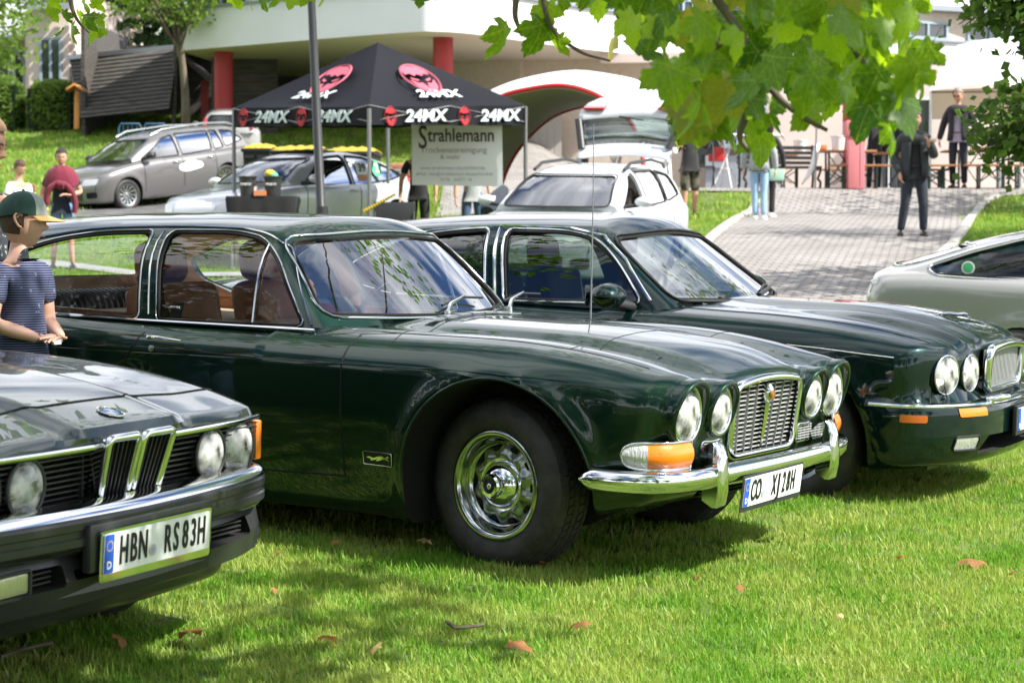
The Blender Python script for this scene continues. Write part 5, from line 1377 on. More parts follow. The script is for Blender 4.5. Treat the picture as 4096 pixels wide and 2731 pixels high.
bm = bmesh.new(); bmesh.ops.create_icosphere(bm, subdivisions=2, radius=.007, matrix=Matrix.Translation((0, .008, .129))); obj("button", bm, M["capg"], cp)
for a in (75, 125): obj("eyelet", lathe_geo([(.0045, 0), (.003, .002), (.0025, 0)], 12, "X"), M["bronze"], cp, loc=(.0905*math.sin(R(a))*.86, -.112*math.cos(R(a))*.86+.008, .080))
tube("adjusting_strap", [(.088*math.sin(a), -.108*math.cos(a)+.008, .008) for a in np.linspace(R(140), R(220), 10)], .008, M["capg"], cp, 6)
box("paper_strip", (.01, -.22*.75, 1.02*.75), (.045, .012, .02), M["whitep"], b)
# the person cut off by the left edge
person("person with tied back brown hair and grey patterned top, cut off by the left edge", on_ground(-42, 8.95), R(60), 1.62, skinm=M["skin"], top=M["pattern"], sleeve="long", bottom=M["denimd"], child=True, hair=M["hairl"], style="short",
    headrot=(R(16), 0, R(22)))
# ------------------------------------------------------------------ ground
def ground_at(Dx, Dy, y0=4, y1=80):
    f = lambda y: (lambda p: p.z-gzf(p.x, y))(at(Dx, Dy, y))
    ys = np.linspace(y0, y1, 400); prev = f(ys[0])
    for a, b_ in zip(ys, ys[1:]):
        c = f(b_)
        if prev > 0 >= c or (prev <= 0 < c):
            lo, hi = a, b_
            for _ in range(24):
                m = (lo+hi)/2
                if (f(m) > 0) == (prev > 0): lo = m
                else: hi = m
            p = at(Dx, Dy, (lo+hi)/2); return Vector((p.x, p.y))
        prev = c
    p = at(Dx, Dy, y1); return Vector((p.x, p.y))
def uneven(x, y): return .012*noise.noise(Vector((x*.9, y*.9, 0)))+.006*noise.noise(Vector((x*3, y*3, 5)))
xs = np.unique(np.concatenate([np.linspace(-90, -14, 20), np.linspace(-14, 14, 113), np.linspace(14, 90, 20)]))
ys = np.unique(np.concatenate([np.linspace(-70, 2, 19), np.linspace(2, 15, 66), np.linspace(15, 62, 120), np.linspace(62, 300, 30)]))
X, Y = np.meshgrid(xs, ys, indexing="ij"); Z = gz(X, Y)
for i in range(len(xs)):
    for j in range(len(ys)):
        if abs(xs[i]) < 20 and ys[j] < 70: Z[i, j] += uneven(xs[i], ys[j])
nx, ny = len(xs), len(ys); idx = np.arange(nx*ny).reshape(nx, ny)
FQ = np.stack([idx[:-1, :-1], idx[1:, :-1], idx[1:, 1:], idx[:-1, 1:]], -1).reshape(-1, 4)
me = np_mesh(np.stack([X, Y, Z], -1).reshape(-1, 3), FQ); shade(me, 180)
M["soil"] = mat("lawn_ground", (.055, .085, .018), .95, bump=.6, bscale=30, col2=(.13, .19, .035), vscale=1.3, detail=9)
M["lawnfar"] = M["soil"]
me.materials.append(M["soil"]); gr = bpy.data.objects.new("ground", me); link(gr); gr["kind"] = "structure"
def drape(name, poly, m, lift_=.03, step=.5, kind="structure", bed=None):
    P = dens(poly, step); n = len(P); xs_ = [p[0] for p in P]; ys_ = [p[1] for p in P]; ex = []
    A = np.array(P)
    for x in np.arange(min(xs_)+step/2, max(xs_), step):
        for y in np.arange(min(ys_)+step/2, max(ys_), step):
            c = ((A[:, 1] > y) != (np.roll(A[:, 1], 1) > y)); 
            with np.errstate(divide="ignore", invalid="ignore"):
                xi = (np.roll(A[:, 0], 1)-A[:, 0])*(y-A[:, 1])/(np.roll(A[:, 1], 1)-A[:, 1])+A[:, 0]
            if (c & (x < xi)).sum() % 2 and ((A-[x, y])**2).sum(1).min() > (step*.3)**2: ex.append((x, y))
    r = delaunay_2d_cdt([Vector(p) for p in P+ex], [], [list(range(n))], 1, 1e-5)
    V = [(v.x, v.y, gzf(v.x, v.y)+lift_) for v in r[0]]
    o = obj(name, (V, [tuple(q) for q in r[2]]), m, ang=180)
    if kind: o["kind"] = kind
    return o, A
def inpoly(A, x, y):
    c = np.zeros(len(x), bool)
    for i in range(len(A)):
        x1, y1 = A[i-1]; x2, y2 = A[i]
        k = ((y1 > y) != (y2 > y)); c ^= k & (x < (x2-x1)*(y-y1)/((y2-y1) if y2 != y1 else 1e-9)+x1)
    return c
# paver material: staggered stones with dark drainage notches
def pavers():
    m = bpy.data.materials.new("grey_interlocking_pavers"); m.use_nodes = True; t = m.node_tree; b = t.nodes["Principled BSDF"]; b.inputs["Roughness"].default_value = .85
    tc = N(t, "ShaderNodeTexCoord"); mp = N(t, "ShaderNodeMapping"); mp.inputs["Rotation"].default_value = (0, 0, R(12)); t.links.new(tc.outputs["Object"], mp.inputs[0])
    br = N(t, "ShaderNodeTexBrick"); br.inputs["Scale"].default_value = 1; br.inputs["Brick Width"].default_value = .22; br.inputs["Row Height"].default_value = .16; br.inputs["Mortar Size"].default_value = .008
    br.inputs["Color1"].default_value = rgb(.25, .24, .235); br.inputs["Color2"].default_value = rgb(.31, .295, .29); br.inputs["Mortar"].default_value = rgb(.15, .145, .13)
    t.links.new(mp.outputs[0], br.inputs[0])
    sp = N(t, "ShaderNodeSeparateXYZ"); t.links.new(mp.outputs[0], sp.inputs[0])
    def ma(op, a, b_=None, c=None):
        n = N(t, "ShaderNodeMath", operation=op)
        for i, q in enumerate((a, b_, c)):
            if q is None: continue
            if isinstance(q, (int, float)): n.inputs[i].default_value = q
            else: t.links.new(q, n.inputs[i])
        return n.outputs[0]
    row = ma("DIVIDE", sp.outputs[1], .16); fl_ = ma("FLOOR", row); fy = ma("SUBTRACT", ma("FRACT", row), .5)
    sh = ma("MULTIPLY", ma("MODULO", ma("ABSOLUTE", fl_), 2), .5); fx = ma("SUBTRACT", ma("FRACT", ma("ADD", ma("DIVIDE", sp.outputs[0], .22), sh)), .5)
    d = ma("SQRT", ma("ADD", ma("MULTIPLY", ma("MULTIPLY", fx, .22), ma("MULTIPLY", fx, .22)), ma("MULTIPLY", ma("MULTIPLY", fy, .16), ma("MULTIPLY", fy, .16))))
    dot = ma("LESS_THAN", d, .026)
    no = N(t, "ShaderNodeTexNoise"); no.inputs["Scale"].default_value = .8; no.inputs["Detail"].default_value = 8; t.links.new(tc.outputs["Object"], no.inputs[0])
    rr = N(t, "ShaderNodeValToRGB"); rr.color_ramp.elements[0].position = .3; rr.color_ramp.elements[1].position = .75; rr.color_ramp.elements[0].color = rgb(.78, .76, .72); rr.color_ramp.elements[1].color = rgb(1.1, 1.08, 1.06); t.links.new(no.outputs[0], rr.inputs[0])
    mu = N(t, "ShaderNodeMix", data_type="RGBA", blend_type="MULTIPLY"); mu.inputs[0].default_value = 1; t.links.new(br.outputs[0], mu.inputs[6]); t.links.new(rr.outputs[0], mu.inputs[7])
    mx = N(t, "ShaderNodeMix", data_type="RGBA"); t.links.new(dot, mx.inputs[0]); t.links.new(mu.outputs[2], mx.inputs[6]); mx.inputs[7].default_value = rgb(.045, .050, .030)
    t.links.new(mx.outputs[2], b.inputs["Base Color"])
    bp = N(t, "ShaderNodeBump"); bp.inputs["Strength"].default_value = .6; bp.inputs["Distance"].default_value = .01; bp.invert = True; t.links.new(ma("MAXIMUM", dot, br.outputs[1]), bp.inputs["Height"]); t.links.new(bp.outputs[0], b.inputs["Normal"])
    return m
M["pavers"] = pavers(); M["kerb"] = mat("pale_concrete", (.42, .40, .37), .9, bump=.3, bscale=40, var=.15, vscale=6)
M["asphalt"] = mat("asphalt", (.10, .10, .10), .9, bump=.4, bscale=60, var=.25, vscale=3)
left = [ground_at(*p) for p in ((1500, 690), (1560, 620), (1640, 545), (1700, 502), (1732, 478), (1742, 462))]
left = [Vector(p) for p in spline([(p.x, p.y) for p in left], 4)]
right = [ground_at(*p) for p in ((2290, 455), (2257, 472), (2235, 500), (2195, 560), (2120, 620), (2030, 690), (1990, 740))]
right = [Vector(p) for p in spline([(p.x, p.y) for p in right], 4)]
poly = [tuple(p) for p in left]+[(left[-1].x+.2, 41.0), (-1.5, 41.3), (-1.5, 60), (24, 60), (24, 40.8)]+[(right[0].x+3.0, right[0].y+1.0)]+[tuple(p) for p in right]
path, PATH = drape("paved_path", poly, M["pavers"], .032)
kb = empty("kerb"); kb["kind"] = "structure"
def kerb_line(pts, w=.14):
    P = resample(pts, .25); i = 0
    while i+4 < len(P):
        a, c = P[i], P[i+4]; mid = (a+c)/2; L = (c-a).length
        bm = bmesh.new(); z0, z1 = gzf(a.x, a.y), gzf(c.x, c.y)
        mt = Matrix.Translation((mid.x, mid.y, (z0+z1)/2+.045)) @ Matrix.Rotation(math.atan2(c.y-a.y, c.x-a.x), 4, "Z") @ Matrix.Rotation(-math.atan2(z1-z0, L), 4, "Y")
        bx(bm, 0, 0, 0, L-.012, w, .06, mt, bev=.008); obj("kerb_stone", bm, M["kerb"], kb); i += 4
kerb_line(left[::1]); kerb_line(right)
strip = [ground_at(*p) for p in ((-60, 606), (60, 606), (180, 615), (340, 634), (480, 634), (620, 634), (780, 640), (900, 650))]
strip = spline([(p.x, p.y) for p in strip], 3)
pp = [(p.x, p.y+.5) for p in strip]+[(p.x, p.y-.5) for p in strip[::-1]]
fp, FOOT = drape("footpath", pp, mat("grey_concrete_path", (.34, .33, .33), .9, bump=.3, bscale=30, var=.15, vscale=3), .03)
ap = [ground_at(*p) for p in ((120, 500), (330, 506), (640, 506), (930, 470), (800, 440), (560, 452), (200, 478))]
ad, ASPH = drape("parking_area", [tuple(p) for p in ap], M["asphalt"], .028)
# ------------------------------------------------------------------ trees
def leaf_mat(name, c1, c2, tr=None, vs=1.2):
    return mat(name, c1, rough=.55, col2=c2, vscale=vs, detail=5, transl=tr or tuple(min(1, q*1.6) for q in c2), spec=.3)
M["leafd"] = leaf_mat("dark_conifer_foliage", (.010, .028, .010), (.030, .065, .018))
M["leafm"] = leaf_mat("mid_green_foliage", (.030, .070, .012), (.085, .150, .025))
M["leafl"] = leaf_mat("light_green_foliage", (.080, .150, .025), (.190, .280, .05))
M["bark"] = mat("grey_brown_bark", (.075, .060, .042), .95, bump=.9, bscale=18, col2=(.17, .14, .10), vscale=7, stretch=(1, 1, .25))
RN = np.random.RandomState(3)
def leaves_geo(P, size, flat=0.0, aspect=.7):
    n = len(P); a = RN.normal(size=(n, 3)); a[:, 2] *= (1-flat); a /= np.linalg.norm(a, axis=1)[:, None]; b = RN.normal(size=(n, 3)); b = np.cross(a, b); b /= np.linalg.norm(b, axis=1)[:, None]
    s = size*(.6+.8*RN.rand(n))[:, None]
    V = np.stack([P-a*s*.5, P+b*s*aspect*.38-a*s*.05, P+a*s*.5, P-b*s*aspect*.38-a*s*.05], 1).reshape(-1, 3)
    return V, np.arange(4*n).reshape(n, 4)
def mesh_np(name, V, Fq, m, parent=None):
    me = np_mesh(V, Fq); me.name = name; me.materials.append(m); o = bpy.data.objects.new(name, me); link(o, parent); return o
def clumps(n, c, r, k, spread):
    d = RN.normal(size=(k, 3)); d /= np.linalg.norm(d, axis=1)[:, None]; q = np.array(c)+d*np.array(r)*(RN.rand(k)**.35)[:, None]
    w = RN.rand(k)+.4; pick = RN.choice(k, n, p=w/w.sum()); return q[pick]+RN.normal(size=(n, 3))*spread*np.array([1, 1, .7]), q
def tree(name, x, y, h, r, label, m, n=9000, size=.16, z=None, trunk_h=None, group=None, tr=.16, k=60, rz=None, spread=None, cz=None, lean=(0, 0)):
    z = gzf(x, y) if z is None else z; rt = empty(name, (x, y, z), 0, label, "tree", group)
    th = trunk_h or h*.35; rz_ = rz or (h-th)*.55
    P, q = clumps(n, (lean[0], lean[1], (cz or (th+rz_*.9))), (r, r, rz_), k, spread or r*.17)
    V, F = leaves_geo(P, size); mesh_np("crown", V, F, m, rt)
    pts = [(0, 0, -.2), (lean[0]*.2+.05, lean[1]*.2, th*.5), (lean[0]*.5, lean[1]*.5, th), (lean[0]*.9, lean[1]*.9, th+rz_*1.1)]
    g = [tube_geo(spline(pts, 4), list(np.linspace(tr, tr*.25, 13)), 10)]
    for c in q[:14]: g.append(tube_geo([(lean[0]*.45, lean[1]*.45, th*(.75+.3*random.random())), tuple((np.array((lean[0]*.5, lean[1]*.5, th))+c)/2+RN.normal(size=3)*.15), tuple(c)], [tr*.35, tr*.2, tr*.06], 6))
    obj("trunk", join_geo(g), M["bark"], rt, ang=60); return rt
def conifer(x, y, h, r, label, m, n=9000, size=.22, group=None):
    z = gzf(x, y); rt = empty("conifer_tree", (x, y, z), 0, label, "tree", group)
    t = RN.rand(n)**.7; rad = r*(1.02-t)*(.35+.65*RN.rand(n)**.4); a = RN.rand(n)*2*np.pi; lay = np.floor(t*16)/16
    P = np.stack([rad*np.cos(a), rad*np.sin(a), h*(.08+.92*(lay*.75+t*.25))-rad*.25+.12*np.sin(a*5)], 1)
    V, F = leaves_geo(P, size, .4, .6); mesh_np("crown", V, F, m, rt); tube("trunk", [(0, 0, -.2), (0, 0, h*.95)], [.25, .04], M["bark"], rt); return rt
# ------------------------------------------------------------------ main building
M["render_w"] = mat("white_render", (.80, .81, .82), .85, bump=.2, bscale=40, var=.03, vscale=.6)
M["soffit"] = mat("cream_soffit", (.82, .72, .62), .9, bump=.1, bscale=30)
M["pinkwall"] = mat("pale_pink_render", (.70, .58, .52), .9, bump=.25, bscale=35, var=.05, vscale=.7)
M["tanwall"] = mat("tan_render", (.66, .56, .46), .9, bump=.25, bscale=35, var=.05)
M["redcol"] = mat("red_painted_column", (.42, .035, .035), .55, bump=.1, bscale=40)
M["coping"] = mat("grey_metal_coping", (.34, .36, .40), .45, .5)
M["winframe"] = mat("grey_blue_window_frame", (.30, .38, .44), .5); M["winglass"] = mat("dark_window_glass", (.035, .04, .04), .06, coat=1, spec=.8)
M["tiles"] = mat("pale_metal_roof", (.55, .57, .60), .4, .3, bump=.2, bscale=20)
M["greyp"] = mat("grey_panel", (.36, .34, .31), .8)
def wall(name, a, b_, z0, z1, t, m, parent=None):
    a, b_ = Vector((a[0], a[1], 0)), Vector((b_[0], b_[1], 0)); d = b_-a; mid = (a+b_)/2
    mt = Matrix.Translation((mid.x, mid.y, (z0+z1)/2)) @ Matrix.Rotation(math.atan2(d.y, d.x), 4, "Z"); bm = bmesh.new(); bx(bm, 0, 0, 0, d.length, t, z1-z0, mt); return obj(name, bm, m, parent, smooth=False)
def window(parent, a, b_, z0, z1, nx_=2, fm=None, name="window", depth=.10, fr=.07, blind=None):
    """window between two plan points, built in front of the wall line"""
    a, b_ = Vector((a[0], a[1], 0)), Vector((b_[0], b_[1], 0)); d = b_-a; L = d.length; mid = (a+b_)/2
    w = bpy.data.objects.new(name, None); link(w, parent); w.location = (mid.x, mid.y, z0); w.rotation_euler = (0, 0, math.atan2(d.y, d.x)); fm = fm or M["winframe"]; H = z1-z0
    bm = bmesh.new()
    for c in (0, H-fr): bx(bm, 0, 0, c+fr/2, L, depth, fr)
    for i in range(nx_+1): bx(bm, -L/2+fr/2+(L-fr)*i/nx_, 0, H/2, fr, depth*.98, H-2*fr-.004)
    obj("frame", bm, fm, w, smooth=False)
    for i in range(nx_): box("pane", (-L/2+L*(i+.5)/nx_, .01, H/2), (L/nx_-fr-.004, .015, H-2*fr-.004), M["winglass"], w)
    box("sill", (0, -.06, -.03), (L+.1, depth+.14, .05), M["coping"], w); return w
bld = empty("modern_building", (0, 44, 2.6), 0, "white modern building with curved overhanging upper floor on red columns", "building")
bld.matrix_world = Matrix()
Z0, Z1 = 6.57, 7.57
def plan(Dx, Dy, z=Z0):
    p = at(Dx, Dy, 40); k = (z-CAMZ)/(p.z-CAMZ); return Vector((p.x*k, p.y if False else 40*k))
fr = [plan(*p) for p in ((413, 117), (714, 92), (860, 80), (950, 74), (1000, 73), (1084, 78), (1234, 99), (1378, 117), (1518, 131), (1700, 146), (1950, 165), (2250, 182), (2600, 200))]
front = [fr[0], fr[1]]+[Vector(p) for p in spline(fr[2:], 5)]
back = [Vector((front[-1].x+2, front[-1].y+6)), Vector((front[0].x+1.0, front[0].y+7))]
outl = front+back; n = len(outl)
V = [(p.x, p.y, z) for z in (Z0, Z1) for p in outl]
F = [(i, (i+1) % n, n+(i+1) % n, n+i) for i in range(n)]
obj("upper_wall", (V, F), M["render_w"], bld, ang=30)
V = [(p.x, p.y, Z0+.001) for p in outl]; obj("soffit", (V, [tuple(range(n))[::-1]]), M["soffit"], bld, smooth=False)
obj("coping", sweep_geo([(p.x, p.y, Z1) for p in front], [(-.05, .001), (.09, .001), (.09, .06), (-.30, .07)]), M["coping"], bld, ang=30)
V = [(p.x, p.y, Z1-.01) for p in outl]; obj("flat_roof", (V, [tuple(range(n))]), M["greyp"], bld, smooth=False)
ins = [p+Vector((.3, .9)) for p in front]
wall("storey_wall", ins[0], ins[1], Z1, 8.5, .2, M["render_w"], bld)
for i in range(1, len(ins)-1, 3): wall("storey_wall", ins[i], ins[min(i+3, len(ins)-1)], Z1, 8.5, .2, M["tanwall"] if i > 6 else M["render_w"], bld)
for i in range(1, len(ins)-1, 3):
    a, c = ins[i], ins[min(i+3, len(ins)-1)]; o_ = Vector((-.02, -.16)); window(bld, a.lerp(c, .12)+o_, a.lerp(c, .88)+o_, Z1+.12, 8.2, 3)
window(bld, ins[0].lerp(ins[1], .10)+Vector((-.02, -.16)), ins[0].lerp(ins[1], .42)+Vector((-.02, -.16)), Z1+.12, 8.2, 3); window(bld, ins[0].lerp(ins[1], .52)+Vector((-.02, -.16)), ins[0].lerp(ins[1], .95)+Vector((-.02, -.16)), Z1+.12, 8.2, 3)
wall("eaves", ins[0]+Vector((-.6, -.5)), ins[-1]+Vector((0, -.5)), 8.5, 8.65, 1.6, M["coping"], bld)
for Dx, y, zb_ in ((514, 54.2, 3.0), (1018, 50.8, 2.5), (1958, 52.5, 2.6)):
    p = at(Dx, 300, y); lathe("column", [(.24, zb_-.8), (.24, Z0+.002)], M["redcol"], bld, 32, "Z", (p.x, p.y, 0))
# ground floor walls
gp = lambda Dx, y: (at(Dx, 300, y).x, y)
wall("ground_floor_wall", gp(850, 58.12), gp(1200, 56.25), 1.5, Z0-.002, .3, M["tanwall"], bld)
wall("ground_floor_wall", gp(1203, 56.50), gp(1640, 55.75), 1.5, Z0-.003, .3, M["tanwall"], bld)
wall("ground_floor_wall", gp(1640, 55.38), gp(2800, 55.00), 1.5, Z0-.004, .3, M["pinkwall"], bld)
wall("side_wall", gp(850, 58.12), (gp(850, 58.12)[0]+1, 66), 1.5, Z0-.006, .3, M["tanwall"], bld)
wall("balcony_front", gp(1380, 54.50), gp(1700, 54.00), Z0-.25, Z0-.004, .2, M["pinkwall"], bld)
for i in range(7):
    a, c = gp(1172+i*17, 55.50), gp(1172+i*17+16, 55.50); wall("garage_panel", a, c, 2.0, 5.09, .05, M["greyp"], bld)
window(bld, gp(975, 56.62), gp(1000, 56.50), 5.22, 6.09, 1, M["steel"], "vent"); window(bld, gp(1333, 55.38), gp(1352, 55.38), 3.47, 4.97, 1, M["black"], "narrow_window")
window(bld, gp(1600, 54.88), gp(1655, 54.88), 3.72, 5.47, 2, M["plastic"]); window(bld, gp(2040, 54.62), gp(2140, 54.62), 2.7, 5.47, 2, M["whitep"], "entrance_door")
window(bld, gp(1660, 54.88), gp(1760, 54.88), 4.22, 5.47, 3)
wall("plinth", gp(1620, 54.88), gp(1790, 54.88), 2.5, 3.99, .12, M["coping"], bld)
# ------------------------------------------------------------------ houses on the left hill
hs = empty("house", (0, 0, 0), 0, "pinkish low house with pale roof and blue grey windows behind clipped hedges", "house")
zc0 = 5.0
wall("front_wall", gp(70, 60), gp(163, 60), zc0-.5, 8.35, .25, M["pinkwall"], hs); wall("side_wall", gp(164, 60), (gp(164, 60)[0]+.9, 66), zc0-.5, 8.9, .2, M["pinkwall"], hs)
wall("left_wall", gp(-90, 62), gp(70, 62), zc0-.5, 7.7, .25, M["pinkwall"], hs); wall("return_wall", gp(70, 62), gp(70, 60), zc0-.5, 8.3, .25, M["pinkwall"], hs)
window(hs, gp(92, 59.85), gp(143, 59.85), 6.0, 7.55, 2); window(hs, gp(-60, 61.85), gp(25, 61.85), 5.2, 7.5, 3); window(hs, gp(32, 61.84), gp(60, 61.84), 5.0, 7.5, 1)
def roofp(name, a, b_, c, d, m, par, t=.12):
    V = [a, b_, c, d]; V2 = [Vector(v)-Vector((0, 0, t)) for v in V]; return obj(name, (V+V2, [(0, 1, 2, 3), (7, 6, 5, 4), (0, 4, 5, 1), (1, 5, 6, 2), (2, 6, 7, 3), (3, 7, 4, 0)]), m, par, smooth=False)
ax, bx_ = gp(62, 59.3)[0], gp(172, 59.3)[0]
roofp("roof", (ax, 59.2, 8.45), (bx_, 59.2, 8.95), (bx_+1, 68, 9.9), (ax-.6, 68, 9.6), M["tiles"], hs)
wall("fascia", (ax, 59.15), (bx_, 59.15), 8.25, 8.44, .10, M["coping"], hs)
roofp("roof", (gp(-120, 61)[0], 61, 7.75), (gp(78, 61)[0], 61, 7.75), (gp(60, 70)[0], 70, 11.0), (gp(-120, 70)[0], 70, 11.0), M["tiles"], hs)
tube("gutter", [(gp(-100, 60.9)[0], 60.9, 7.68), (gp(72, 60.9)[0], 60.9, 7.68)], .07, M["coping"], hs); tube("downpipe", [(gp(36, 60.9)[0], 60.9, 7.7), (gp(38, 61)[0], 61, 7.3), (gp(68, 61.6)[0], 61.6, 6.8), (gp(68, 61.6)[0], 61.6, 5.0)], .05, M["coping"], hs)
for i in range(14): p = ax+.25+i*.30; box("roof_tile_row", (p, 59.35+.0, 8.52+i*.028), (.16, .5, .07), M["tiles"], hs)
h2 = empty("house", (0, 0, 0), 0, "distant pale roofed house between the tree trunks under the white overhang", "house")
wall("front_wall", gp(560, 72), gp(860, 72), 5.5, 8.3, .25, M["pinkwall"], h2); window(h2, gp(640, 71.8), gp(700, 71.8), 6.6, 8.0, 2); window(h2, gp(585, 71.8), gp(615, 71.8), 6.6, 8.0, 1); window(h2, gp(740, 71.8), gp(780, 71.8), 6.6, 8.0, 2)
roofp("roof", (gp(540, 71)[0], 71, 8.3), (gp(870, 71)[0], 71, 8.3), (gp(850, 80)[0], 80, 11.2), (gp(560, 80)[0], 80, 11.2), M["tiles"], h2)
h3 = empty("house", (0, 0, 0), 0, "white gabled house with dark roof far behind the conifers at the upper left", "house")
wall("front_wall", gp(60, 95), gp(420, 95), 9, 14.2, .3, M["render_w"], h3); roofp("roof", (gp(40, 94)[0], 94, 14.2), (gp(440, 94)[0], 94, 14.2), (gp(400, 104)[0], 104, 18), (gp(80, 104)[0], 104, 18), M["coping"], h3)
window(h3, gp(150, 94.7), gp(185, 94.7), 11.8, 13.4, 2, M["whitep"]); window(h3, gp(300, 94.7), gp(340, 94.7), 11.8, 13.4, 2, M["whitep"])
# shed with leaning boarded wall
M["boards"] = mat("weathered_dark_boards", (.045, .040, .036), .85, bump=.5, bscale=25, col2=(.10, .09, .082), vscale=5, stretch=(.4, 1, 6))
sh = empty("wooden_shed", (0, 0, 0), 0, "dark wooden shed with leaning boarded wall under the trees", "shed")
TL, TR, BL, BR = at(160, 139, 57.6), at(409, 110, 56.2), at(184, 271, 55.6), at(388, 250, 54.4)
nb = 15
for k in range(nb):
    t0, t1 = k/nb, (k+1.12)/nb; a, c, d, e = TL.lerp(BL, t0), TR.lerp(BR, t0), TR.lerp(BR, min(1, t1)), TL.lerp(BL, min(1, t1)); o1 = Vector((0, -.045, 0)); o0 = Vector((0, .02, 0))
    V = [a+o0, c+o0, d+o1, e+o1]; V2 = [v+Vector((0, .03, 0)) for v in V]
    obj("board", (V+V2, [(0, 1, 2, 3), (4, 5, 6, 7), (3, 2, 6, 7), (0, 4, 5, 1), (1, 5, 6, 2), (0, 3, 7, 4)]), M["boards"], sh, smooth=False)
roofp("roof", TL+Vector((-.1, -.1, .12)), TR+Vector((.4, -.1, .12)), TR+Vector((.6, 5, .5)), TL+Vector((0, 5, .5)), M["coping"], sh)
wall("end_wall", (BL.x+.05, BL.y+.15), (BL.x+.3, BL.y+5), 4.2, 7.6, .1, M["orangew"] if "orangew" in M else M["boards"], sh)
wall("back_wall", (TL.x, TL.y+4), (TR.x+3, TR.y+5), 4, 7.5, .1, M["boards"], sh); wall("side_wall", (BR.x+1.4, BR.y+1.5), (BR.x+2.6, BR.y+1.6), 3.6, 7.0, .08, M["boards"], sh)
roofp("side_roof", at(405, 118, 56.5), at(492, 186, 55.8), at(492, 186, 59.5)+Vector((0, 0, .1)), at(405, 118, 60)+Vector((0, 0, .1)), M["boards"], sh)
for Dx in (388, 478): p = at(Dx, 250, 55); tube("post", [(p.x, 55.5, 3.8), (p.x+.12, 55.5, 7.2)], .06, M["boards"], sh)
wall("red_panel", gp(462, 57), gp(480, 57), 4.0, 6.1, .06, M["redcol"], sh)
M["orangew"] = mat("orange_stained_wood", (.62, .27, .08), .7, var=.2, vscale=6)
ps = empty("bird_table", (0, 0, 0), 0, "orange wooden bird table post beside the dark shed", "bird table")
p = at(176, 270, 55.0); tube("post", [(p.x, 55.0, p.z-.3), (p.x+.02, 55.0, p.z+.72)], .07, M["orangew"], ps); roofp("roof", (p.x-.22, 54.7, p.z+.72), (p.x, 54.7, p.z+.86), (p.x, 55.3, p.z+.86), (p.x-.22, 55.3, p.z+.72), M["orangew"], ps, .06); roofp("roof", (p.x, 54.7, p.z+.86), (p.x+.22, 54.7, p.z+.72), (p.x+.22, 55.3, p.z+.72), (p.x, 55.3, p.z+.86), M["orangew"], ps, .06)
# hedges
def hedge(x0, x1, y, z0, h, label, m):
    n = int(2600*(x1-x0)); P = np.stack([RN.rand(n)*(x1-x0), RN.rand(n)*1.6, RN.rand(n)*h], 1); c = np.array([(x1-x0)/2, .8, h*.45]); r = np.array([(x1-x0)/2, .8, h*.58])
    q = np.abs((P-c)/r); s = (q**3).sum(1)**(1/3); P = c+(P-c)/np.maximum(s, .3)[:, None]*(.88+.14*RN.rand(n))[:, None]; P[:, 2] = np.maximum(P[:, 2], 0)
    V, F = leaves_geo(P, .13); e = empty("hedge", (x0, y, z0), 0, label, "hedge"); mesh_np("foliage", V, F, m, e)
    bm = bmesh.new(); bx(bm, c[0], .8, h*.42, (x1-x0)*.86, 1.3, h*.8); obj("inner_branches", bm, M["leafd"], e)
x = lambda D_, y: at(D_, 300, y).x
hedge(x(-60, 56.5), x(39, 56.5), 56.5, 4.75, 1.45, "rounded bright hedge cut by the left edge in front of the house", M["leafl"])
hedge(x(52, 56.5), x(168, 56.5), 56.5, 4.75, 1.35, "long rounded hedge under the pink house's window", M["leafl"])
# trees on the hill (seen)
g1 = "trees behind the house and shed"
conifer(x(170, 70), 70, 9, 3.2, "dark conifer behind the pink house's front roof", M["leafd"], 16000, .30, g1)
conifer(x(285, 66), 66, 9.5, 3.4, "dark conifer standing behind the middle of the shed", M["leafd"], 16000, .30, g1)
conifer(x(385, 72), 72, 8.5, 3.0, "dark conifer at the corner of the white overhang", M["leafm"], 12000, .30, g1)
tree("broadleaf_tree", x(-150, 50), 50, 11, 2.3, "bright green leafy tree at the upper left corner", M["leafl"], 9000, .17, group=g1, cz=6.2, rz=4.0, trunk_h=3, k=50, lean=(.7, 0))
t_ = tree("broadleaf_tree", x(428, 53), 53, 7.2, 1.5, "slender leaning tree with yellow green leaves in front of the shed's dark end", M["leafl"], 2800, .15, trunk_h=3.0, lean=(-.4, 0), k=30, rz=.7, cz=3.9, tr=.13, group=g1)
for i, (Dx, y, lb) in enumerate(((600, 62, "thin tree trunk under the overhang, nearest the red column"), (622, 60, "leaning thin tree under the overhang"), (745, 66, "thin tree behind the black tent roof"))):
    tree("thin_tree", x(Dx, y), y, 9, 1.6, lb, M["leafm"], 3000, .16, trunk_h=3.4, k=24, tr=.14, group=g1, lean=(.2*(i-1), 0))
tree("broadleaf_tree", x(690, 85), 85, 12, 4, "round green tree behind the distant house", M["leafm"], 7000, .25, group=g1, trunk_h=2)
# trees round the place, outside the picture (reflected by the cars and throwing the dappled shade)
g2 = "trees around the lawn outside the picture"
for i, (x_, y_, h_, r_) in enumerate(((-16, -8, 12, 4), (-9, -15, 13, 4.5), (-1, -18, 12, 4.5), (8, -20, 13, 4.5), (17, -17, 12, 4), (-22, 4, 13, 4.5), (-24, 18, 12, 4.5), (-3, -26, 15, 5), (26, -12, 9, 3.5), (-14, -22, 15, 5), (9.3, 23.5, 7.5, 1.9), (11, 30, 8, 2.2), (13, 37, 8, 2.2))):
    tree("lawn_tree", x_, y_, h_, r_, "broad green tree standing outside the picture", (M["leafm"], M["leafd"])[i % 2], 9000 if i < 10 else 2600, .34 if i < 10 else .2, group=g2, trunk_h=2.6, k=60, tr=.3)
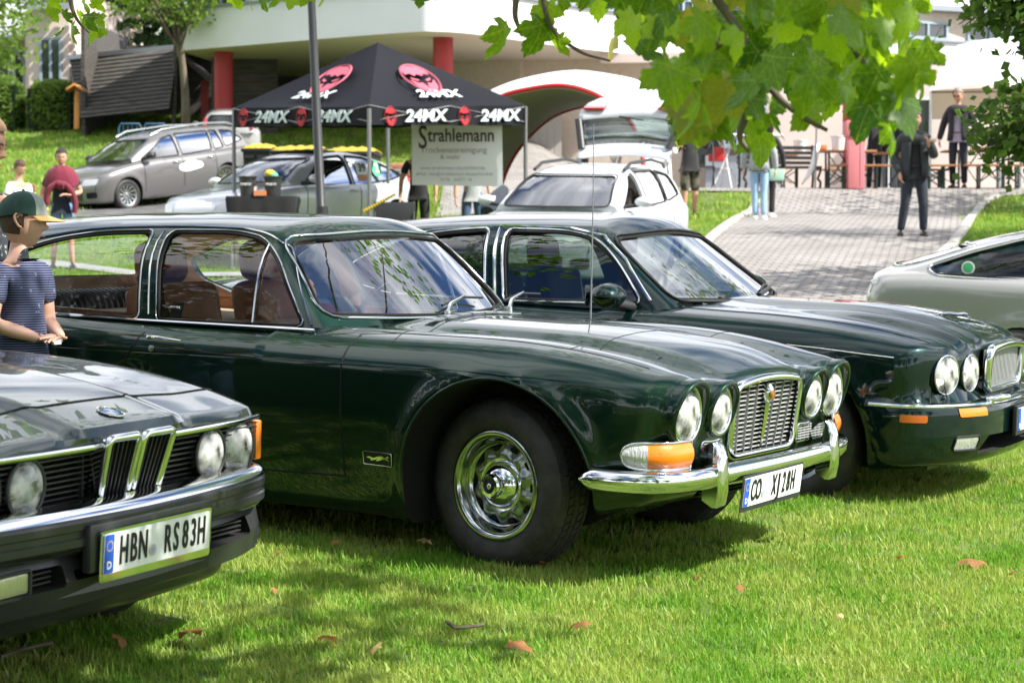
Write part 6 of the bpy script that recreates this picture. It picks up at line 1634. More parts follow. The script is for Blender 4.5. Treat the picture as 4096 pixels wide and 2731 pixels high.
# small leaved tree at the right edge
ln = empty("linden_tree", (7.6, 18.5, gzf(7.6, 18.5)), 0, "small leaved tree whose dark twigs hang in from the right edge", "tree")
base = Vector((7.6, 18.5, gzf(7.6, 18.5)))
def twig(pts, n, sp, size, r0=.012):
    S = spline(pts, 6); V = tube_geo(S, list(np.linspace(r0, r0*.3, len(S))), 5); P = []
    for i in range(n):
        q = S[int(random.random()**.8*(len(S)-1))]; P.append(q+Vector((random.gauss(0, sp), random.gauss(0, sp), random.gauss(0, sp*.8))))
    return V, P
br, LP = [], []
def tw(a, c, n, sp, mid=None, r0=.014):
    A, C = at(*a), at(*c); Mi = at(*mid) if mid else (A+C)/2+Vector((0, 0, .12)); g, P = twig([A-base, Mi-base, C-base], n, sp, .07, r0); br.append(g); LP.extend(P)
for k in range(9): tw((2480, 250+k*22, 18), (2215+random.randint(0, 60), 262+k*14, 17.6+random.random()), 60, .10)
for k in range(6): tw((2440, 300, 18), (2250+k*16, 360+random.randint(-30, 15), 17.8), 55, .10)
for k in range(4): tw((2420, 230, 18), (2300+k*10, 225+k*22, 17.8), 26, .07)
for k in range(12): tw((2480, -60, 17.5), (2190+random.randint(0, 130), 15+random.randint(0, 60), 17.4), 75, .13)
for k in range(8): tw((2480, -20, 17.5), (2310+random.randint(0, 50), 60+random.randint(0, 90), 17.4), 55, .10)
tube("trunk", [(0, 0, -.2), (.1, 0, 2.2), (0, .1, 5.5)], [.22, .18, .1], M["bark"], ln); obj("twigs", join_geo(br), M["bark"], ln)
V, F = leaves_geo(np.array([tuple(p) for p in LP]), .085, aspect=1.3); mesh_np("leaves", V, F, M["leafm2"] if "leafm2" in M else M["leafm"], ln)
P, q = clumps(13000, (0, 0, 5.4), (3.6, 3.4, 2.1), 60, .42); P = P[(P[:, 2]+base.z > 4.6)]; V, F = leaves_geo(P, .12); mesh_np("crown", V, F, M["leafm"], ln)
ln2 = tree("linden_tree", 15, 27, 8.5, 3.0, "tree beside the paved path outside the right edge", M["leafm"], 7000, .2, group=g2, trunk_h=3)
# ------------------------------------------------------------------ lamp post
lp = at(740, 478, 26.0); zb = gzf(lp.x, 26)
e = empty("lamp_post", (lp.x, 26, zb), 0, "slim dark grey lamp post crossing in front of the black tent", "lamp post")
hp = at(712, 0, 26.0); tube("pole", [(0, 0, -.1), (0, 0, .6), (0, 0, .62), (hp.x-lp.x, 0, hp.z-zb+.4)], [.075, .075, .058, .048], M["greypole"] if "greypole" in M else M["plastic"], e, 16)
tl = at(737, 478, 26).z-zb; tube("collar", [(-.0, -.0, tl-.25), (-.0, 0, tl+.02)], [.078, .074], M["plastic"], e, 16)
# ------------------------------------------------------------------ black advertising tent
M["tentb"] = mat("black_tent_fabric", (.006, .007, .011), .65, bump=.35, bscale=5, spec=.2); M["redp"] = mat("dark_red_print", (.42, .02, .03), .6); M["pinkp"] = mat("pink_print", (.50, .10, .15), .6); M["whiteprint"] = mat("white_print", (.62, .70, .72), .6)
M["legm"] = mat("grey_aluminium", (.20, .20, .20), .45, .6)
te = empty("folding_tent", (0, 0, 0), 0, "black folding tent with red masks and white lettering on its roof", "tent")
C, Lc, Rc = at(848, 246, 30), at(537, 248, 32.2), at(1207, 242, 32.0); Bc = Lc+Rc-C; Bc.z = (Lc.z+Rc.z)/2; AP = at(868, 98, 31.9)
Cb, Lb, Rb = at(848, 288, 30), at(537, 293, 32.2), at(1207, 289, 32.0); Bb = Lb+Rb-Cb
def tentside(a, c, nm="roof_panel"):
    V, F = [], []; n = 14
    for i in range(n+1):
        t = i/n
        for j in range(n+1):
            u = j/n; e0 = a.lerp(c, u); p = e0.lerp(AP, t); sag = .10*math.sin(math.pi*min(1, t*1.1))*math.sin(math.pi*u)*(1-t)+.05*math.sin(math.pi*u)*math.sin(math.pi*t); V.append(p-Vector((0, 0, sag)))
    for i in range(n):
        for j in range(n): F.append((i*(n+1)+j, i*(n+1)+j+1, (i+1)*(n+1)+j+1, (i+1)*(n+1)+j))
    return obj(nm, (V, F), M["tentb"], te, ang=60)
def valance(a, c, a2, c2):
    V, F = [], []; n = 40; nn = (c-a).cross(Vector((0, 0, 1))).normalized()
    for i in range(n+1):
        u = i/n; w = .018*math.sin(u*23)+.012*math.sin(u*51); top = a.lerp(c, u); bot = a2.lerp(c2, u)
        for j in range(5): V.append(top.lerp(bot, j/4)+nn*(w*j/4+.0)+Vector((0, 0, .006*math.sin(u*31)*(j == 4))))
    for i in range(n):
        for j in range(4): F.append((i*5+j, (i+1)*5+j, (i+1)*5+j+1, i*5+j+1))
    return obj("valance", (V, F), M["tentb"], te, ang=60)
for a, c in ((Lc, C), (C, Rc), (Rc, Bc), (Bc, Lc)): tentside(a, c)
for a, c, a2, c2 in ((Lc, C, Lb, Cb), (C, Rc, Cb, Rb), (Rc, Bc, Rb, Bb), (Bc, Lc, Bb, Lb)): valance(a, c, a2, c2)
for p in (C, Lc, Rc, Bc):
    z0 = gzf(p.x, p.y); tube("leg", [(p.x, p.y, z0), (p.x, p.y, p.z-.02)], .030, M["legm"], te, 4); 
for a, c in ((Lb, Cb), (Cb, Rb), (Rb, Bb), (Bb, Lb)):
    for t in (0, .5):
        q0, q1 = a.lerp(c, t), a.lerp(c, t+.5); tube("truss", [q0+Vector((0, 0, .05)), q1+Vector((0, 0, .28))], .012, M["legm"], te, 4); tube("truss", [q0+Vector((0, 0, .28)), q1+Vector((0, 0, .05))], .012, M["legm"], te, 4)
def mask(mt, s, m, nm="mask_print"):
    o = bpy.data.objects.new(nm, None); link(o, te); o.matrix_world = mt
    ring = [(s*.80*math.sin(a)*(1-.18*(math.cos(a) < 0)*(-math.cos(a))), s*1.0*math.cos(a), .004) for a in np.linspace(0, 2*math.pi, 33)[:-1]]
    obj("outline", tube_geo(ring, s*.045, 4, True), m, o)
    pc = [((-.60, .30), (-.62, .62), (-.30, .90), (.30, .90), (.62, .62), (.60, .30), (.34, .38), (.20, .20), (0, .34), (-.20, .20), (-.34, .38)),
          ((-.50, .10), (-.16, -.06), (-.22, -.16), (-.44, -.06)), ((.50, .10), (.16, -.06), (.22, -.16), (.44, -.06)),
          ((-.60, -.02), (-.34, -.30), (-.12, -.28), (0, -.62), (.12, -.28), (.34, -.30), (.60, -.02), (.50, -.52), (.22, -.88), (0, -.92), (-.22, -.88), (-.50, -.52))]
    for p in pc:
        q = [Vector(a) for a in p]; r = delaunay_2d_cdt(q, [], [list(range(len(q)))], 1, 1e-6); obj("shape", ([(v.x*s, v.y*s, .004) for v in r[0]], [tuple(f) for f in r[2]]), m, o, smooth=False)
def logo(a, c, a2, c2, spots, hgt):
    X_ = (c-a).normalized(); nn = X_.cross(Vector((0, 0, 1))).normalized()
    for kind, u in spots:
        mid = a.lerp(c, u).lerp(a2.lerp(c2, u), .52)+nn*.035; mt = frame(mid, X_, Vector((0, 0, 1)))
        if kind == "m": mask(mt, .135, M["redp"])
        else: text("lettering", "24MX", .235, M["whiteprint"], te, mt, .004, sx=1.30, shear=.18, bold=.007)
logo(Lc, C, Lb, Cb, (("m", .09), ("t", .30), ("m", .53), ("t", .76)), .2); logo(C, Rc, Cb, Rb, (("m", .12), ("t", .335), ("m", .585), ("t", .815)), .2)
for a, c in ((Lc, C), (C, Rc)):
    mid = a.lerp(c, .5); X_ = (c-a).normalized(); up = (AP-mid).normalized(); nn = X_.cross(up)
    for t, kind in ((.40, "m"), (.17, "t")):
        q = mid.lerp(AP, t)+nn*.02-Vector((0, 0, .0)); mt = frame(q, X_, up)
        if kind == "m": mask(mt, .38, M["pinkp"])
        else: text("lettering", "24MX", .26, M["whiteprint"], te, mt, .004, sx=1.25, shear=.2, bold=.008)
# banner
M["banner"] = mat("white_banner_vinyl", (.92, .92, .95), .5, transl=(.92, .88, .92))
bn = empty("banner", (0, 0, 0), 0, "white banner with black serif lettering hanging under the tent's right side", "banner")
b0, b1, b2, b3 = at(945, 284, 32.4), at(1153, 286, 32.2), at(1155, 429, 32.2), at(946, 425, 32.4)
V, F = [], []
for i in range(21):
    for j in range(13):
        u, v = i/20, j/12; p = b0.lerp(b1, u).lerp(b3.lerp(b2, u), v); V.append(p+Vector((0, .02*math.sin(u*9+v*3), 0)))
for i in range(20):
    for j in range(12): F.append((i*13+j, (i+1)*13+j, (i+1)*13+j+1, i*13+j+1))
obj("sheet", (V, F), M["banner"], bn, ang=80)
def btext(s, Dx, Dy, size, sx=1, m=None, bold=0):
    p = at(Dx, Dy, 32.22); return text("lettering", s, size, m or M["inkb"], bn, frame(p, (1, -.02, 0), (0, 0, 1)), .002, sx=sx, bold=bold)
M["inkb"] = mat("grey_black_print", (.05, .045, .04), .6); M["inkg"] = mat("grey_print", (.25, .24, .26), .6)
SER = None
btext("S", 971, 318, .50, .62, None, .006); btext("trahlemann", 1059, 312, .285, .78, None, .005)
btext("Trockeneisreinigung", 1042, 345, .125, .98, M["inkg"]); btext("& mehr", 1034, 361, .10, 1, M["inkg"]); btext("www.strahlemann-deutschland.de", 1040, 386, .072, 1, M["inkg"]); btext("eMail: info@strahlemann-deutschland.de", 1045, 400, .072, 1, M["inkg"]); btext("0176 - 64371 16", 1048, 413, .072, 1, M["inkg"])
# ------------------------------------------------------------------ table with black cloth, buckets
tb = at(605, 452, 30.6); zt = tb.z; zg = gzf(tb.x, 30.6)
e = empty("table", (tb.x, 30.6, zg), 0, "folding table under a black cloth below the tent", "table"); H_ = zt-zg
box("table_top", (0, 0, H_-.02), (.95, .6, .03), M["plastic"], e)
for sx_ in (-.42, .42):
    for sy in (-.25, .25): tube("leg", [(sx_, sy, 0), (sx_, sy, H_-.03)], .015, M["steel"], e)
V, F = [], []; n = 48
for i in range(n):
    a = 2*math.pi*i/n; c_, s_ = math.cos(a), math.sin(a); k = 1/max(abs(c_)/.5, abs(s_)/.33); w = 1+.03*math.sin(a*9)
    for (z, g) in ((H_, 0.0), (H_, 1), (H_-.05, 1.02), (H_-.30, .94*w), (H_-.62, .97*w)): V.append((c_*k*g, s_*k*g, z))
for i in range(n):
    for j in range(4): F.append((i*5+j, ((i+1) % n)*5+j, ((i+1) % n)*5+j+1, i*5+j+1))
o = obj("tablecloth", (V, F), M["blackc"], None, ang=50, loc=(tb.x, 30.6, zg)); tag(o, "black cloth draped over the folding table", "tablecloth")
def bucket(Dx, lb, stuff):
    p = at(Dx, 447, 30.4); k = empty("bucket", (p.x, 30.4, zt+.003), 0, lb, "bucket", "black buckets on the table"); 
    obj("pail", lathe_geo([(0, .0), (.105, 0), (.125, .26), (.14, .262), (.14, .28), (.118, .28), (.10, .03)], 32, "Z"), M["plastic"], k); 
    tube("bail", [(.138*math.cos(a), .138*math.sin(a)*.2-.12, .26-.10*math.sin(a)) for a in np.linspace(0, math.pi, 12)], .004, M["steel"], k)
    text("lettering", "mann", .07, M["whitep"], k, frame((-.01, -.128, .17), (1, 0, 0), (0, .1, 1)), .002); return k
k1 = bucket(569, "left black bucket on the black table", 0); k2 = bucket(627, "right black bucket with green and yellow cleaning cloths", 1)
for i, (m_, dx_) in enumerate(((M["green"], 0), (M["yellow"], -.04))):
    q = bpy.data.objects.new("x", None); bpy.data.objects.remove(q); f = lambda P: np.linalg.norm(P/np.array([.07, .06, .05]), axis=1)-1-.25*np.sin(P[:, 0]*60)*np.sin(P[:, 1]*50)
    o = implicit_obj(lambda P: (np.linalg.norm(P/np.array([.08, .07, .06]), axis=1)-1)*.06, (-.05, -.05, -.04), (.05, .05, .04), .02, m_); o.name = "cleaning_cloth"; o.location = (k2.location.x+dx_, 30.4, zt+.29+.03*i); shade(o.data, 60); tag(o, ("green", "yellow")[i]+" cloth stuffed in the right bucket", "cloth")
p = at(598, 446, 30.3); o = box("card_box", (p.x, 30.3, zt+.04), (.17, .10, .07), M["orange"]); tag(o, "small orange patterned box between the buckets", "box")
p = at(586, 441, 30.35); o = box("paper_card", (p.x, 30.35, zt+.07), (.06, .01, .13), M["whitep"]); tag(o, "small white card standing beside the left bucket", "card")
# ------------------------------------------------------------------ waste containers
M["binb"] = mat("black_bin_plastic", (.012, .012, .012), .5); M["biny"] = mat("yellow_bin_lid", (.45, .33, .02), .5)
def bigbin(D0, D1, yt, dep, lb):
    a, c = at(D0, yt, dep), at(D1, yt, dep); w = c.x-a.x; mx = (a.x+c.x)/2; z0 = a.z-1.12; e = empty("waste_container", (mx, dep, z0), R(-6), lb, "waste container", "waste containers beside the parked cars")
    h = w/2; V = [(-h*.86, -.36, .1), (h*.86, -.36, .1), (h*.86, .36, .1), (-h*.86, .36, .1), (-h, -.45, 1.02), (h, -.45, 1.02), (h, .45, 1.02), (-h, .45, 1.02)]
    obj("bin_body", (V, [(0, 3, 2, 1), (0, 1, 5, 4), (1, 2, 6, 5), (2, 3, 7, 6), (3, 0, 4, 7)]), M["binb"], e, smooth=False)
    bm = bmesh.new(); bx(bm, 0, 0, 1.04, 2*h+.06, .98, .06, bev=.01); obj("rim", bm, M["binb"], e)
    V, F = [], []; n = 10
    for i in range(n+1):
        for j in range(n+1): u, v = i/n*2-1, j/n*2-1; V.append((u*(h+.02), v*.47, 1.07+.10*(1-abs(v)**2.5)*(1-.6*abs(u)**6)+.015*math.cos(u*14)))
    for i in range(n):
        for j in range(n): F.append((i*(n+1)+j, (i+1)*(n+1)+j, (i+1)*(n+1)+j+1, i*(n+1)+j+1))
    ld = obj("lid", (V, F), M["biny"], e, ang=50); ld.modifiers.new("t", "SOLIDIFY").thickness = .03
    for s in (-1, 1): box("handle", (s*h*.5, -.50, .92), (.16, .05, .04), M["plastic"], e); tube("wheel", [(s*h*.7, -.33, .07), (s*h*.7, -.29, .07)], .07, M["tyre"], e, 14)
    for k in range(9): box("rib", (-h*.8+k*h*.2, -.43, .6), (.025, .03, .75), M["binb"], e)
bigbin(570, 632, 338, 39.0, "leftmost black waste container with yellow lid, mostly behind the grey estate car"); bigbin(636, 752, 342, 38.2, "middle black waste container with yellow lid"); bigbin(757, 866, 345, 37.5, "right black waste container with yellow lid beside the tan wall")
M["blueg"] = mat("faded_blue_paint", (.03, .09, .16), .5)
# blue cage trolley
p = at(330, 290, 47); e = empty("cage_trolley", (p.x, 47, p.z-.9), 0, "blue tubular trolley frame behind the grey estate car", "trolley")
for k, x0 in enumerate((-.55, 0.0)):
    tube("frame", [(x0, 0, 0), (x0, 0, .85), (x0+.05, 0, .95), (x0+.45, 0, .95), (x0+.5, 0, .85), (x0+.5, 0, 0)], .022, M["blueg"], e)
    for j in range(4): tube("bar", [(x0+.1+j*.1, 0, 0), (x0+.1+j*.1, 0, .94)], .010, M["blueg"], e)
    tube("rail", [(x0, 0, .55), (x0+.5, 0, .55)], .012, M["blueg"], e)
# ------------------------------------------------------------------ white and red arched tent
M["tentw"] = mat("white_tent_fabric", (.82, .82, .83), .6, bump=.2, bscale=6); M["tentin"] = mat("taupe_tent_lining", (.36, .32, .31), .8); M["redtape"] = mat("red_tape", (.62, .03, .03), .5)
at_ = empty("arched_tent", (0, 0, 0), 0, "white arched dome tent with red edging beside the building", "tent")
def crv(pts, y0, y1, n=5): m_ = len(pts); return spline([at(p[0], p[1], y0+(y1-y0)*i/(m_-1)) for i, p in enumerate(pts)], n)
c1 = crv([(1030, 330), (1080, 270), (1150, 222), (1225, 203), (1290, 197), (1350, 210), (1400, 236), (1440, 270), (1470, 330), (1485, 430)], 37.6, 35.5)
c2 = crv([(1010, 320), (1075, 245), (1150, 205), (1240, 178), (1330, 165), (1420, 174), (1480, 190), (1518, 215), (1535, 300), (1545, 430)], 39.5, 38.0)
c3 = crv([(1150, 432), (1165, 390), (1190, 345), (1230, 300), (1275, 266), (1330, 247), (1375, 243), (1430, 262), (1480, 320), (1500, 430)], 39.0, 43.5)
def loft(nm, A, B_, m, sag=0.0, n=8):
    V, F = [], []; k = len(A)
    for j in range(n+1):
        for i in range(k): t = j/n; V.append(A[i].lerp(B_[i], t)+Vector((0, 0, sag*math.sin(math.pi*t))))
    for j in range(n):
        for i in range(k-1): F.append((j*k+i, j*k+i+1, (j+1)*k+i+1, (j+1)*k+i))
    return obj(nm, (V, F), m, at_, ang=70)
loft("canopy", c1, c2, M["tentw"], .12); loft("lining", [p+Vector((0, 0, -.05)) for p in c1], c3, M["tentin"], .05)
obj("edge_tape", tube_geo(c1, .042, 8), M["redtape"], at_, ang=70); obj("edge_tape", tube_geo(c3, .036, 8), M["redtape"], at_, ang=70)
# ------------------------------------------------------------------ marquee on the terrace, right
mq = empty("marquee", (0, 0, 0), 0, "white party marquee over beer benches at the right edge", "tent")
yq = 41.5; q = lambda a, c, d=yq: at(a, c, d)
V, F = [], []; rows = [[q(2135, 208), q(2200, 196), q(2290, 193), q(2400, 198), q(2560, 205)], [q(2160, 165, 42.1), q(2230, 152, 42.1), q(2310, 148, 42.1), q(2400, 150, 42.1), q(2560, 160, 42.1)], [q(2200, 105, 43.5), q(2260, 92, 43.5), q(2330, 85, 43.5), q(2420, 82, 43.5), q(2560, 90, 43.5)]]
for r in rows:
    S = spline(r, 6); V += S
k = len(V)//3
for j in range(2):
    for i in range(k-1): F.append((j*k+i, j*k+i+1, (j+1)*k+i+1, (j+1)*k+i))
obj("roof", (V, F), M["tentw"], mq, ang=50)
S = spline([q(2135, 208, 45.5), q(2250, 205, 45.5), q(2380, 206, 45.5), q(2560, 210, 45.5)], 6); V = [p+Vector((0, 0, .0)) for p in S]+[p-Vector((0, 0, .62)) for p in S]; k = len(S)
M["tentcream"] = mat("cream_tent_fabric", (.66, .58, .46), .8, transl=(.6, .5, .38))
obj("rear_valance", (V, [(i, i+1, k+i+1, k+i) for i in range(k-1)]), M["tentcream"], mq)
V = [q(2135, 208), q(2400, 198), q(2560, 205), q(2560, 212, 45.5), q(2380, 206, 45.5), q(2140, 208, 45.5)]; obj("lining", (V, [(0, 1, 4, 5), (1, 2, 3, 4)]), M["tentcream"], mq)
for Dx, dd in ((2296, 41.6), (2500, 41.6), (2138, 45.4), (2345, 45.4)): p = q(Dx, 300, dd); tube("pole", [(p.x, dd, 2.0), (p.x, dd, q(Dx, 200, dd).z)], .03, M["chrome2"], mq)
tube("rail", [q(2140, 212, 45.3), q(2560, 210, 45.3)], .02, M["legm"], mq)
# ------------------------------------------------------------------ beer tables and benches
M["beerw"] = mat("varnished_bench_wood", (.42, .20, .075), .5, var=.2, vscale=6, stretch=(.3, 4, 1)); M["benchg"] = mat("dark_green_steel", (.008, .030, .022), .5)
def beer(D0, D1, dep, kind, lb):
    dep += 2.5
    p0, p1 = at(D0, 300, dep), at(D1, 300, dep); z = gzf((p0.x+p1.x)/2, dep); L = p1.x-p0.x; H_, w = (.77, .5) if kind == "table" else (.48, .25)
    e = empty("beer_"+kind, ((p0.x+p1.x)/2, dep, z), 0, lb, "beer "+kind, "beer tent "+kind+("s" if kind == "table" else "es")+" on the terrace")
    box("top", (0, 0, H_-.02), (L, w, .035), M["beerw"], e, .004)
    for s in (-1, 1):
        fr_ = bpy.data.objects.new("leg_frame", None); link(fr_, e); X0 = s*(L/2-.28)
        for t in (-1, 1): tube("leg", [(X0, t*w*.42, 0), (X0, t*w*.42, H_-.04)], .022, M["benchg"], fr_, 4)
        tube("foot_bar", [(X0, -w*.42, .05), (X0, w*.42, .05)], .02, M["benchg"], fr_, 4); tube("brace", [(X0, 0, .12), (X0-s*.42, 0, H_-.05)], .014, M["benchg"], fr_, 4)
        tube("brace", [(X0-s*.04, 0, H_-.1), (X0-s*.40, 0, .15)], .010, M["benchg"], fr_, 4)
    return e
rows = [(1868, 2010, 39.4, "table"), (1905, 2045, 39.0, "bench"), (1740, 1862, 40.2, "bench"), (2165, 2330, 39.4, "table"), (2010, 2140, 40.4, "table"), (2100, 2200, 39.0, "bench"), (2215, 2370, 38.9, "bench"), (2280, 2430, 39.8, "table"), (1715, 1830, 41.0, "table"), (2060, 2190, 41.2, "bench"), (1870, 1990, 41.2, "bench")]
where = ("left of the pink column", "in front of the pink column", "beside the black iron bench", "under the marquee beside the suited man", "behind the man on the path", "right behind the man on the path", "in front of the suited man's table", "at the right edge", "behind the black iron bench", "at the back under the marquee", "at the back behind the pink column")
for r_, w_ in zip(rows, where): beer(*r_, "wooden beer "+r_[3]+" with dark green legs "+w_)
pk = at(1965, 300, 41.4); ct = empty("waste_bin", (pk.x, 41.4, gzf(pk.x, 41.4)), 0, "pale pink square bin standing in front of a red column", "bin")
M["pinkbin"] = mat("pink_plastic", (.70, .22, .24), .5); box("bin_body", (0, 0, .50), (.32, .3, 1.0), M["pinkbin"], ct, .02); box("bin_head", (0, 0, 1.16), (.42, .36, .32), M["pinkbin"], ct, .03); box("panel_gap", (.07, -.152, .5), (.012, .004, .9), M["steel"], ct)
for Dx, dep, sz, m_, lb, cat_ in ((1888, 41.9, (.18, .18, .20), "orange", "orange tray on the beer table left of the pink bin", "tray"), (2250, 41.9, (.22, .2, .12), "orange", "orange basket on the beer table under the marquee", "basket")):
    p = at(Dx, 300, dep); o = box(lb.split()[1], (p.x, dep, gzf(p.x, dep)+.77+sz[2]*.3), (sz[0], sz[1], sz[2]*.5), M[m_], None, .02); tag(o, lb, cat_)
for Dx, dep, lb in ((1838, 43.5, "white bucket on the beer table behind the iron bench"), (1925, 41.9, "small white tub on the beer table beside the pink bin")):
    p = at(Dx, 300, dep); o = lathe("bucket", [(0, 0), (.11, 0), (.14, .26), (.15, .26), (.15, .285), (0, .29)], M["whitep"], None, 24, "Z", (p.x, dep, gzf(p.x, dep)+.772)); tag(o, lb, "bucket")
# cast iron bench
p = at(1790, 420, 42.1); e = empty("iron_bench", (p.x, 42.1, gzf(p.x, 42.1)), R(8), "black cast iron park bench with curled legs on the terrace", "bench")
for s in (-.75, .75):
    tube("side_frame", spline([(s, -.25, 0), (s, -.30, .15), (s, -.12, .22), (s, -.28, .35), (s, -.25, .44), (s, .22, .42), (s, .30, .9)], 4), .025, M["black"], e); tube("rear_leg", spline([(s, .30, 0), (s, .24, .2), (s, .22, .42)], 4), .025, M["black"], e)
for k in range(5): box("slat", (0, -.22+k*.1, .45), (1.6, .07, .03), M["plastic"], e)
for k in range(4): box("slat", (0, .25+k*.015, .55+k*.1), (1.6, .03, .07), M["plastic"], e)
# standing tables
def bar_table(Dx, dep, lb):
    p = at(Dx, 300, dep); e = empty("bar_table", (p.x, dep, gzf(p.x, dep)), 0, lb, "bar table", "white standing tables"); lathe("table_top", [(0, 1.10), (.36, 1.10), (.37, 1.12), (.36, 1.14), (0, 1.14)], M["whitep"], e, 32, "Z")
    for a in (.3, 1.87, 3.44, 5.0): tube("leg", [(.32*math.cos(a), .32*math.sin(a), 0), (-.20*math.cos(a), -.20*math.sin(a), 1.1)], .014, M["whitep"], e)
    obj("brace", tube_geo([(.12*math.cos(a), .12*math.sin(a), .45) for a in np.linspace(0, 2*math.pi, 13)[:-1]], .01, 6, True), M["whitep"], e)
bar_table(1668, 43, "white standing table left of the woman in pale jeans"); bar_table(1757, 43, "white standing table right of the woman in pale jeans"); bar_table(1410, 43, "white standing table seen through the lifted tailgate glass")
# feather flag
p = at(1872, 430, 41.6); e = empty("feather_flag", (p.x, 41.6, gzf(p.x, 41.6)), 0, "white feather shaped flag curving down beside the beer tables", "flag")
tube("pole", [(.0, 0, 0), (.05, 0, 2.9)], .018, M["steel"], e); A = [at(1872, 330, 41.6), at(1868, 345, 41.6), at(1862, 375, 41.6), at(1852, 400, 41.6), at(1840, 424, 41.6)]; B_ = [at(1884, 330, 41.6), at(1882, 350, 41.6), at(1876, 378, 41.6), at(1862, 404, 41.6), at(1842, 426, 41.6)]
V = [v-e.location for v in A]+[v-e.location for v in B_]; o = obj("sail", (V, [(i, i+1, 6+i, 5+i) for i in range(4)]), M["tentw"], e); o.modifiers.new("t", "SOLIDIFY").thickness = .01
# red shopping bag hanging, folding chairs at the left of the terrace
p = at(1645, 355, 42.9); o = box("red_bag", (p.x, 42.9, p.z), (.32, .12, .28), M["redtape"], None, .03); tag(o, "red bag hanging under the white standing table", "bag")
for Dx, lb in ((1615, "dark folding chair behind the man in camouflage shorts"),):
    p = at(Dx, 420, 42); e = empty("folding_chair", (p.x, 42, gzf(p.x, 42)), 0, lb, "chair")
    for s in (-.2, .2): tube("leg", [(s, -.25, 0), (s, .2, .95)], .015, M["black"], e); tube("leg", [(s, .25, 0), (s, -.2, .45)], .015, M["black"], e)
    box("seat", (0, 0, .45), (.42, .4, .03), M["plastic"], e); box("backrest", (0, .2, .82), (.42, .03, .22), M["plastic"], e)
# ------------------------------------------------------------------ camping chairs, bag, tools by the tent
def heap(nm, Dx, Dy, dep, sz, m, lb, cat_, k=.35):
    p = at(Dx, Dy, dep); a = np.array(sz)/2; f = lambda P: (smax(smax(np.abs(P[:, 0])-a[0], np.abs(P[:, 1])-a[1], k*min(sz)), np.abs(P[:, 2])-a[2], k*min(sz))+.02*np.sin(P[:, 0]*22+P[:, 2]*9))
    o = implicit_obj(f, -a, a, min(sz)/7, m); shade(o.data, 60); o.name = nm; o.location = p; return tag(o, lb, cat_)
e = empty("camping_chair", at(905, 470, 29.5), 0, "dark folding camping chair between the tent legs", "chair"); z0 = gzf(e.location.x, 29.5); e.location.z = z0
box("backrest", (0, .1, .78), (.58, .06, .42), M["plastic"], e, .02); box("seat", (0, -.1, .45), (.52, .45, .06), M["denimd"], e, .02)
for s in (-1, 1):
    tube("leg", [(s*.27, -.3, 0), (s*.27, .15, 1.0)], .014, M["black"], e); tube("leg", [(s*.27, .3, 0), (-s*.27, -.3, .45)], .012, M["black"], e); tube("armrest", [(s*.30, -.3, .62), (s*.30, .12, .64)], .025, M["black"], e)
q0, q1 = at(836, 486, 28.8), at(908, 446, 28.9); e = empty("tool_pole", (0, 0, 0), 0, "yellow and black telescopic tool leaning beside the camping chair", "tool"); tube("shaft", [q0, q0.lerp(q1, .5), q1], [.03, .022, .014], M["biny"], e)
for t in np.linspace(.05, .95, 12): tube("band", [q0.lerp(q1, t-.012), q0.lerp(q1, t+.012)], .030-.012*t, M["ink"], e)
q0, q1 = at(1120, 490, 29.5), at(1157, 436, 30.0); e = empty("carry_bag", (0, 0, 0), 0, "dark fabric carry bag leaning beside the jeans clad legs", "bag"); tube("bag", [q0, q0.lerp(q1, .1), q0.lerp(q1, .6), q1], [.11, .14, .13, .08], M["denimd"], e, 12)
tube("strap", [q0.lerp(q1, .2)+Vector((.12, -.1, 0)), q0.lerp(q1, .6)+Vector((.18, -.1, 0)), q1], .015, M["black"], e)
# red motor scooter behind the banner
e = empty("motor_scooter", at(925, 420, 36), 0, "red scooter with white box partly hidden behind the banner", "scooter"); e.location.z = gzf(e.location.x, 36)
def sd(nm, c, sz, m, par, k=.1):
    a = np.array(sz)/2; o = implicit_obj(lambda P: smax(smax(np.abs(P[:, 0])-a[0], np.abs(P[:, 1])-a[1], k), np.abs(P[:, 2])-a[2], k), -a, a, min(sz)/5, m); shade(o.data, 60); o.name = nm; o.parent = par; o.location = c; return o
sd("fairing", (0, 0, .75), (.50, .7, .75), M["redpaint"], e, .3); sd("top_box", (-.05, .2, 1.2), (.4, .4, .28), M["leather"], e, .08); sd("headlight", (.05, -.38, .62), (.3, .1, .16), M["clear"], e, .08)
tube("wheel", [(-.05, -.4, .25), (.05, -.4, .25)], .25, M["tyre"], e, 24); tube("wheel", [(-.05, .6, .25), (.05, .6, .25)], .25, M["tyre"], e, 24); box("number_plate", (.02, -.45, .42), (.24, .01, .16), M["platew"], e)
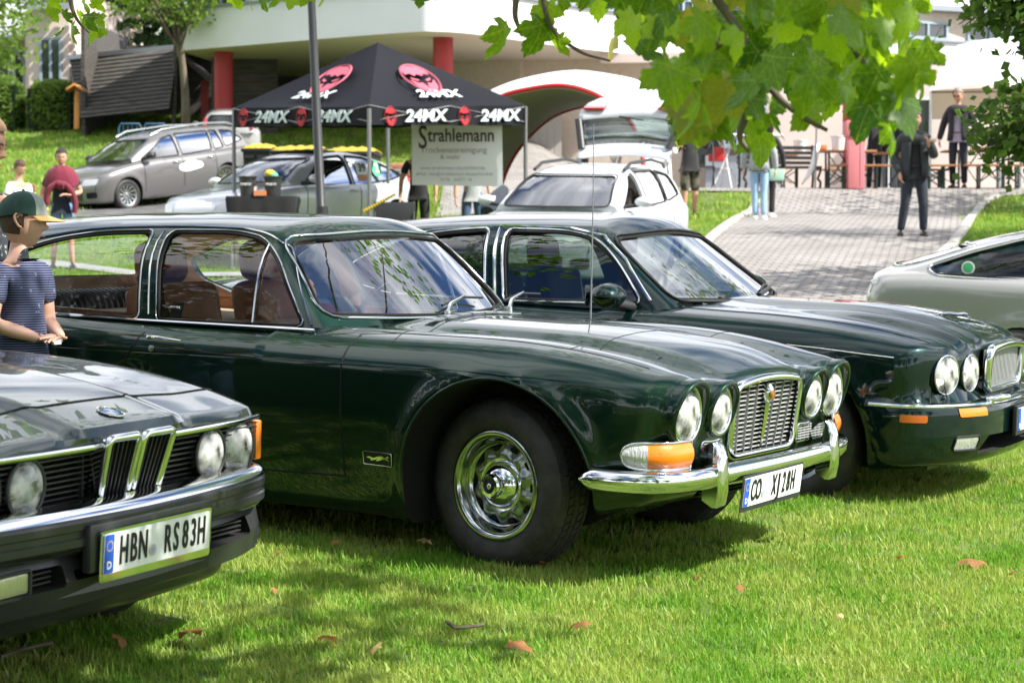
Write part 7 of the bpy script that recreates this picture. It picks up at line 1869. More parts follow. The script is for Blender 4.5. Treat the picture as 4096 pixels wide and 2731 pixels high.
# ------------------------------------------------------------------ people further away
def onpath(Dx, dep): p = at(Dx, 784, dep); return Vector((p.x, dep, gzf(p.x, dep)))
person("boy with maroon jumper tied round his shoulders over a navy t-shirt", at(143, 622, 30.2), R(8), 1.70, skinm=M["skin"], top=M["navy"], bottom=M["denim"], legs="short", hair=M["haird"], shoes=M["ink"], headrot=(R(10), 0, R(4)), child=True,
    arms={"l": ((.27, .05, 1.15), (.13, -.20, 1.10), (-.8, -.3, .1)), "r": ((-.29, .02, 1.13), (-.20, -.12, .86), (.1, -.2, -1))}, lg={"l": ((.12, -.04, .50), (.15, .02, .085)), "r": ((-.10, .03, .50), (-.14, .10, .085))})
bo = [o for o in COL.objects if o.name.startswith("person")][-1]
k = 1.70/1.75; J_ = lambda *p: Vector(p)*k
sw = bpy.data.objects.new("jumper", None); link(sw, bo)
V, F = [], []; rw_ = [(1.515, .075, .075, 0), (1.50, .10, .10, 0), (1.44, .185, .13, .01), (1.37, .220, .135, .03), (1.30, .232, .14, .05), (1.25, .226, .142, .06)]; m_ = 28
for (z, rx, ry, dz) in rw_:
    for i in range(m_): a = 2*math.pi*i/m_; f_ = max(0, -math.sin(a)); V.append(J_(rx*math.cos(a)*(1+.04*math.sin(a*6+z*20)), ry*math.sin(a)*(1+.05*math.cos(a*7)), z-dz*f_*1.2+.012*math.sin(a*9)))
for j in range(len(rw_)-1):
    for i in range(m_): F.append((j*m_+i, j*m_+(i+1) % m_, (j+1)*m_+(i+1) % m_, (j+1)*m_+i))
obj("shoulder_wrap", (V, F), M["maroon"], sw, ang=80).modifiers.new("t", "SOLIDIFY").thickness = .02
tube("sleeve", spline([J_(.04, -.16, 1.27), J_(.15, -.17, 1.16), J_(.20, -.15, 1.0), J_(.19, -.13, .84)], 4), [.042]*12+[.035], M["maroon"], sw, 10); tube("sleeve", spline([J_(-.04, -.16, 1.27), J_(-.15, -.16, 1.20), J_(-.20, -.14, 1.08), J_(-.20, -.13, .96)], 4), [.045]*12+[.035], M["maroon"], sw, 10)
tube("knot", [J_(-.05, -.18, 1.26), J_(.05, -.19, 1.24)], .055, M["maroon"], sw, 10)
person("boy in white t-shirt looking down, left of the boy with maroon jumper", at(45, 640, 31.4), R(52), 1.72, skinm=M["skin"], top=M["whitec"], bottom=M["greyc"], legs="short", hair=M["hairb"], headrot=(R(26), 0, 0), child=True,
    arms={"l": ((.24, -.10, 1.16), (.06, -.26, 1.28), (-.1, -.3, .9)), "r": ((-.25, -.02, 1.13), (-.15, -.18, .92), (0, -.6, -.6))}, sole=M["whitep"], shoes=M["whitep"])
person("person in black t-shirt and black trousers behind the banner's left edge", onpath(962, 33.4), R(-10), 1.82, top=M["blackc"], bottom=M["blackc"], hair=M["haird"], shoes=M["ink"], arms={"r": ((-.27, .0, 1.13), (-.27, -.06, .86), (0, -.2, -1))})
person("person in blue jeans behind the banner's right half", onpath(1085, 33.4), R(12), 1.76, top=M["greyc"], bottom=M["denimm"], hair=M["hairb"], shoes=M["ink"], lg={"l": ((.12, -.02, .50), (.20, 0, .085)), "r": ((-.11, -.02, .50), (-.14, .02, .085))})
person("man in black hooded top and camouflage shorts behind the white estate", onpath(1583, 37.5), R(20), 1.74, top=M["blackc"], sleeve="long", bottom=M["camo"], legs="short", hair=M["haird"], shoes=M["ink"], build=1.12,
    arms={"l": ((.30, -.06, 1.24), (.36, -.10, 1.48), (.2, -.1, 1)), "r": ((-.28, -.05, 1.18), (-.26, -.24, 1.26), (-.1, -.2, .8))}, headrot=(R(-8), 0, 0))
cu = at(1552, 352, 37.1); o = lathe("cup", [(0, 0), (.03, 0), (.04, .10), (.037, .10), (.028, .01)], M["whitep"], None, 20, "Z", cu); tag(o, "white paper cup held by the man in camouflage shorts", "cup")
person("woman in pale blue jeans and long light grey cardigan behind the hanging leaves", onpath(1742, 36), R(170), 1.74, top=M["greyc"], sleeve="long", bottom=M["jeansl"], hair=M["hairl"], style="long", shoes=M["whitep"], build=.92, jacket=M["greyc"], lg={"l": ((.07, -.01, .50), (.06, .02, .085)), "r": ((-.08, -.01, .50), (-.09, .06, .085))})
person("person in black trousers and white trainers behind the woman in pale jeans", onpath(1763, 37), R(160), 1.72, top=M["blackc"], sleeve="long", bottom=M["blackc"], hair=M["haird"], style="long", shoes=M["whitep"], build=.85, lg={"l": ((.06, -.01, .50), (.06, .02, .085)), "r": ((-.07, -.01, .50), (-.07, .03, .085))})
p = at(1784, 402, 36.8); o = box("handbag", (p.x, 36.8, p.z), (.26, .10, .20), M["mintbag"] if "mintbag" in M else M["mint"], None, .03); tag(o, "pale green handbag carried by the person in black trousers", "handbag")
person("man in open dark fleece jacket and jeans eating on the paved path", onpath(2098, 31.3), R(-4), 1.82, skinm=M["skin"], top=M["blackc"], bottom=M["denimd"], hair=M["hairg"], jacket=M["greyj"], shoes=M["shoed"], belt=M["ink"], build=1.08,
    arms={"l": ((.28, .0, 1.14), (.17, -.25, 1.28), (-.2, -.2, .9)), "r": ((-.30, .06, 1.16), (-.22, -.10, .90), (.15, -.2, -1))}, lg={"l": ((.12, -.03, .50), (.13, .0, .085)), "r": ((-.13, -.02, .50), (-.19, .03, .085))}, headrot=(R(-6), 0, 0), sole=M["shoed"])
p = at(2143, 322, 30.95); o = box("bread_roll", (p.x, 30.95, p.z), (.10, .07, .06), M["bread"] if "bread" in M else M["cream"], None, .02); tag(o, "bread roll in the raised hand of the man on the path", "food")
person("man in dark suit jacket, violet shirt and sunglasses under the marquee", onpath(2198, 41.6), R(-22), 1.92, skinm=M["skin"], top=M["shirtp"], sleeve="long", bottom=M["navy"], hair=M["hairg"], jacket=M["suit"], shoes=M["shoed"], glasses=True, belt=M["brownbelt"], headrot=(R(14), 0, R(-6)), lean=-.04,
    arms={"l": ((.28, .03, 1.14), (.30, -.10, .90), (0, -.2, -1)), "r": ((-.28, .03, 1.14), (-.33, -.06, .88), (0, -.2, -1))})
person("person in long black clothes standing behind the pink bin", onpath(2005, 44), R(15), 1.74, top=M["blackc"], sleeve="long", bottom=M["blackc"], hair=M["haird"], style="long", shoes=M["ink"])
person("person in grey trousers standing between the beer tables", onpath(2040, 44.4), R(-30), 1.78, top=M["greyj"], sleeve="long", bottom=M["greyc"], hair=M["hairb"], shoes=M["ink"], jacket=M["greyj"])
# ------------------------------------------------------------------ background cars
def fwd_pose(pf, pr, wb):
    """car standing with its axles' centres near two ground points (front, rear)"""
    f = (pf-pr).normalized(); l = Vector((0, 0, 1)).cross(f).normalized(); u = f.cross(l); m = Matrix((f, l, u)).transposed().to_4x4(); m.translation = pf; return m
R4 = lambda pts, r=.04: rpoly(pts, r)
def modern(kind, **kw):
    d = dict(W=([-4.0, -3.6, -2.8, -1.2, 0, .45, .70, .85], [.74, .82, .90, .905, .895, .86, .78, .66]), ZF=([-4, -3, -1, -.3, .3, .6, .85], [.95, .99, .97, .93, .84, .76, .68]), ZC=([-4, -3, -1, -.6, .1, .5, .85], [.98, 1.0, 1.0, .99, .92, .83, .72]),
        ZB=([-4, -3.4, .3, .85], [.36, .22, .20, .24]), wb=2.70, xa=0, wr=.365, R=.325, rim=.215, crease=.74, tuck=.06, fy=.68, fc=.5, cc=.06, shoulder=.9, kz=.12, kf=.14,
        xf=lambda y, z: .86-.30*(y/.85)**2.6-.22*np.clip(z-.55, 0, 1), xr=lambda y, z: -3.72+.10*np.clip(z-.8, 0, 1)+.22*(y/.85)**3, xr0=-3.70, xf0=.84, h=.055, cockpit=(-3.1, -.65, .66), doors=[-.45, -1.50, -2.40], hood=-.45, hoodw=.72, belt=.96, gapr=.006)
    d.update(kw); return d
def face(root, fl, lamp_z=.66, y0=.50, lampw=.30, grille=(.36, .40, .52), pl=True):
    for s in (-1, 1):
        rect_on(fl, "headlight", (s*.55, lamp_z), (lampw, .12), "X", .1, 1.3, M["clear"], root, r=.03, off=.006, step=.05, skew=s*.03)
        rect_on(fl, "air_intake", (s*.60, .40), (.20, .12), "X", .1, 1.3, M["seam"], root, r=.03, off=.005, step=.05)
    rect_on(fl, "grille", (0, grille[1]), (grille[2]*1.6, grille[0]*.55), "X", .1, 1.3, M["plastic"], root, r=.04, off=.006, step=.06)
    if pl: rect_on(fl, "number_plate", (0, .46), (.52, .11), "X", .1, 1.3, M["platew"], root, r=.01, off=.02, step=.1)
# grey estate
pf, pr = at(296, 484, 43.2), at(540, 444, 45.4); pr = pf+(pr-pf).normalized()*2.70; mw = fwd_pose(pf, pr, 2.7); mw = mw @ Matrix.Translation((0, -.80, 0))
sd_ = [R4([(-1.50, .98), (-.52, .99), (-.95, 1.20), (-1.22, 1.34), (-1.50, 1.39)]), R4([(-1.60, .98), (-2.42, 1.00), (-2.48, 1.38), (-1.60, 1.40)]), R4([(-2.52, 1.00), (-2.75, 1.02), (-2.72, 1.36), (-2.55, 1.38)], .02), R4([(-2.85, 1.03), (-3.35, 1.12), (-3.12, 1.32), (-2.83, 1.36)])]
ws_ = R4([(-.66, 1.02), (.66, 1.02), (.55, 1.36), (-.55, 1.36)], .06); bl_ = R4([(-.6, 1.05), (.6, 1.05), (.5, 1.34), (-.5, 1.34)], .06)
root, fl, fc, pt = build_car(modern("e", mw=mw, label="grey estate car with roof rails and a white cloud sticker parked on the hill", paint=M["grey"], wheel=dict(style="spokes", n=12, rimmat=M["rimgold"] if "rimgold" in M else None), group="modern cars parked behind the tent",
    cab=dict(w=.79, zb=.96, roof=([-3.7, -3.2, -2.6, -1.8, -1.2, -.7], [1.38, 1.455, 1.49, 1.505, 1.47, 1.38]), ws=(.02, 2.0), bl=(-3.66, .75), side=sd_, wsp=ws_, blp=bl_, glass=M["glassb"], screen=M["screen"], seatx=-1.35, seatz=.42, mir=(-.58, .98, 1.06), mirm=M["plastic"], ptx=-2.6)))
face(root, fl)
for s in (-1, 1):
    tube("roof_rail", [(-1.0, s*.56, 1.44), (-1.3, s*.57, 1.53), (-2.4, s*.57, 1.55), (-3.1, s*.55, 1.50), (-3.3, s*.54, 1.44)], .02, M["chrome2"], root)
    rect_on(fl, "tail_lamp", (-3.45, .92), (.42, .16), "Y", s*.2, s*1.2, M["redlens"], root, off=.008, step=.06)
    for x_ in (-1.30, -2.25): door_handle(root, fl, x_, .86, M["chrome2"], s)
cl = [(-2.02, .70), (-1.96, .66), (-1.80, .64), (-1.60, .62), (-1.45, .64), (-1.36, .70), (-1.40, .78), (-1.52, .80), (-1.62, .86), (-1.78, .85), (-1.88, .80), (-1.98, .78)]
V, F = patch(lambda P: fl(P)-.010, [tuple(p) for p in spline(cl, 3, True)], "Y", .2, 1.3, .06); obj("cloud_sticker", (V, F), M["whitep"], root)
# silver coupe with number 39
q = at(780, 470, 34.6); pr = Vector((q.x, 34.6, gzf(q.x, 34.6)+.03)); pf = pr+Vector((-.58, -.81, -.03)).normalized()*2.45; mw = fwd_pose(pf, pr, 2.45) @ Matrix.Scale(1.1, 4)
sd2 = [R4([(-1.62, .90), (-.62, .91), (-.98, 1.16), (-1.20, 1.28), (-1.60, 1.31)]), R4([(-1.70, .90), (-2.55, .98), (-2.85, 1.05), (-2.45, 1.20), (-2.1, 1.29), (-1.70, 1.31)])]
root, fl, fc, pt = build_car(modern("s", mw=mw, label="small silver coupe with open sunroof, rear spoiler and 39 on its side window", paint=M["silver"], wb=2.45, doors=[-.50, -1.66], wheel=dict(style="fan", n=5), group="modern cars parked behind the tent", ZF=([-4, -3.2, -1, -.3, .3, .6, .85], [.90, .94, .90, .88, .78, .70, .62]), ZC=([-4, -3.2, -1, -.6, .1, .5, .85], [.94, .97, .93, .92, .85, .77, .66]), xr=lambda y, z: -3.22+.05*z+.2*(y/.85)**3, xr0=-3.2, cockpit=(-2.7, -.7, .64),
    cab=dict(w=.76, zb=.90, roof=([-3.2, -2.7, -2.2, -1.7, -1.2, -.8], [1.14, 1.27, 1.37, 1.41, 1.37, 1.27]), ws=(-.10, 1.7), bl=(-3.15, 1.35), side=sd2, wsp=R4([(-.62, .95), (.62, .95), (.52, 1.27), (-.52, 1.27)], .06), blp=R4([(-.55, 1.0), (.55, 1.0), (.48, 1.22), (-.48, 1.22)], .06), glass=M["glassd"], screen=M["screenlight"] if "screenlight" in M else M["screen"], seatx=-1.4, seatz=.28, mir=(-.62, .95, .98), ptx=-2.2)))
face(root, fl, .60)
tl_ = box("tilted_sunroof", (-1.42, 0, 1.415), (.52, .76, .02), M["glassb"], root); tl_.rotation_euler = (0, R(3), 0); box("sunroof_frame", (-1.42, 0, 1.388), (.56, .80, .02), M["seam"], root)
sp_ = bpy.data.objects.new("rear_spoiler", None); link(sp_, root); box("wing", (-3.12, 0, 1.12), (.22, 1.30, .03), M["silver"], sp_, .01)
for s in (-1, 1): box("wing_support", (-3.08, s*.55, 1.04), (.12, .05, .14), M["silver"], sp_)
P = lift(fc, [(-1.95, 1.14)], "Y", .1, 1.3)[0]; mt = frame((P[0], P[1]+.012, P[2]), (-1, 0, 0), (0, -.3, 1))
def sticker(nm, mt, w, h, m, t=None, tm=None, ts=.1, circle=False):
    n = 24; q = [(w/2*math.cos(2*math.pi*i/n), h/2*math.sin(2*math.pi*i/n), 0) for i in range(n)] if circle else [(-w/2, -h/2, 0), (w/2, -h/2, 0), (w/2, h/2, 0), (-w/2, h/2, 0)]
    o = obj(nm, (q, [tuple(range(len(q)))]), m, root, smooth=False); o.matrix_local = mt
    if t: text("number", t, ts, tm, o, Matrix.Translation((0, 0, .004)), .002, bold=.004)
    return o
sticker("start_number", mt, .26, .20, M["whitep"], "39", M["ink"], .17); sticker("number_edge", mt @ Matrix.Translation((0, -.15, 0)), .26, .09, M["orange"])
P = lift(fc, [(-2.28, 1.14)], "Y", .1, 1.3)[0]; sticker("round_sticker", frame((P[0], P[1]+.016, P[2]), (-1, 0, 0), (0, -.3, 1)), .22, .26, M["green"], "2", M["whitep"], .19, True)
door_handle(root, fl, -1.50, .82, M["silver"], 1)
# white estate with raised tailgate
pf, pr = at(1300, 560, 29.8), at(1548, 490, 33.2)
p = at(1262, 500, 25.4); mw = pose(p.x, 25.4, math.atan2(-1.0, -.34), slope=(.0, .075))
sd3 = [R4([(-1.50, .98), (-.52, .99), (-.95, 1.20), (-1.22, 1.34), (-1.50, 1.39)]), R4([(-1.62, .98), (-2.50, 1.00), (-2.50, 1.38), (-1.62, 1.40)]), R4([(-2.58, 1.00), (-3.25, 1.06), (-3.10, 1.30), (-2.60, 1.37)])]
root, fl, fc, pt = build_car(modern("w", mw=mw, label="white estate car with black roof rails and tailgate lifted open", paint=M["white"], wheel=dict(style="fan", n=5), group="modern cars parked behind the tent",
    cab=dict(w=.79, zb=.96, roof=([-3.7, -3.2, -2.6, -1.8, -1.2, -.7], [1.36, 1.43, 1.47, 1.49, 1.46, 1.36]), ws=(.02, 2.0), bl=(-3.60, .6), side=sd3, open=[(0, 1)], wsp=ws_, blp=bl_, glass=M["glassd"], screen=M["glassb2"] if "glassb2" in M else M["screen"], seatx=-1.35, seatz=.42, mir=(-.58, 1.00, 1.06), ptx=-2.6)))
face(root, fl)
for s in (-1, 1): tube("roof_rail", [(-1.2, s*.58, 1.42), (-1.5, s*.58, 1.50), (-2.5, s*.57, 1.52), (-3.1, s*.56, 1.46), (-3.25, s*.55, 1.40)], .022, M["plastic"], root)
tube("aerial_fin", [(-3.0, 0, 1.44), (-3.08, 0, 1.53), (-3.12, 0, 1.54)], [.03, .02, .006], M["plastic"], root)
tg = bpy.data.objects.new("tailgate", None); link(tg, root); tg.location = (-3.10, 0, 1.50); tg.rotation_euler = (0, R(14), 0); tg.scale = (.85, 1, .62)
def gate(nm, rows, m, off=0):
    V, F = [], []; n = 16
    for (x_, z_, w_) in rows:
        for j in range(n+1): u = j/n*2-1; V.append((x_+off-.10*(1-abs(u)**2.2)*0-.12*(1-u*u), u*w_, z_+.04*(1-u*u)))
    for i in range(len(rows)-1):
        for j in range(n): F.append((i*(n+1)+j, i*(n+1)+j+1, (i+1)*(n+1)+j+1, (i+1)*(n+1)+j))
    o = obj(nm, (V, F), m, tg, ang=60); o.modifiers.new("t", "SOLIDIFY").thickness = .03; return o
gate("spoiler", [(0, .02, .62), (-.25, .10, .64), (-.27, .18, .62)], M["white"]); gate("glass", [(-.28, .17, .60), (-.45, .42, .66), (-.60, .66, .70)], M["glassg"]); gate("lower_panel", [(-.58, .66, .72), (-.78, .80, .72), (-1.0, .90, .66), (-1.25, .93, .55)], M["white"])
for s in (-1, 1): tube("side_frame", [(-.26, s*.60, .15), (-.45, s*.66, .42), (-.60, s*.71, .68)], .05, M["plastic"], tg); box("tail_lamp", (-.84, s*.52, .86), (.20, .30, .05), M["redlens"], tg, .01); tube("gas_strut", [(-.1, s*.62, -.15), (-.45, s*.66, .38)], .012, M["steel"], tg)
lathe("badge_ring", [(.045, 0), (.055, .006), (.060, 0)], M["chrome"], tg, 24, "Z", (-.92, 0, .925)); tube("rear_wiper", [(-.66, -.15, .72), (-.60, .20, .66)], .015, M["black"], tg)
# warm silver fastback at the right edge
p = at(2330, 760, 14.6); mw = pose(at(2352, 700, 14.8).x+2.74, 14.0, -.30)
sd4 = [R4([(-1.50, .90), (-.55, .90), (-.90, 1.10), (-1.20, 1.26), (-1.50, 1.29)]), R4([(-1.60, .90), (-2.40, .90), (-2.40, 1.27), (-1.60, 1.29)]), R4([(-2.52, .90), (-3.42, .915), (-3.48, .955), (-3.2, 1.06), (-2.9, 1.15), (-2.50, 1.235)], .03)]
root, fl, fc, pt = build_car(modern("c", mw=mw, label="warm silver fastback saloon cut off by the right edge", paint=M["beige"], wb=2.85, wr=.30, R=.29, rim=.18, wheel=dict(style="fan", n=6), doors=[-.50, -1.55, -2.46], group="classic cars parked side by side on the lawn", ZF=([-4.1, -3.8, -3.2, -1, -.3, .3, .6, .85], [.80, .87, .895, .90, .86, .76, .66, .58]), ZC=([-4.1, -3.8, -3.2, -1, -.6, .1, .5, .85], [.84, .92, .96, .92, .91, .82, .72, .60]), xr=lambda y, z: -3.95+.35*np.clip(z-.75, 0, 1)+.18*(y/.85)**3, xr0=-3.92, kr=.06, W=([-4.1, -3.6, -2.8, -1.2, 0, .45, .70, .85], [.66, .74, .82, .88, .87, .84, .76, .66]), cockpit=(-3.3, -.75, .62), h=.04,
    cab=dict(w=.76, zb=.895, roof=([-4.0, -3.6, -3.2, -2.7, -2.2, -1.7, -1.1, -.7], [.90, 1.02, 1.145, 1.26, 1.325, 1.345, 1.31, 1.22]), ws=(-.12, 1.7), bl=(-3.9, 1.5), side=sd4, wsp=R4([(-.6, .93), (.6, .93), (.5, 1.2), (-.5, 1.2)], .05), blp=R4([(-.5, .96), (.5, .96), (.45, 1.10), (-.45, 1.10)], .05), glass=M["glassb"], rearglass=M["glassb"], trim=M["chrome"], strim=M["chrome"], seatx=-1.5, seatz=.25, mir=(-.7, .92, .95), lining=M["teal"], ptx=-2.6, ptr=.05)))
door_handle(root, fl, -2.20, .78, M["chrome2"], -1, .2)
for k in range(5): box("vent_slat", (-2.46, -.735, .925+k*.016), (.07, .02, .007), M["ink"], root)
P = lift(fc, [(-3.22, .965)], "Y", -.1, -1.3)[0]; o = obj("club_sticker", lathe_geo([(.045, 0), (.030, -.001)], 24, "Y"), M["whitep"], root, loc=(P[0], P[1]-.012, P[2])); obj("green_print", lathe_geo([(.034, -.003), (0, -.004)], 24, "Y"), M["green"], o)
text("door_emblem", "CX", .05, M["chrome2"], root, frame((-2.455, -.742, 1.03), (1, 0, 0), (0, .35, 1)), .001)
sd("parcel", (-3.0, -.2, .98), (.35, .3, .18), M["teal"], root, .08)
# red and white small car and dark hatch up on the hill
p = at(512, 300, 49); mw = pose(p.x, 50.0, math.atan2(1, -.13), slope=(0, .12), z=at(540, 300, 49).z-.55) @ Matrix.Scale(.8, 4)
sd5 = [R4([(-1.50, .95), (-.55, .96), (-.95, 1.2), (-1.5, 1.36)]), R4([(-1.60, .95), (-2.6, .98), (-2.5, 1.3), (-1.6, 1.37)])]
root, fl, fc, pt = build_car(modern("h", mw=mw, label="light coloured small car seen from behind above the grey estate's roof", paint=M["beige"], wb=2.4, wheel=dict(style="fan", n=5), h=.07, group="modern cars parked behind the tent", xr=lambda y, z: -3.1+.1*z+.2*(y/.85)**3, xr0=-3.1, cockpit=(-2.7, -.7, .6),
    cab=dict(w=.76, zb=.93, roof=([-3.2, -2.8, -2.2, -1.5, -.9], [1.30, 1.42, 1.47, 1.47, 1.35]), ws=(-.1, 1.7), bl=(-3.05, .5), side=sd5, wsp=ws_, blp=bl_, glass=M["glassd"], seatx=-1.3, seatz=.4, mir=(-.6, .93, 1.0), ptx=-2.6)))
for s in (-1, 1): tube("tail_lamp", [(-2.98, s*.66, .95), (-2.90, s*.60, 1.28)], [.06, .04], M["redlens"], root)
# ------------------------------------------------------------------ plane tree: leaf shape
def plane_leaf(seed, size=1.0, curl=.2, fold=.25):
    rnd = random.Random(seed); lobes = [(-125, .46), (-62, .80), (0, 1.0), (62, .80), (125, .46)]; pts = []
    for i, (a, L) in enumerate(lobes):
        L *= 1+rnd.uniform(-.06, .06); a += rnd.uniform(-4, 4)
        for da, q in ((-29, .74), (-22, .81), (-19, .78), (-12, .91), (-9, .87), (0, 1.03), (9, .87), (12, .91), (19, .78), (22, .81), (29, .74)):
            pts.append((math.sin(R(a+da))*L*q, math.cos(R(a+da))*L*q))
        if i < 4: m = a+31; pts.append((math.sin(R(m))*L*.64*1.1, math.cos(R(m))*L*.64*1.1))
    pts = pts[2:-2]; pts += [(.06, -.16), (.014, -.24), (.012, -.72), (-.012, -.72), (-.014, -.24), (-.06, -.16)]
    q = [Vector(p)*.5 for p in pts]; ex = [Vector((x, y)) for x in np.arange(-.5, .5, .11) for y in np.arange(-.3, .55, .11)]
    r = delaunay_2d_cdt(q+ex, [], [list(range(len(q)))], 1, 1e-5); V = []
    for v in r[0]:
        d = abs(v.x); ang = abs(math.degrees(math.atan2(v.x, v.y+1e-6))); rr = v.length
        vein = min(abs(ang), abs(ang-62), abs(ang-125)); z = -fold*.30*rr*math.cos(R(vein*180/62 if vein < 31 else 90))*0+fold*rr*.18*(vein/31)-curl*rr*rr*1.2+.02*math.sin(v.x*19+seed)*rr*2
        V.append((v.x*size, v.y*size, z*size))
    FF = [tuple(f) for f in r[2]]; g = {}; 
    def root_(i):
        while g.get(i, i) != i: i = g[i]
        return i
    for f in FF:
        for i in f[1:]: g[root_(i)] = root_(f[0])
    cn_ = {}
    for f in FF: cn_[root_(f[0])] = cn_.get(root_(f[0]), 0)+1
    best = max(cn_, key=cn_.get); FF = [f for f in FF if root_(f[0]) == best]
    us = sorted(set(i for f in FF for i in f)); mp_ = {v: i for i, v in enumerate(us)}; me = bpy.data.meshes.new("leaf"); me.from_pydata([V[i] for i in us], [], [tuple(mp_[i] for i in f) for f in FF]); shade(me, 60); return me
def leaf_material(name, c1, c2, tr):
    m = bpy.data.materials.new(name); m.use_nodes = True; t = m.node_tree; b = t.nodes["Principled BSDF"]; b.inputs["Roughness"].default_value = .38; b.inputs["Specular IOR Level"].default_value = .5
    tc = N(t, "ShaderNodeTexCoord"); sp = N(t, "ShaderNodeSeparateXYZ"); t.links.new(tc.outputs["Object"], sp.inputs[0])
    def ma(op, a, b_=None):
        n = N(t, "ShaderNodeMath", operation=op)
        for i, q in enumerate((a, b_)):
            if q is None: continue
            if isinstance(q, (int, float)): n.inputs[i].default_value = q
            else: t.links.new(q, n.inputs[i])
        return n.outputs[0]
    # veins: rays from the leaf base
    an = ma("ABSOLUTE", ma("ARCTAN2", sp.outputs[0], sp.outputs[1])); ln = ma("SQRT", ma("ADD", ma("MULTIPLY", sp.outputs[0], sp.outputs[0]), ma("MULTIPLY", sp.outputs[1], sp.outputs[1])))
    d = ma("MINIMUM", ma("MINIMUM", an, ma("ABSOLUTE", ma("SUBTRACT", an, 1.08))), ma("ABSOLUTE", ma("SUBTRACT", an, 2.18))); v = ma("LESS_THAN", ma("MULTIPLY", d, ln), .0022)
    no = N(t, "ShaderNodeTexNoise"); no.inputs["Scale"].default_value = 18; no.inputs["Detail"].default_value = 5; t.links.new(tc.outputs["Object"], no.inputs[0])
    oi = N(t, "ShaderNodeObjectInfo"); f = ma("ADD", ma("MULTIPLY", no.outputs[0], .6), ma("MULTIPLY", oi.outputs["Random"], .55))
    rp = N(t, "ShaderNodeValToRGB"); rp.color_ramp.elements[0].position = .25; rp.color_ramp.elements[1].position = .85; rp.color_ramp.elements[0].color = rgb(*c1); rp.color_ramp.elements[1].color = rgb(*c2); t.links.new(f, rp.inputs[0])
    mx = N(t, "ShaderNodeMix", data_type="RGBA"); t.links.new(v, mx.inputs[0]); t.links.new(rp.outputs[0], mx.inputs[6]); mx.inputs[7].default_value = rgb(.30, .34, .10); t.links.new(mx.outputs[2], b.inputs["Base Color"])
    t2 = N(t, "ShaderNodeBsdfTranslucent"); m2 = N(t, "ShaderNodeMix", data_type="RGBA", blend_type="MULTIPLY"); m2.inputs[0].default_value = 1; t.links.new(mx.outputs[2], m2.inputs[6]); m2.inputs[7].default_value = rgb(*tr); t.links.new(m2.outputs[2], t2.inputs[0])
    ms = N(t, "ShaderNodeMixShader"); ms.inputs[0].default_value = .5; o = t.nodes["Material Output"]; t.links.new(b.outputs[0], ms.inputs[1]); t.links.new(t2.outputs[0], ms.inputs[2]); t.links.new(ms.outputs[0], o.inputs[0]); return m
M["pleaf"] = leaf_material("plane_tree_leaf", (.022, .075, .006), (.175, .30, .015), (3.3, 2.9, 1.1)); M["pleafy"] = leaf_material("yellowing_leaf", (.16, .22, .02), (.38, .36, .05), (1.8, 1.7, 1)); M["deadleaf"] = mat("dry_brown_leaf", (.30, .12, .035), .7, col2=(.50, .26, .10), vscale=30, transl=(.5, .22, .06)); M["deadleafy"] = mat("dry_yellow_leaf", (.55, .38, .10), .7, col2=(.70, .52, .22), vscale=30)
LM = [plane_leaf(i, 1.0, .15+.12*(i % 4), .3+.15*(i % 3)) for i in range(9)]
for me in LM: me.materials.append(M["pleaf"])
LY = [plane_leaf(50+i, 1.0, .3, .4) for i in range(3)]
for me in LY: me.materials.append(M["pleafy"])
pt_base = Vector((5.2, 1.2, gzf(5.2, 1.2))); ptree = empty("plane_tree", pt_base, 0, "plane tree whose branches of large lobed leaves hang across the top of the picture", "tree")
tube("trunk", [(0, 0, -.2), (0, .1, 2.0), (-.3, .5, 4.2), (-.6, .9, 6.5)], [.30, .26, .20, .12], M["bark"], ptree, 14)
rl = random.Random(11); branches = []
def leaf_at(Dx, Dy, dep, wpx, face=None, droop=None, yellow=False):
    """a leaf about wpx wide in a 2352 px picture"""
    p = at(Dx, Dy, dep)-pt_base; s = wpx*1.7415/FPX*dep/.80; me = rl.choice(LY if yellow else LM); o = bpy.data.objects.new("leaf", me); link(o, ptree); o.location = p
    down = Vector((rl.uniform(-.8, .8), rl.uniform(-.5, .5), -1)).normalized() if droop is None else Vector(droop).normalized()
    nrm = Vector((rl.uniform(-1, 1), rl.uniform(-1, .05), rl.uniform(-.2, 1))).normalized(); x_ = down.cross(nrm).normalized(); n_ = x_.cross(down)
    m = Matrix((x_, down, n_)).transposed(); o.rotation_euler = m.to_euler(); o.scale = (s, s, s*rl.uniform(1.0, 3.2)); o.location = p-down*s*.1; return o
def branch(pts, r0=.010):
    S = spline([at(*q)-pt_base for q in pts], 6); branches.append(tube_geo(S, list(np.linspace(r0, r0*.35, len(S))), 7))
# left hanging spray
branch([(262, -60, 7.6), (292, 0, 7.6), (312, 50, 7.6), (345, 90, 7.6)] if False else [(150, -60, 7.6), (163, 10, 7.6), (180, 50, 7.6), (215, 84, 7.6)])
for q in ((125, 20, 52), (150, 10, 60), (118, 42, 58), (150, 52, 50), (195, 30, 58), (182, 50, 48), (220, 25, 50), (165, 85, 72), (200, 62, 62), (218, 95, 58), (140, 92, 60), (235, 88, 34), (206, 108, 34), (225, 60, 44), (290, 4, 46)): leaf_at(q[0], q[1]-16, 7.5+rl.uniform(-.2, .2), q[2])
for q in ((490, 4, 66), (540, 0, 60), (575, 8, 52), (605, 2, 62), (640, 4, 60), (670, 8, 46), (700, -6, 60), (745, -10, 60), (780, -20, 50), (965, 0, 52), (1005, -14, 60), (1040, -16, 50)): leaf_at(q[0], q[1]-6, 6.4+rl.uniform(-.3, .3), q[2], droop=(rl.uniform(-.4, .4), 0, -1))
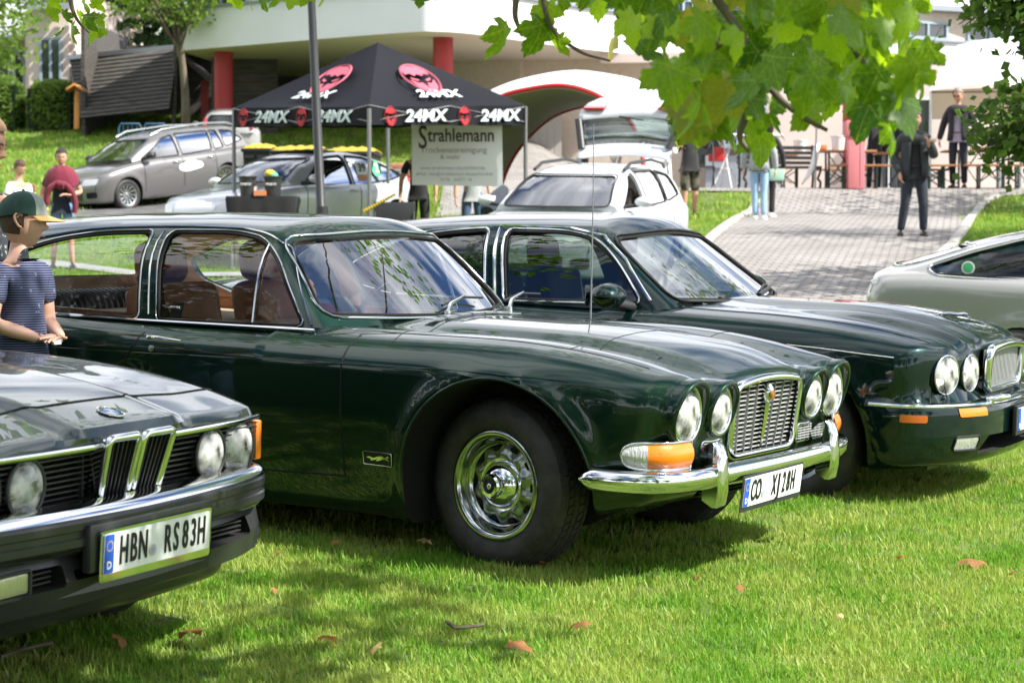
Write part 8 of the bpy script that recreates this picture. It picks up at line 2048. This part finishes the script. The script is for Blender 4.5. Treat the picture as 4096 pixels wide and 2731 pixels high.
# big spray at the right
branch([(1190, -40, 5.6), (1183, 30, 5.6), (1190, 60, 5.6), (1200, 85, 5.6)]); branch([(1240, -40, 5.5), (1265, 60, 5.5), (1330, 118, 5.5), (1400, 140, 5.4)], .008)
for q in ((1160, 100, 130), (1240, 92, 118), (1255, 45, 92), (1355, -2, 95), (1408, 120, 92), (1285, 118, 70), (1300, 10, 80)): leaf_at(q[0], q[1]-20, 5.5, q[2], droop=(rl.uniform(-.5, .2), 0, -1), yellow=(q[0] == 1408))
for pts in (((1600, -60, 5.0), (1690, 60, 5.0), (1760, 190, 4.9), (1830, 260, 4.8), (1900, 300, 4.8)), ((1690, 60, 5.0), (1600, 160, 5.1), (1580, 260, 5.2)), ((1900, -60, 5.1), (1950, 80, 5.0), (2010, 200, 4.9), (2060, 280, 4.8)), ((1760, 190, 4.9), (1700, 300, 4.9), (1720, 350, 4.9)), ((1400, -40, 5.4), (1500, 40, 5.3), (1600, 80, 5.2))): branch(pts, .013)
def inC(x, y):
    if y < 0: return 1340 < x < 2230
    top = [(1340, 0), (1420, 90), (1500, 200), (1530, 300), (1560, 340), (1640, 340), (1700, 330), (1745, 380), (1790, 330), (1850, 290), (1900, 270), (1990, 270), (2060, 300), (2110, 260), (2140, 190), (2130, 100), (2110, 40), (2120, 0)]
    q = False; j = len(top)-1
    for i in range(len(top)):
        if (top[i][1] > y) != (top[j][1] > y) and x < (top[j][0]-top[i][0])*(y-top[i][1])/(top[j][1]-top[i][1])+top[i][0]: q = not q
        j = i
    return q
cnt = 0; tries = 0
while cnt < 195 and tries < 4000:
    tries += 1; x_, y_ = rl.uniform(1350, 2150), rl.uniform(-60, 385)
    if not inC(x_, y_+18): continue
    if x_ < 1480 and rl.random() < .35: continue
    leaf_at(x_, y_-30, rl.uniform(4.3, 5.9), rl.uniform(85, 165), yellow=rl.random() < .13); cnt += 1
for q in ((1560, 250, 150, 5.3), (1745, 350, 120, 5.2), (1590, 310, 120, 5.2), (2050, 330, 110, 4.5), (1990, 285, 150, 4.6), (1720, 290, 140, 5.0), (1860, 280, 120, 4.8), (2080, 180, 130, 4.6)): leaf_at(q[0], q[1]-25, q[3], q[2])
for g in branches: obj("branch", g, M["bark"], ptree, ang=60)
# the crown above, out of the picture
SD = Vector((_h.x, _h.y, 0))/math.sin(R(SUN_EL))   # horizontal shift per metre of height towards the sun
def over(x, y, h): return (x+SD.x*h-pt_base.x, y+SD.y*h-pt_base.y, h-pt_base.z)
PC = []
for (x_, y_, h_, sp_, n_) in ((-2.0, 5.6, 5.5, .50, 700), (-1.2, 5.0, 5.0, .35, 260), (-2.6, 6.6, 6.2, .55, 700), (-3.4, 5.0, 6.0, .7, 900), (-.9, 5.9, 5.6, .22, 90), (-.4, 6.9, 5.2, .25, 100), (-2.2, 7.9, 6.5, .35, 260), (-1.6, 4.2, 4.6, .25, 160), (-.6, 7.6, 5.0, .16, 60), (-3.5, 8.5, 6.5, .6, 500)):
    P = np.array(over(x_, y_, h_))+RN.normal(size=(n_, 3))*sp_; PC.append(P)
# a clump seen only in reflections on roofs and windscreens
for (x_, y_, z_, sp_, n_) in ((-2.0, 10.2, 3.7, .38, 170), (-1.1, 11.2, 4.1, .38, 160), (-3.1, 9.8, 3.9, .4, 170), (.4, 12.2, 4.6, .4, 150), (1.8, 12.5, 4.9, .45, 180), (3.4, -1.5, 6.8, 1.2, 1800), (-3.5, -2.5, 8.0, 1.2, 1500), (-1.0, -4.5, 8.5, 1.3, 1500)): PC.append(np.array((x_, y_, z_))-np.array(pt_base)+RN.normal(size=(n_, 3))*sp_)
for q_ in PC: obj('branch', tube_geo(spline([(-.55, .85, 6.3), (q_.mean(0)+(-.55, .85, 6.3))/2+(0, 0, .5), q_.mean(0)], 5), list(np.linspace(.05, .01, 11)), 6), M['bark'], ptree)
PC = np.concatenate(PC); n = len(PC); V0 = np.array([v.co[:] for v in LM[0].vertices]); F0 = [tuple(p.vertices) for p in LM[0].polygons]
hexa = np.array([(0, -.1, 0), (.32, .0, .02), (.42, .25, -.03), (.12, .28, .03), (0, .52, -.02), (-.12, .28, .03), (-.42, .25, -.03), (-.32, 0, .02)]); ang = RN.rand(n, 3)*2*np.pi; VV = []
for i in range(n):
    m = Matrix.Rotation(ang[i, 0], 3, "Z") @ Matrix.Rotation((ang[i, 1]-math.pi)*.35, 3, "X"); VV.append((hexa*.19) @ np.array(m).T+PC[i])
mesh_np("crown", np.concatenate(VV), np.concatenate([np.array([(0, 1, 2, 3), (0, 3, 5, 6), (0, 6, 7, 0)][:2]+[(3, 4, 5, 0)])+i*8 for i in range(n)]), M["pleaf"], ptree)["kind"] = "stuff"
# ------------------------------------------------------------------ fallen leaves and twigs
lf = [(970, 1268, 38, 1, 0), (632, 1296, 26, 0, 0), (443, 1480, 60, 0, 0), (745, 1494, 46, 0, 0), (870, 1515, 44, 1, 0), (1200, 1522, 66, 0, 0), (1335, 1465, 44, 0, 0), (2235, 1310, 60, 0, 1), (1925, 1130, 52, 0, 1), (1240, 1314, 22, 0, 0), (275, 1495, 40, 0, 0), (2070, 1300, 20, 0, 0), (1705, 1380, 22, 0, 0), (1930, 1440, 18, 1, 0), (2170, 1465, 18, 0, 0), (2325, 1340, 20, 0, 0), (940, 1518, 20, 1, 0), (1600, 1350, 18, 0, 0), (775, 1270, 22, 0, 0), (630, 1380, 18, 0, 0)]
place = ("beside the big front wheel", "left of the big front wheel", "largest on the grass near the lower left", "on the grass at the bottom left of centre", "pale one near the bottom centre", "at the bottom centre", "right of the thin twig", "long one at the right", "beside the dark tyre under the bumper", "small one below the bumper", "in the bottom left corner", "small dark one at the right", "small one in the sunny middle", "tiny pale one at the lower right", "tiny one at the bottom right", "small one near the right edge", "tiny pale one near the bottom centre", "tiny one right of centre", "small one in the tyre's shadow edge", "small one in the shaded grass")
for (a, c, w, yl, lg_), pl_ in zip(lf, place):
    g = ground_at(a, c, 3, 14); me = rl.choice(LM).copy(); me.materials.clear(); me.materials.append(M["deadleafy"] if yl else M["deadleaf"]); o = bpy.data.objects.new("fallen_leaf", me); link(o)
    s = w*1.5*1.7415/FPX*g.y/.85; o.scale = (s, s*(.6 if lg_ else .9), s*2.2); o.location = (g.x, g.y, gzf(g.x, g.y)+.045); o.rotation_euler = (rl.uniform(-.5, .5), rl.uniform(-.5, .5), rl.uniform(0, 6)); tag(o, ("yellow" if yl else "dry brown")+" fallen leaf, "+pl_, "leaf", "fallen leaves on the lawn")
for pts, lb in ((((0, 1540), (40, 1525), (90, 1512), (120, 1506)), "pale bare twig in the bottom left corner"), (((1025, 1455), (1045, 1470), (1075, 1468), (1110, 1462)), "thin dark twig on the grass at the bottom centre")):
    S = [ground_at(a, c, 3, 14) for a, c in pts]; o = tube("twig", [(p.x, p.y, gzf(p.x, p.y)+.04) for p in S], .006, M["bark"]); tag(o, lb, "twig", "twigs on the lawn")
# ------------------------------------------------------------------ grass
def blade_tuft(seed, n, h, spread, w):
    r = np.random.RandomState(seed); V, F = [], []
    for i in range(n):
        a = r.rand()*6.283; p = np.array([r.normal()*spread, r.normal()*spread, -.01]); L = h*(.55+.75*r.rand()); lean = r.rand()*.75; d = np.array([math.cos(a), math.sin(a), 0]); s = np.array([-math.sin(a+r.normal()*.8), math.cos(a), 0])*w*(.6+.7*r.rand()); k = len(V)
        for t, ww in ((0, 1), (.5, .85), (1, 0)):
            c = p+d*lean*L*t*t+np.array([0, 0, L*t*(1-.25*lean*t)])
            if ww: V += [c-s*ww/2, c+s*ww/2]
            else: V.append(c)
        F += [(k, k+1, k+3, k+2), (k+2, k+3, k+4)]
    return V, F
def grass_mat(name, a, b_, c_, tr):
    m = bpy.data.materials.new(name); m.use_nodes = True; t = m.node_tree; p = t.nodes["Principled BSDF"]; p.inputs["Roughness"].default_value = .45; p.inputs["Specular IOR Level"].default_value = .15
    g = N(t, "ShaderNodeNewGeometry"); oi = N(t, "ShaderNodeObjectInfo"); no = N(t, "ShaderNodeTexNoise"); no.inputs["Scale"].default_value = 2.2; no.inputs["Detail"].default_value = 6; t.links.new(g.outputs["Position"], no.inputs[0])
    ad = N(t, "ShaderNodeMath", operation="MULTIPLY_ADD"); t.links.new(g.outputs["Random Per Island"], ad.inputs[0]); ad.inputs[1].default_value = .55; t.links.new(no.outputs[0], ad.inputs[2])
    rp = N(t, "ShaderNodeValToRGB"); e = rp.color_ramp.elements; e[0].position = .42; e[1].position = .80; e[0].color = rgb(*a); e[1].color = rgb(*b_); q = e.new(.99); q.color = rgb(*c_); t.links.new(ad.outputs[0], rp.inputs[0]); t.links.new(rp.outputs[0], p.inputs["Base Color"])
    t2 = N(t, "ShaderNodeBsdfTranslucent"); m2 = N(t, "ShaderNodeMix", data_type="RGBA", blend_type="MULTIPLY"); m2.inputs[0].default_value = 1; t.links.new(rp.outputs[0], m2.inputs[6]); m2.inputs[7].default_value = rgb(*tr); t.links.new(m2.outputs[2], t2.inputs[0])
    ms = N(t, "ShaderNodeMixShader"); ms.inputs[0].default_value = .33; o = t.nodes["Material Output"]; t.links.new(p.outputs[0], ms.inputs[1]); t.links.new(t2.outputs[0], ms.inputs[2]); t.links.new(ms.outputs[0], o.inputs[0]); return m
M["grass"] = grass_mat("grass_blades", (.045, .145, .012), (.155, .335, .030), (.34, .41, .10), (1.5, 1.6, .9))
TC = bpy.data.collections.new("grass_tufts")
def tuft_coll(name, h, sp_, w, n, m, k=5):
    c = bpy.data.collections.new(name)
    for i in range(k):
        V, F = blade_tuft(i+int(h*1000), n, h, sp_, w); me = bpy.data.meshes.new("tuft"); me.from_pydata([tuple(v) for v in V], [], F); me.materials.append(m); me.polygons.foreach_set("use_smooth", np.ones(len(F), bool)); c.objects.link(bpy.data.objects.new("tuft", me))
    return c
def scatter(name, pts, coll, smin_, smax_, lb=None):
    me = bpy.data.meshes.new(name); me.vertices.add(len(pts)); me.vertices.foreach_set("co", np.asarray(pts, np.float32).ravel()); o = bpy.data.objects.new(name, me); link(o); o["kind"] = "stuff"
    g = bpy.data.node_groups.new(name, "GeometryNodeTree"); g.interface.new_socket("Geometry", in_out="INPUT", socket_type="NodeSocketGeometry"); g.interface.new_socket("Geometry", in_out="OUTPUT", socket_type="NodeSocketGeometry")
    gi, go = g.nodes.new("NodeGroupInput"), g.nodes.new("NodeGroupOutput"); ip = g.nodes.new("GeometryNodeInstanceOnPoints"); ci = g.nodes.new("GeometryNodeCollectionInfo"); ci.inputs["Collection"].default_value = coll; ci.inputs["Separate Children"].default_value = True; ci.inputs["Reset Children"].default_value = True
    rv = g.nodes.new("FunctionNodeRandomValue"); rv.data_type = "FLOAT_VECTOR"; rv.inputs[0].default_value = (-.12, -.12, 0); rv.inputs[1].default_value = (.12, .12, 6.283); rs = g.nodes.new("FunctionNodeRandomValue"); rs.data_type = "FLOAT"; rs.inputs[2].default_value = smin_; rs.inputs[3].default_value = smax_; rs.inputs["Seed"].default_value = 5
    ip.inputs["Pick Instance"].default_value = True; L = g.links.new; L(gi.outputs[0], ip.inputs["Points"]); L(ci.outputs[0], ip.inputs["Instance"]); L(rv.outputs[0], ip.inputs["Rotation"]); L(rs.outputs[1], ip.inputs["Scale"]); L(ip.outputs[0], go.inputs[0])
    md = o.modifiers.new("scatter", "NODES"); md.node_group = g; return o
def frustum_pts(y0, y1, dens_, mg=.7, x0=None, cond=None):
    area = (y1-y0)*(.5*(y0+y1)*.50+2*mg); n = int(area*dens_); y = RN.uniform(y0, y1, int(n*1.6)); w = y*.25+mg; keep = RN.rand(len(y)) < w/(y1*.25+mg); y = y[keep]; w = w[keep]; x = RN.uniform(-1, 1, len(y))*w; k = np.ones(len(x), bool)
    for A in (PATH, FOOT, ASPH): k &= ~inpoly(A, x, y)
    if cond is not None: k &= cond(x, y)
    x, y = x[k], y[k]; z = gz(x, y)+np.array([uneven(a, c) for a, c in zip(x, y)]); return np.stack([x, y, z], 1)
near = frustum_pts(3.0, 8.5, 800, 1.1); near2 = frustum_pts(8.5, 15, 420, 1.6); mid = frustum_pts(15, 36, 62, 3); far = frustum_pts(36, 66, 26, 4)
ca = tuft_coll("near_tufts", .034, .022, .0042, 16, M["grass"]); cb = tuft_coll("mid_tufts", .050, .05, .007, 18, M["grass"]); cc_ = tuft_coll("far_tufts", .075, .10, .016, 18, M["grass"])
cw = tuft_coll("weed_tufts", .022, .030, .014, 9, M["grass"], 3); wd = frustum_pts(3.4, 12, 9, .5); scatter("clover", wd, cw, .7, 1.4); scatter("grass", near, ca, .7, 1.5); scatter("grass", near2, ca, .8, 1.6); scatter("grass", mid, cb, .8, 1.5); scatter("grass", far, cc_, .8, 1.5)
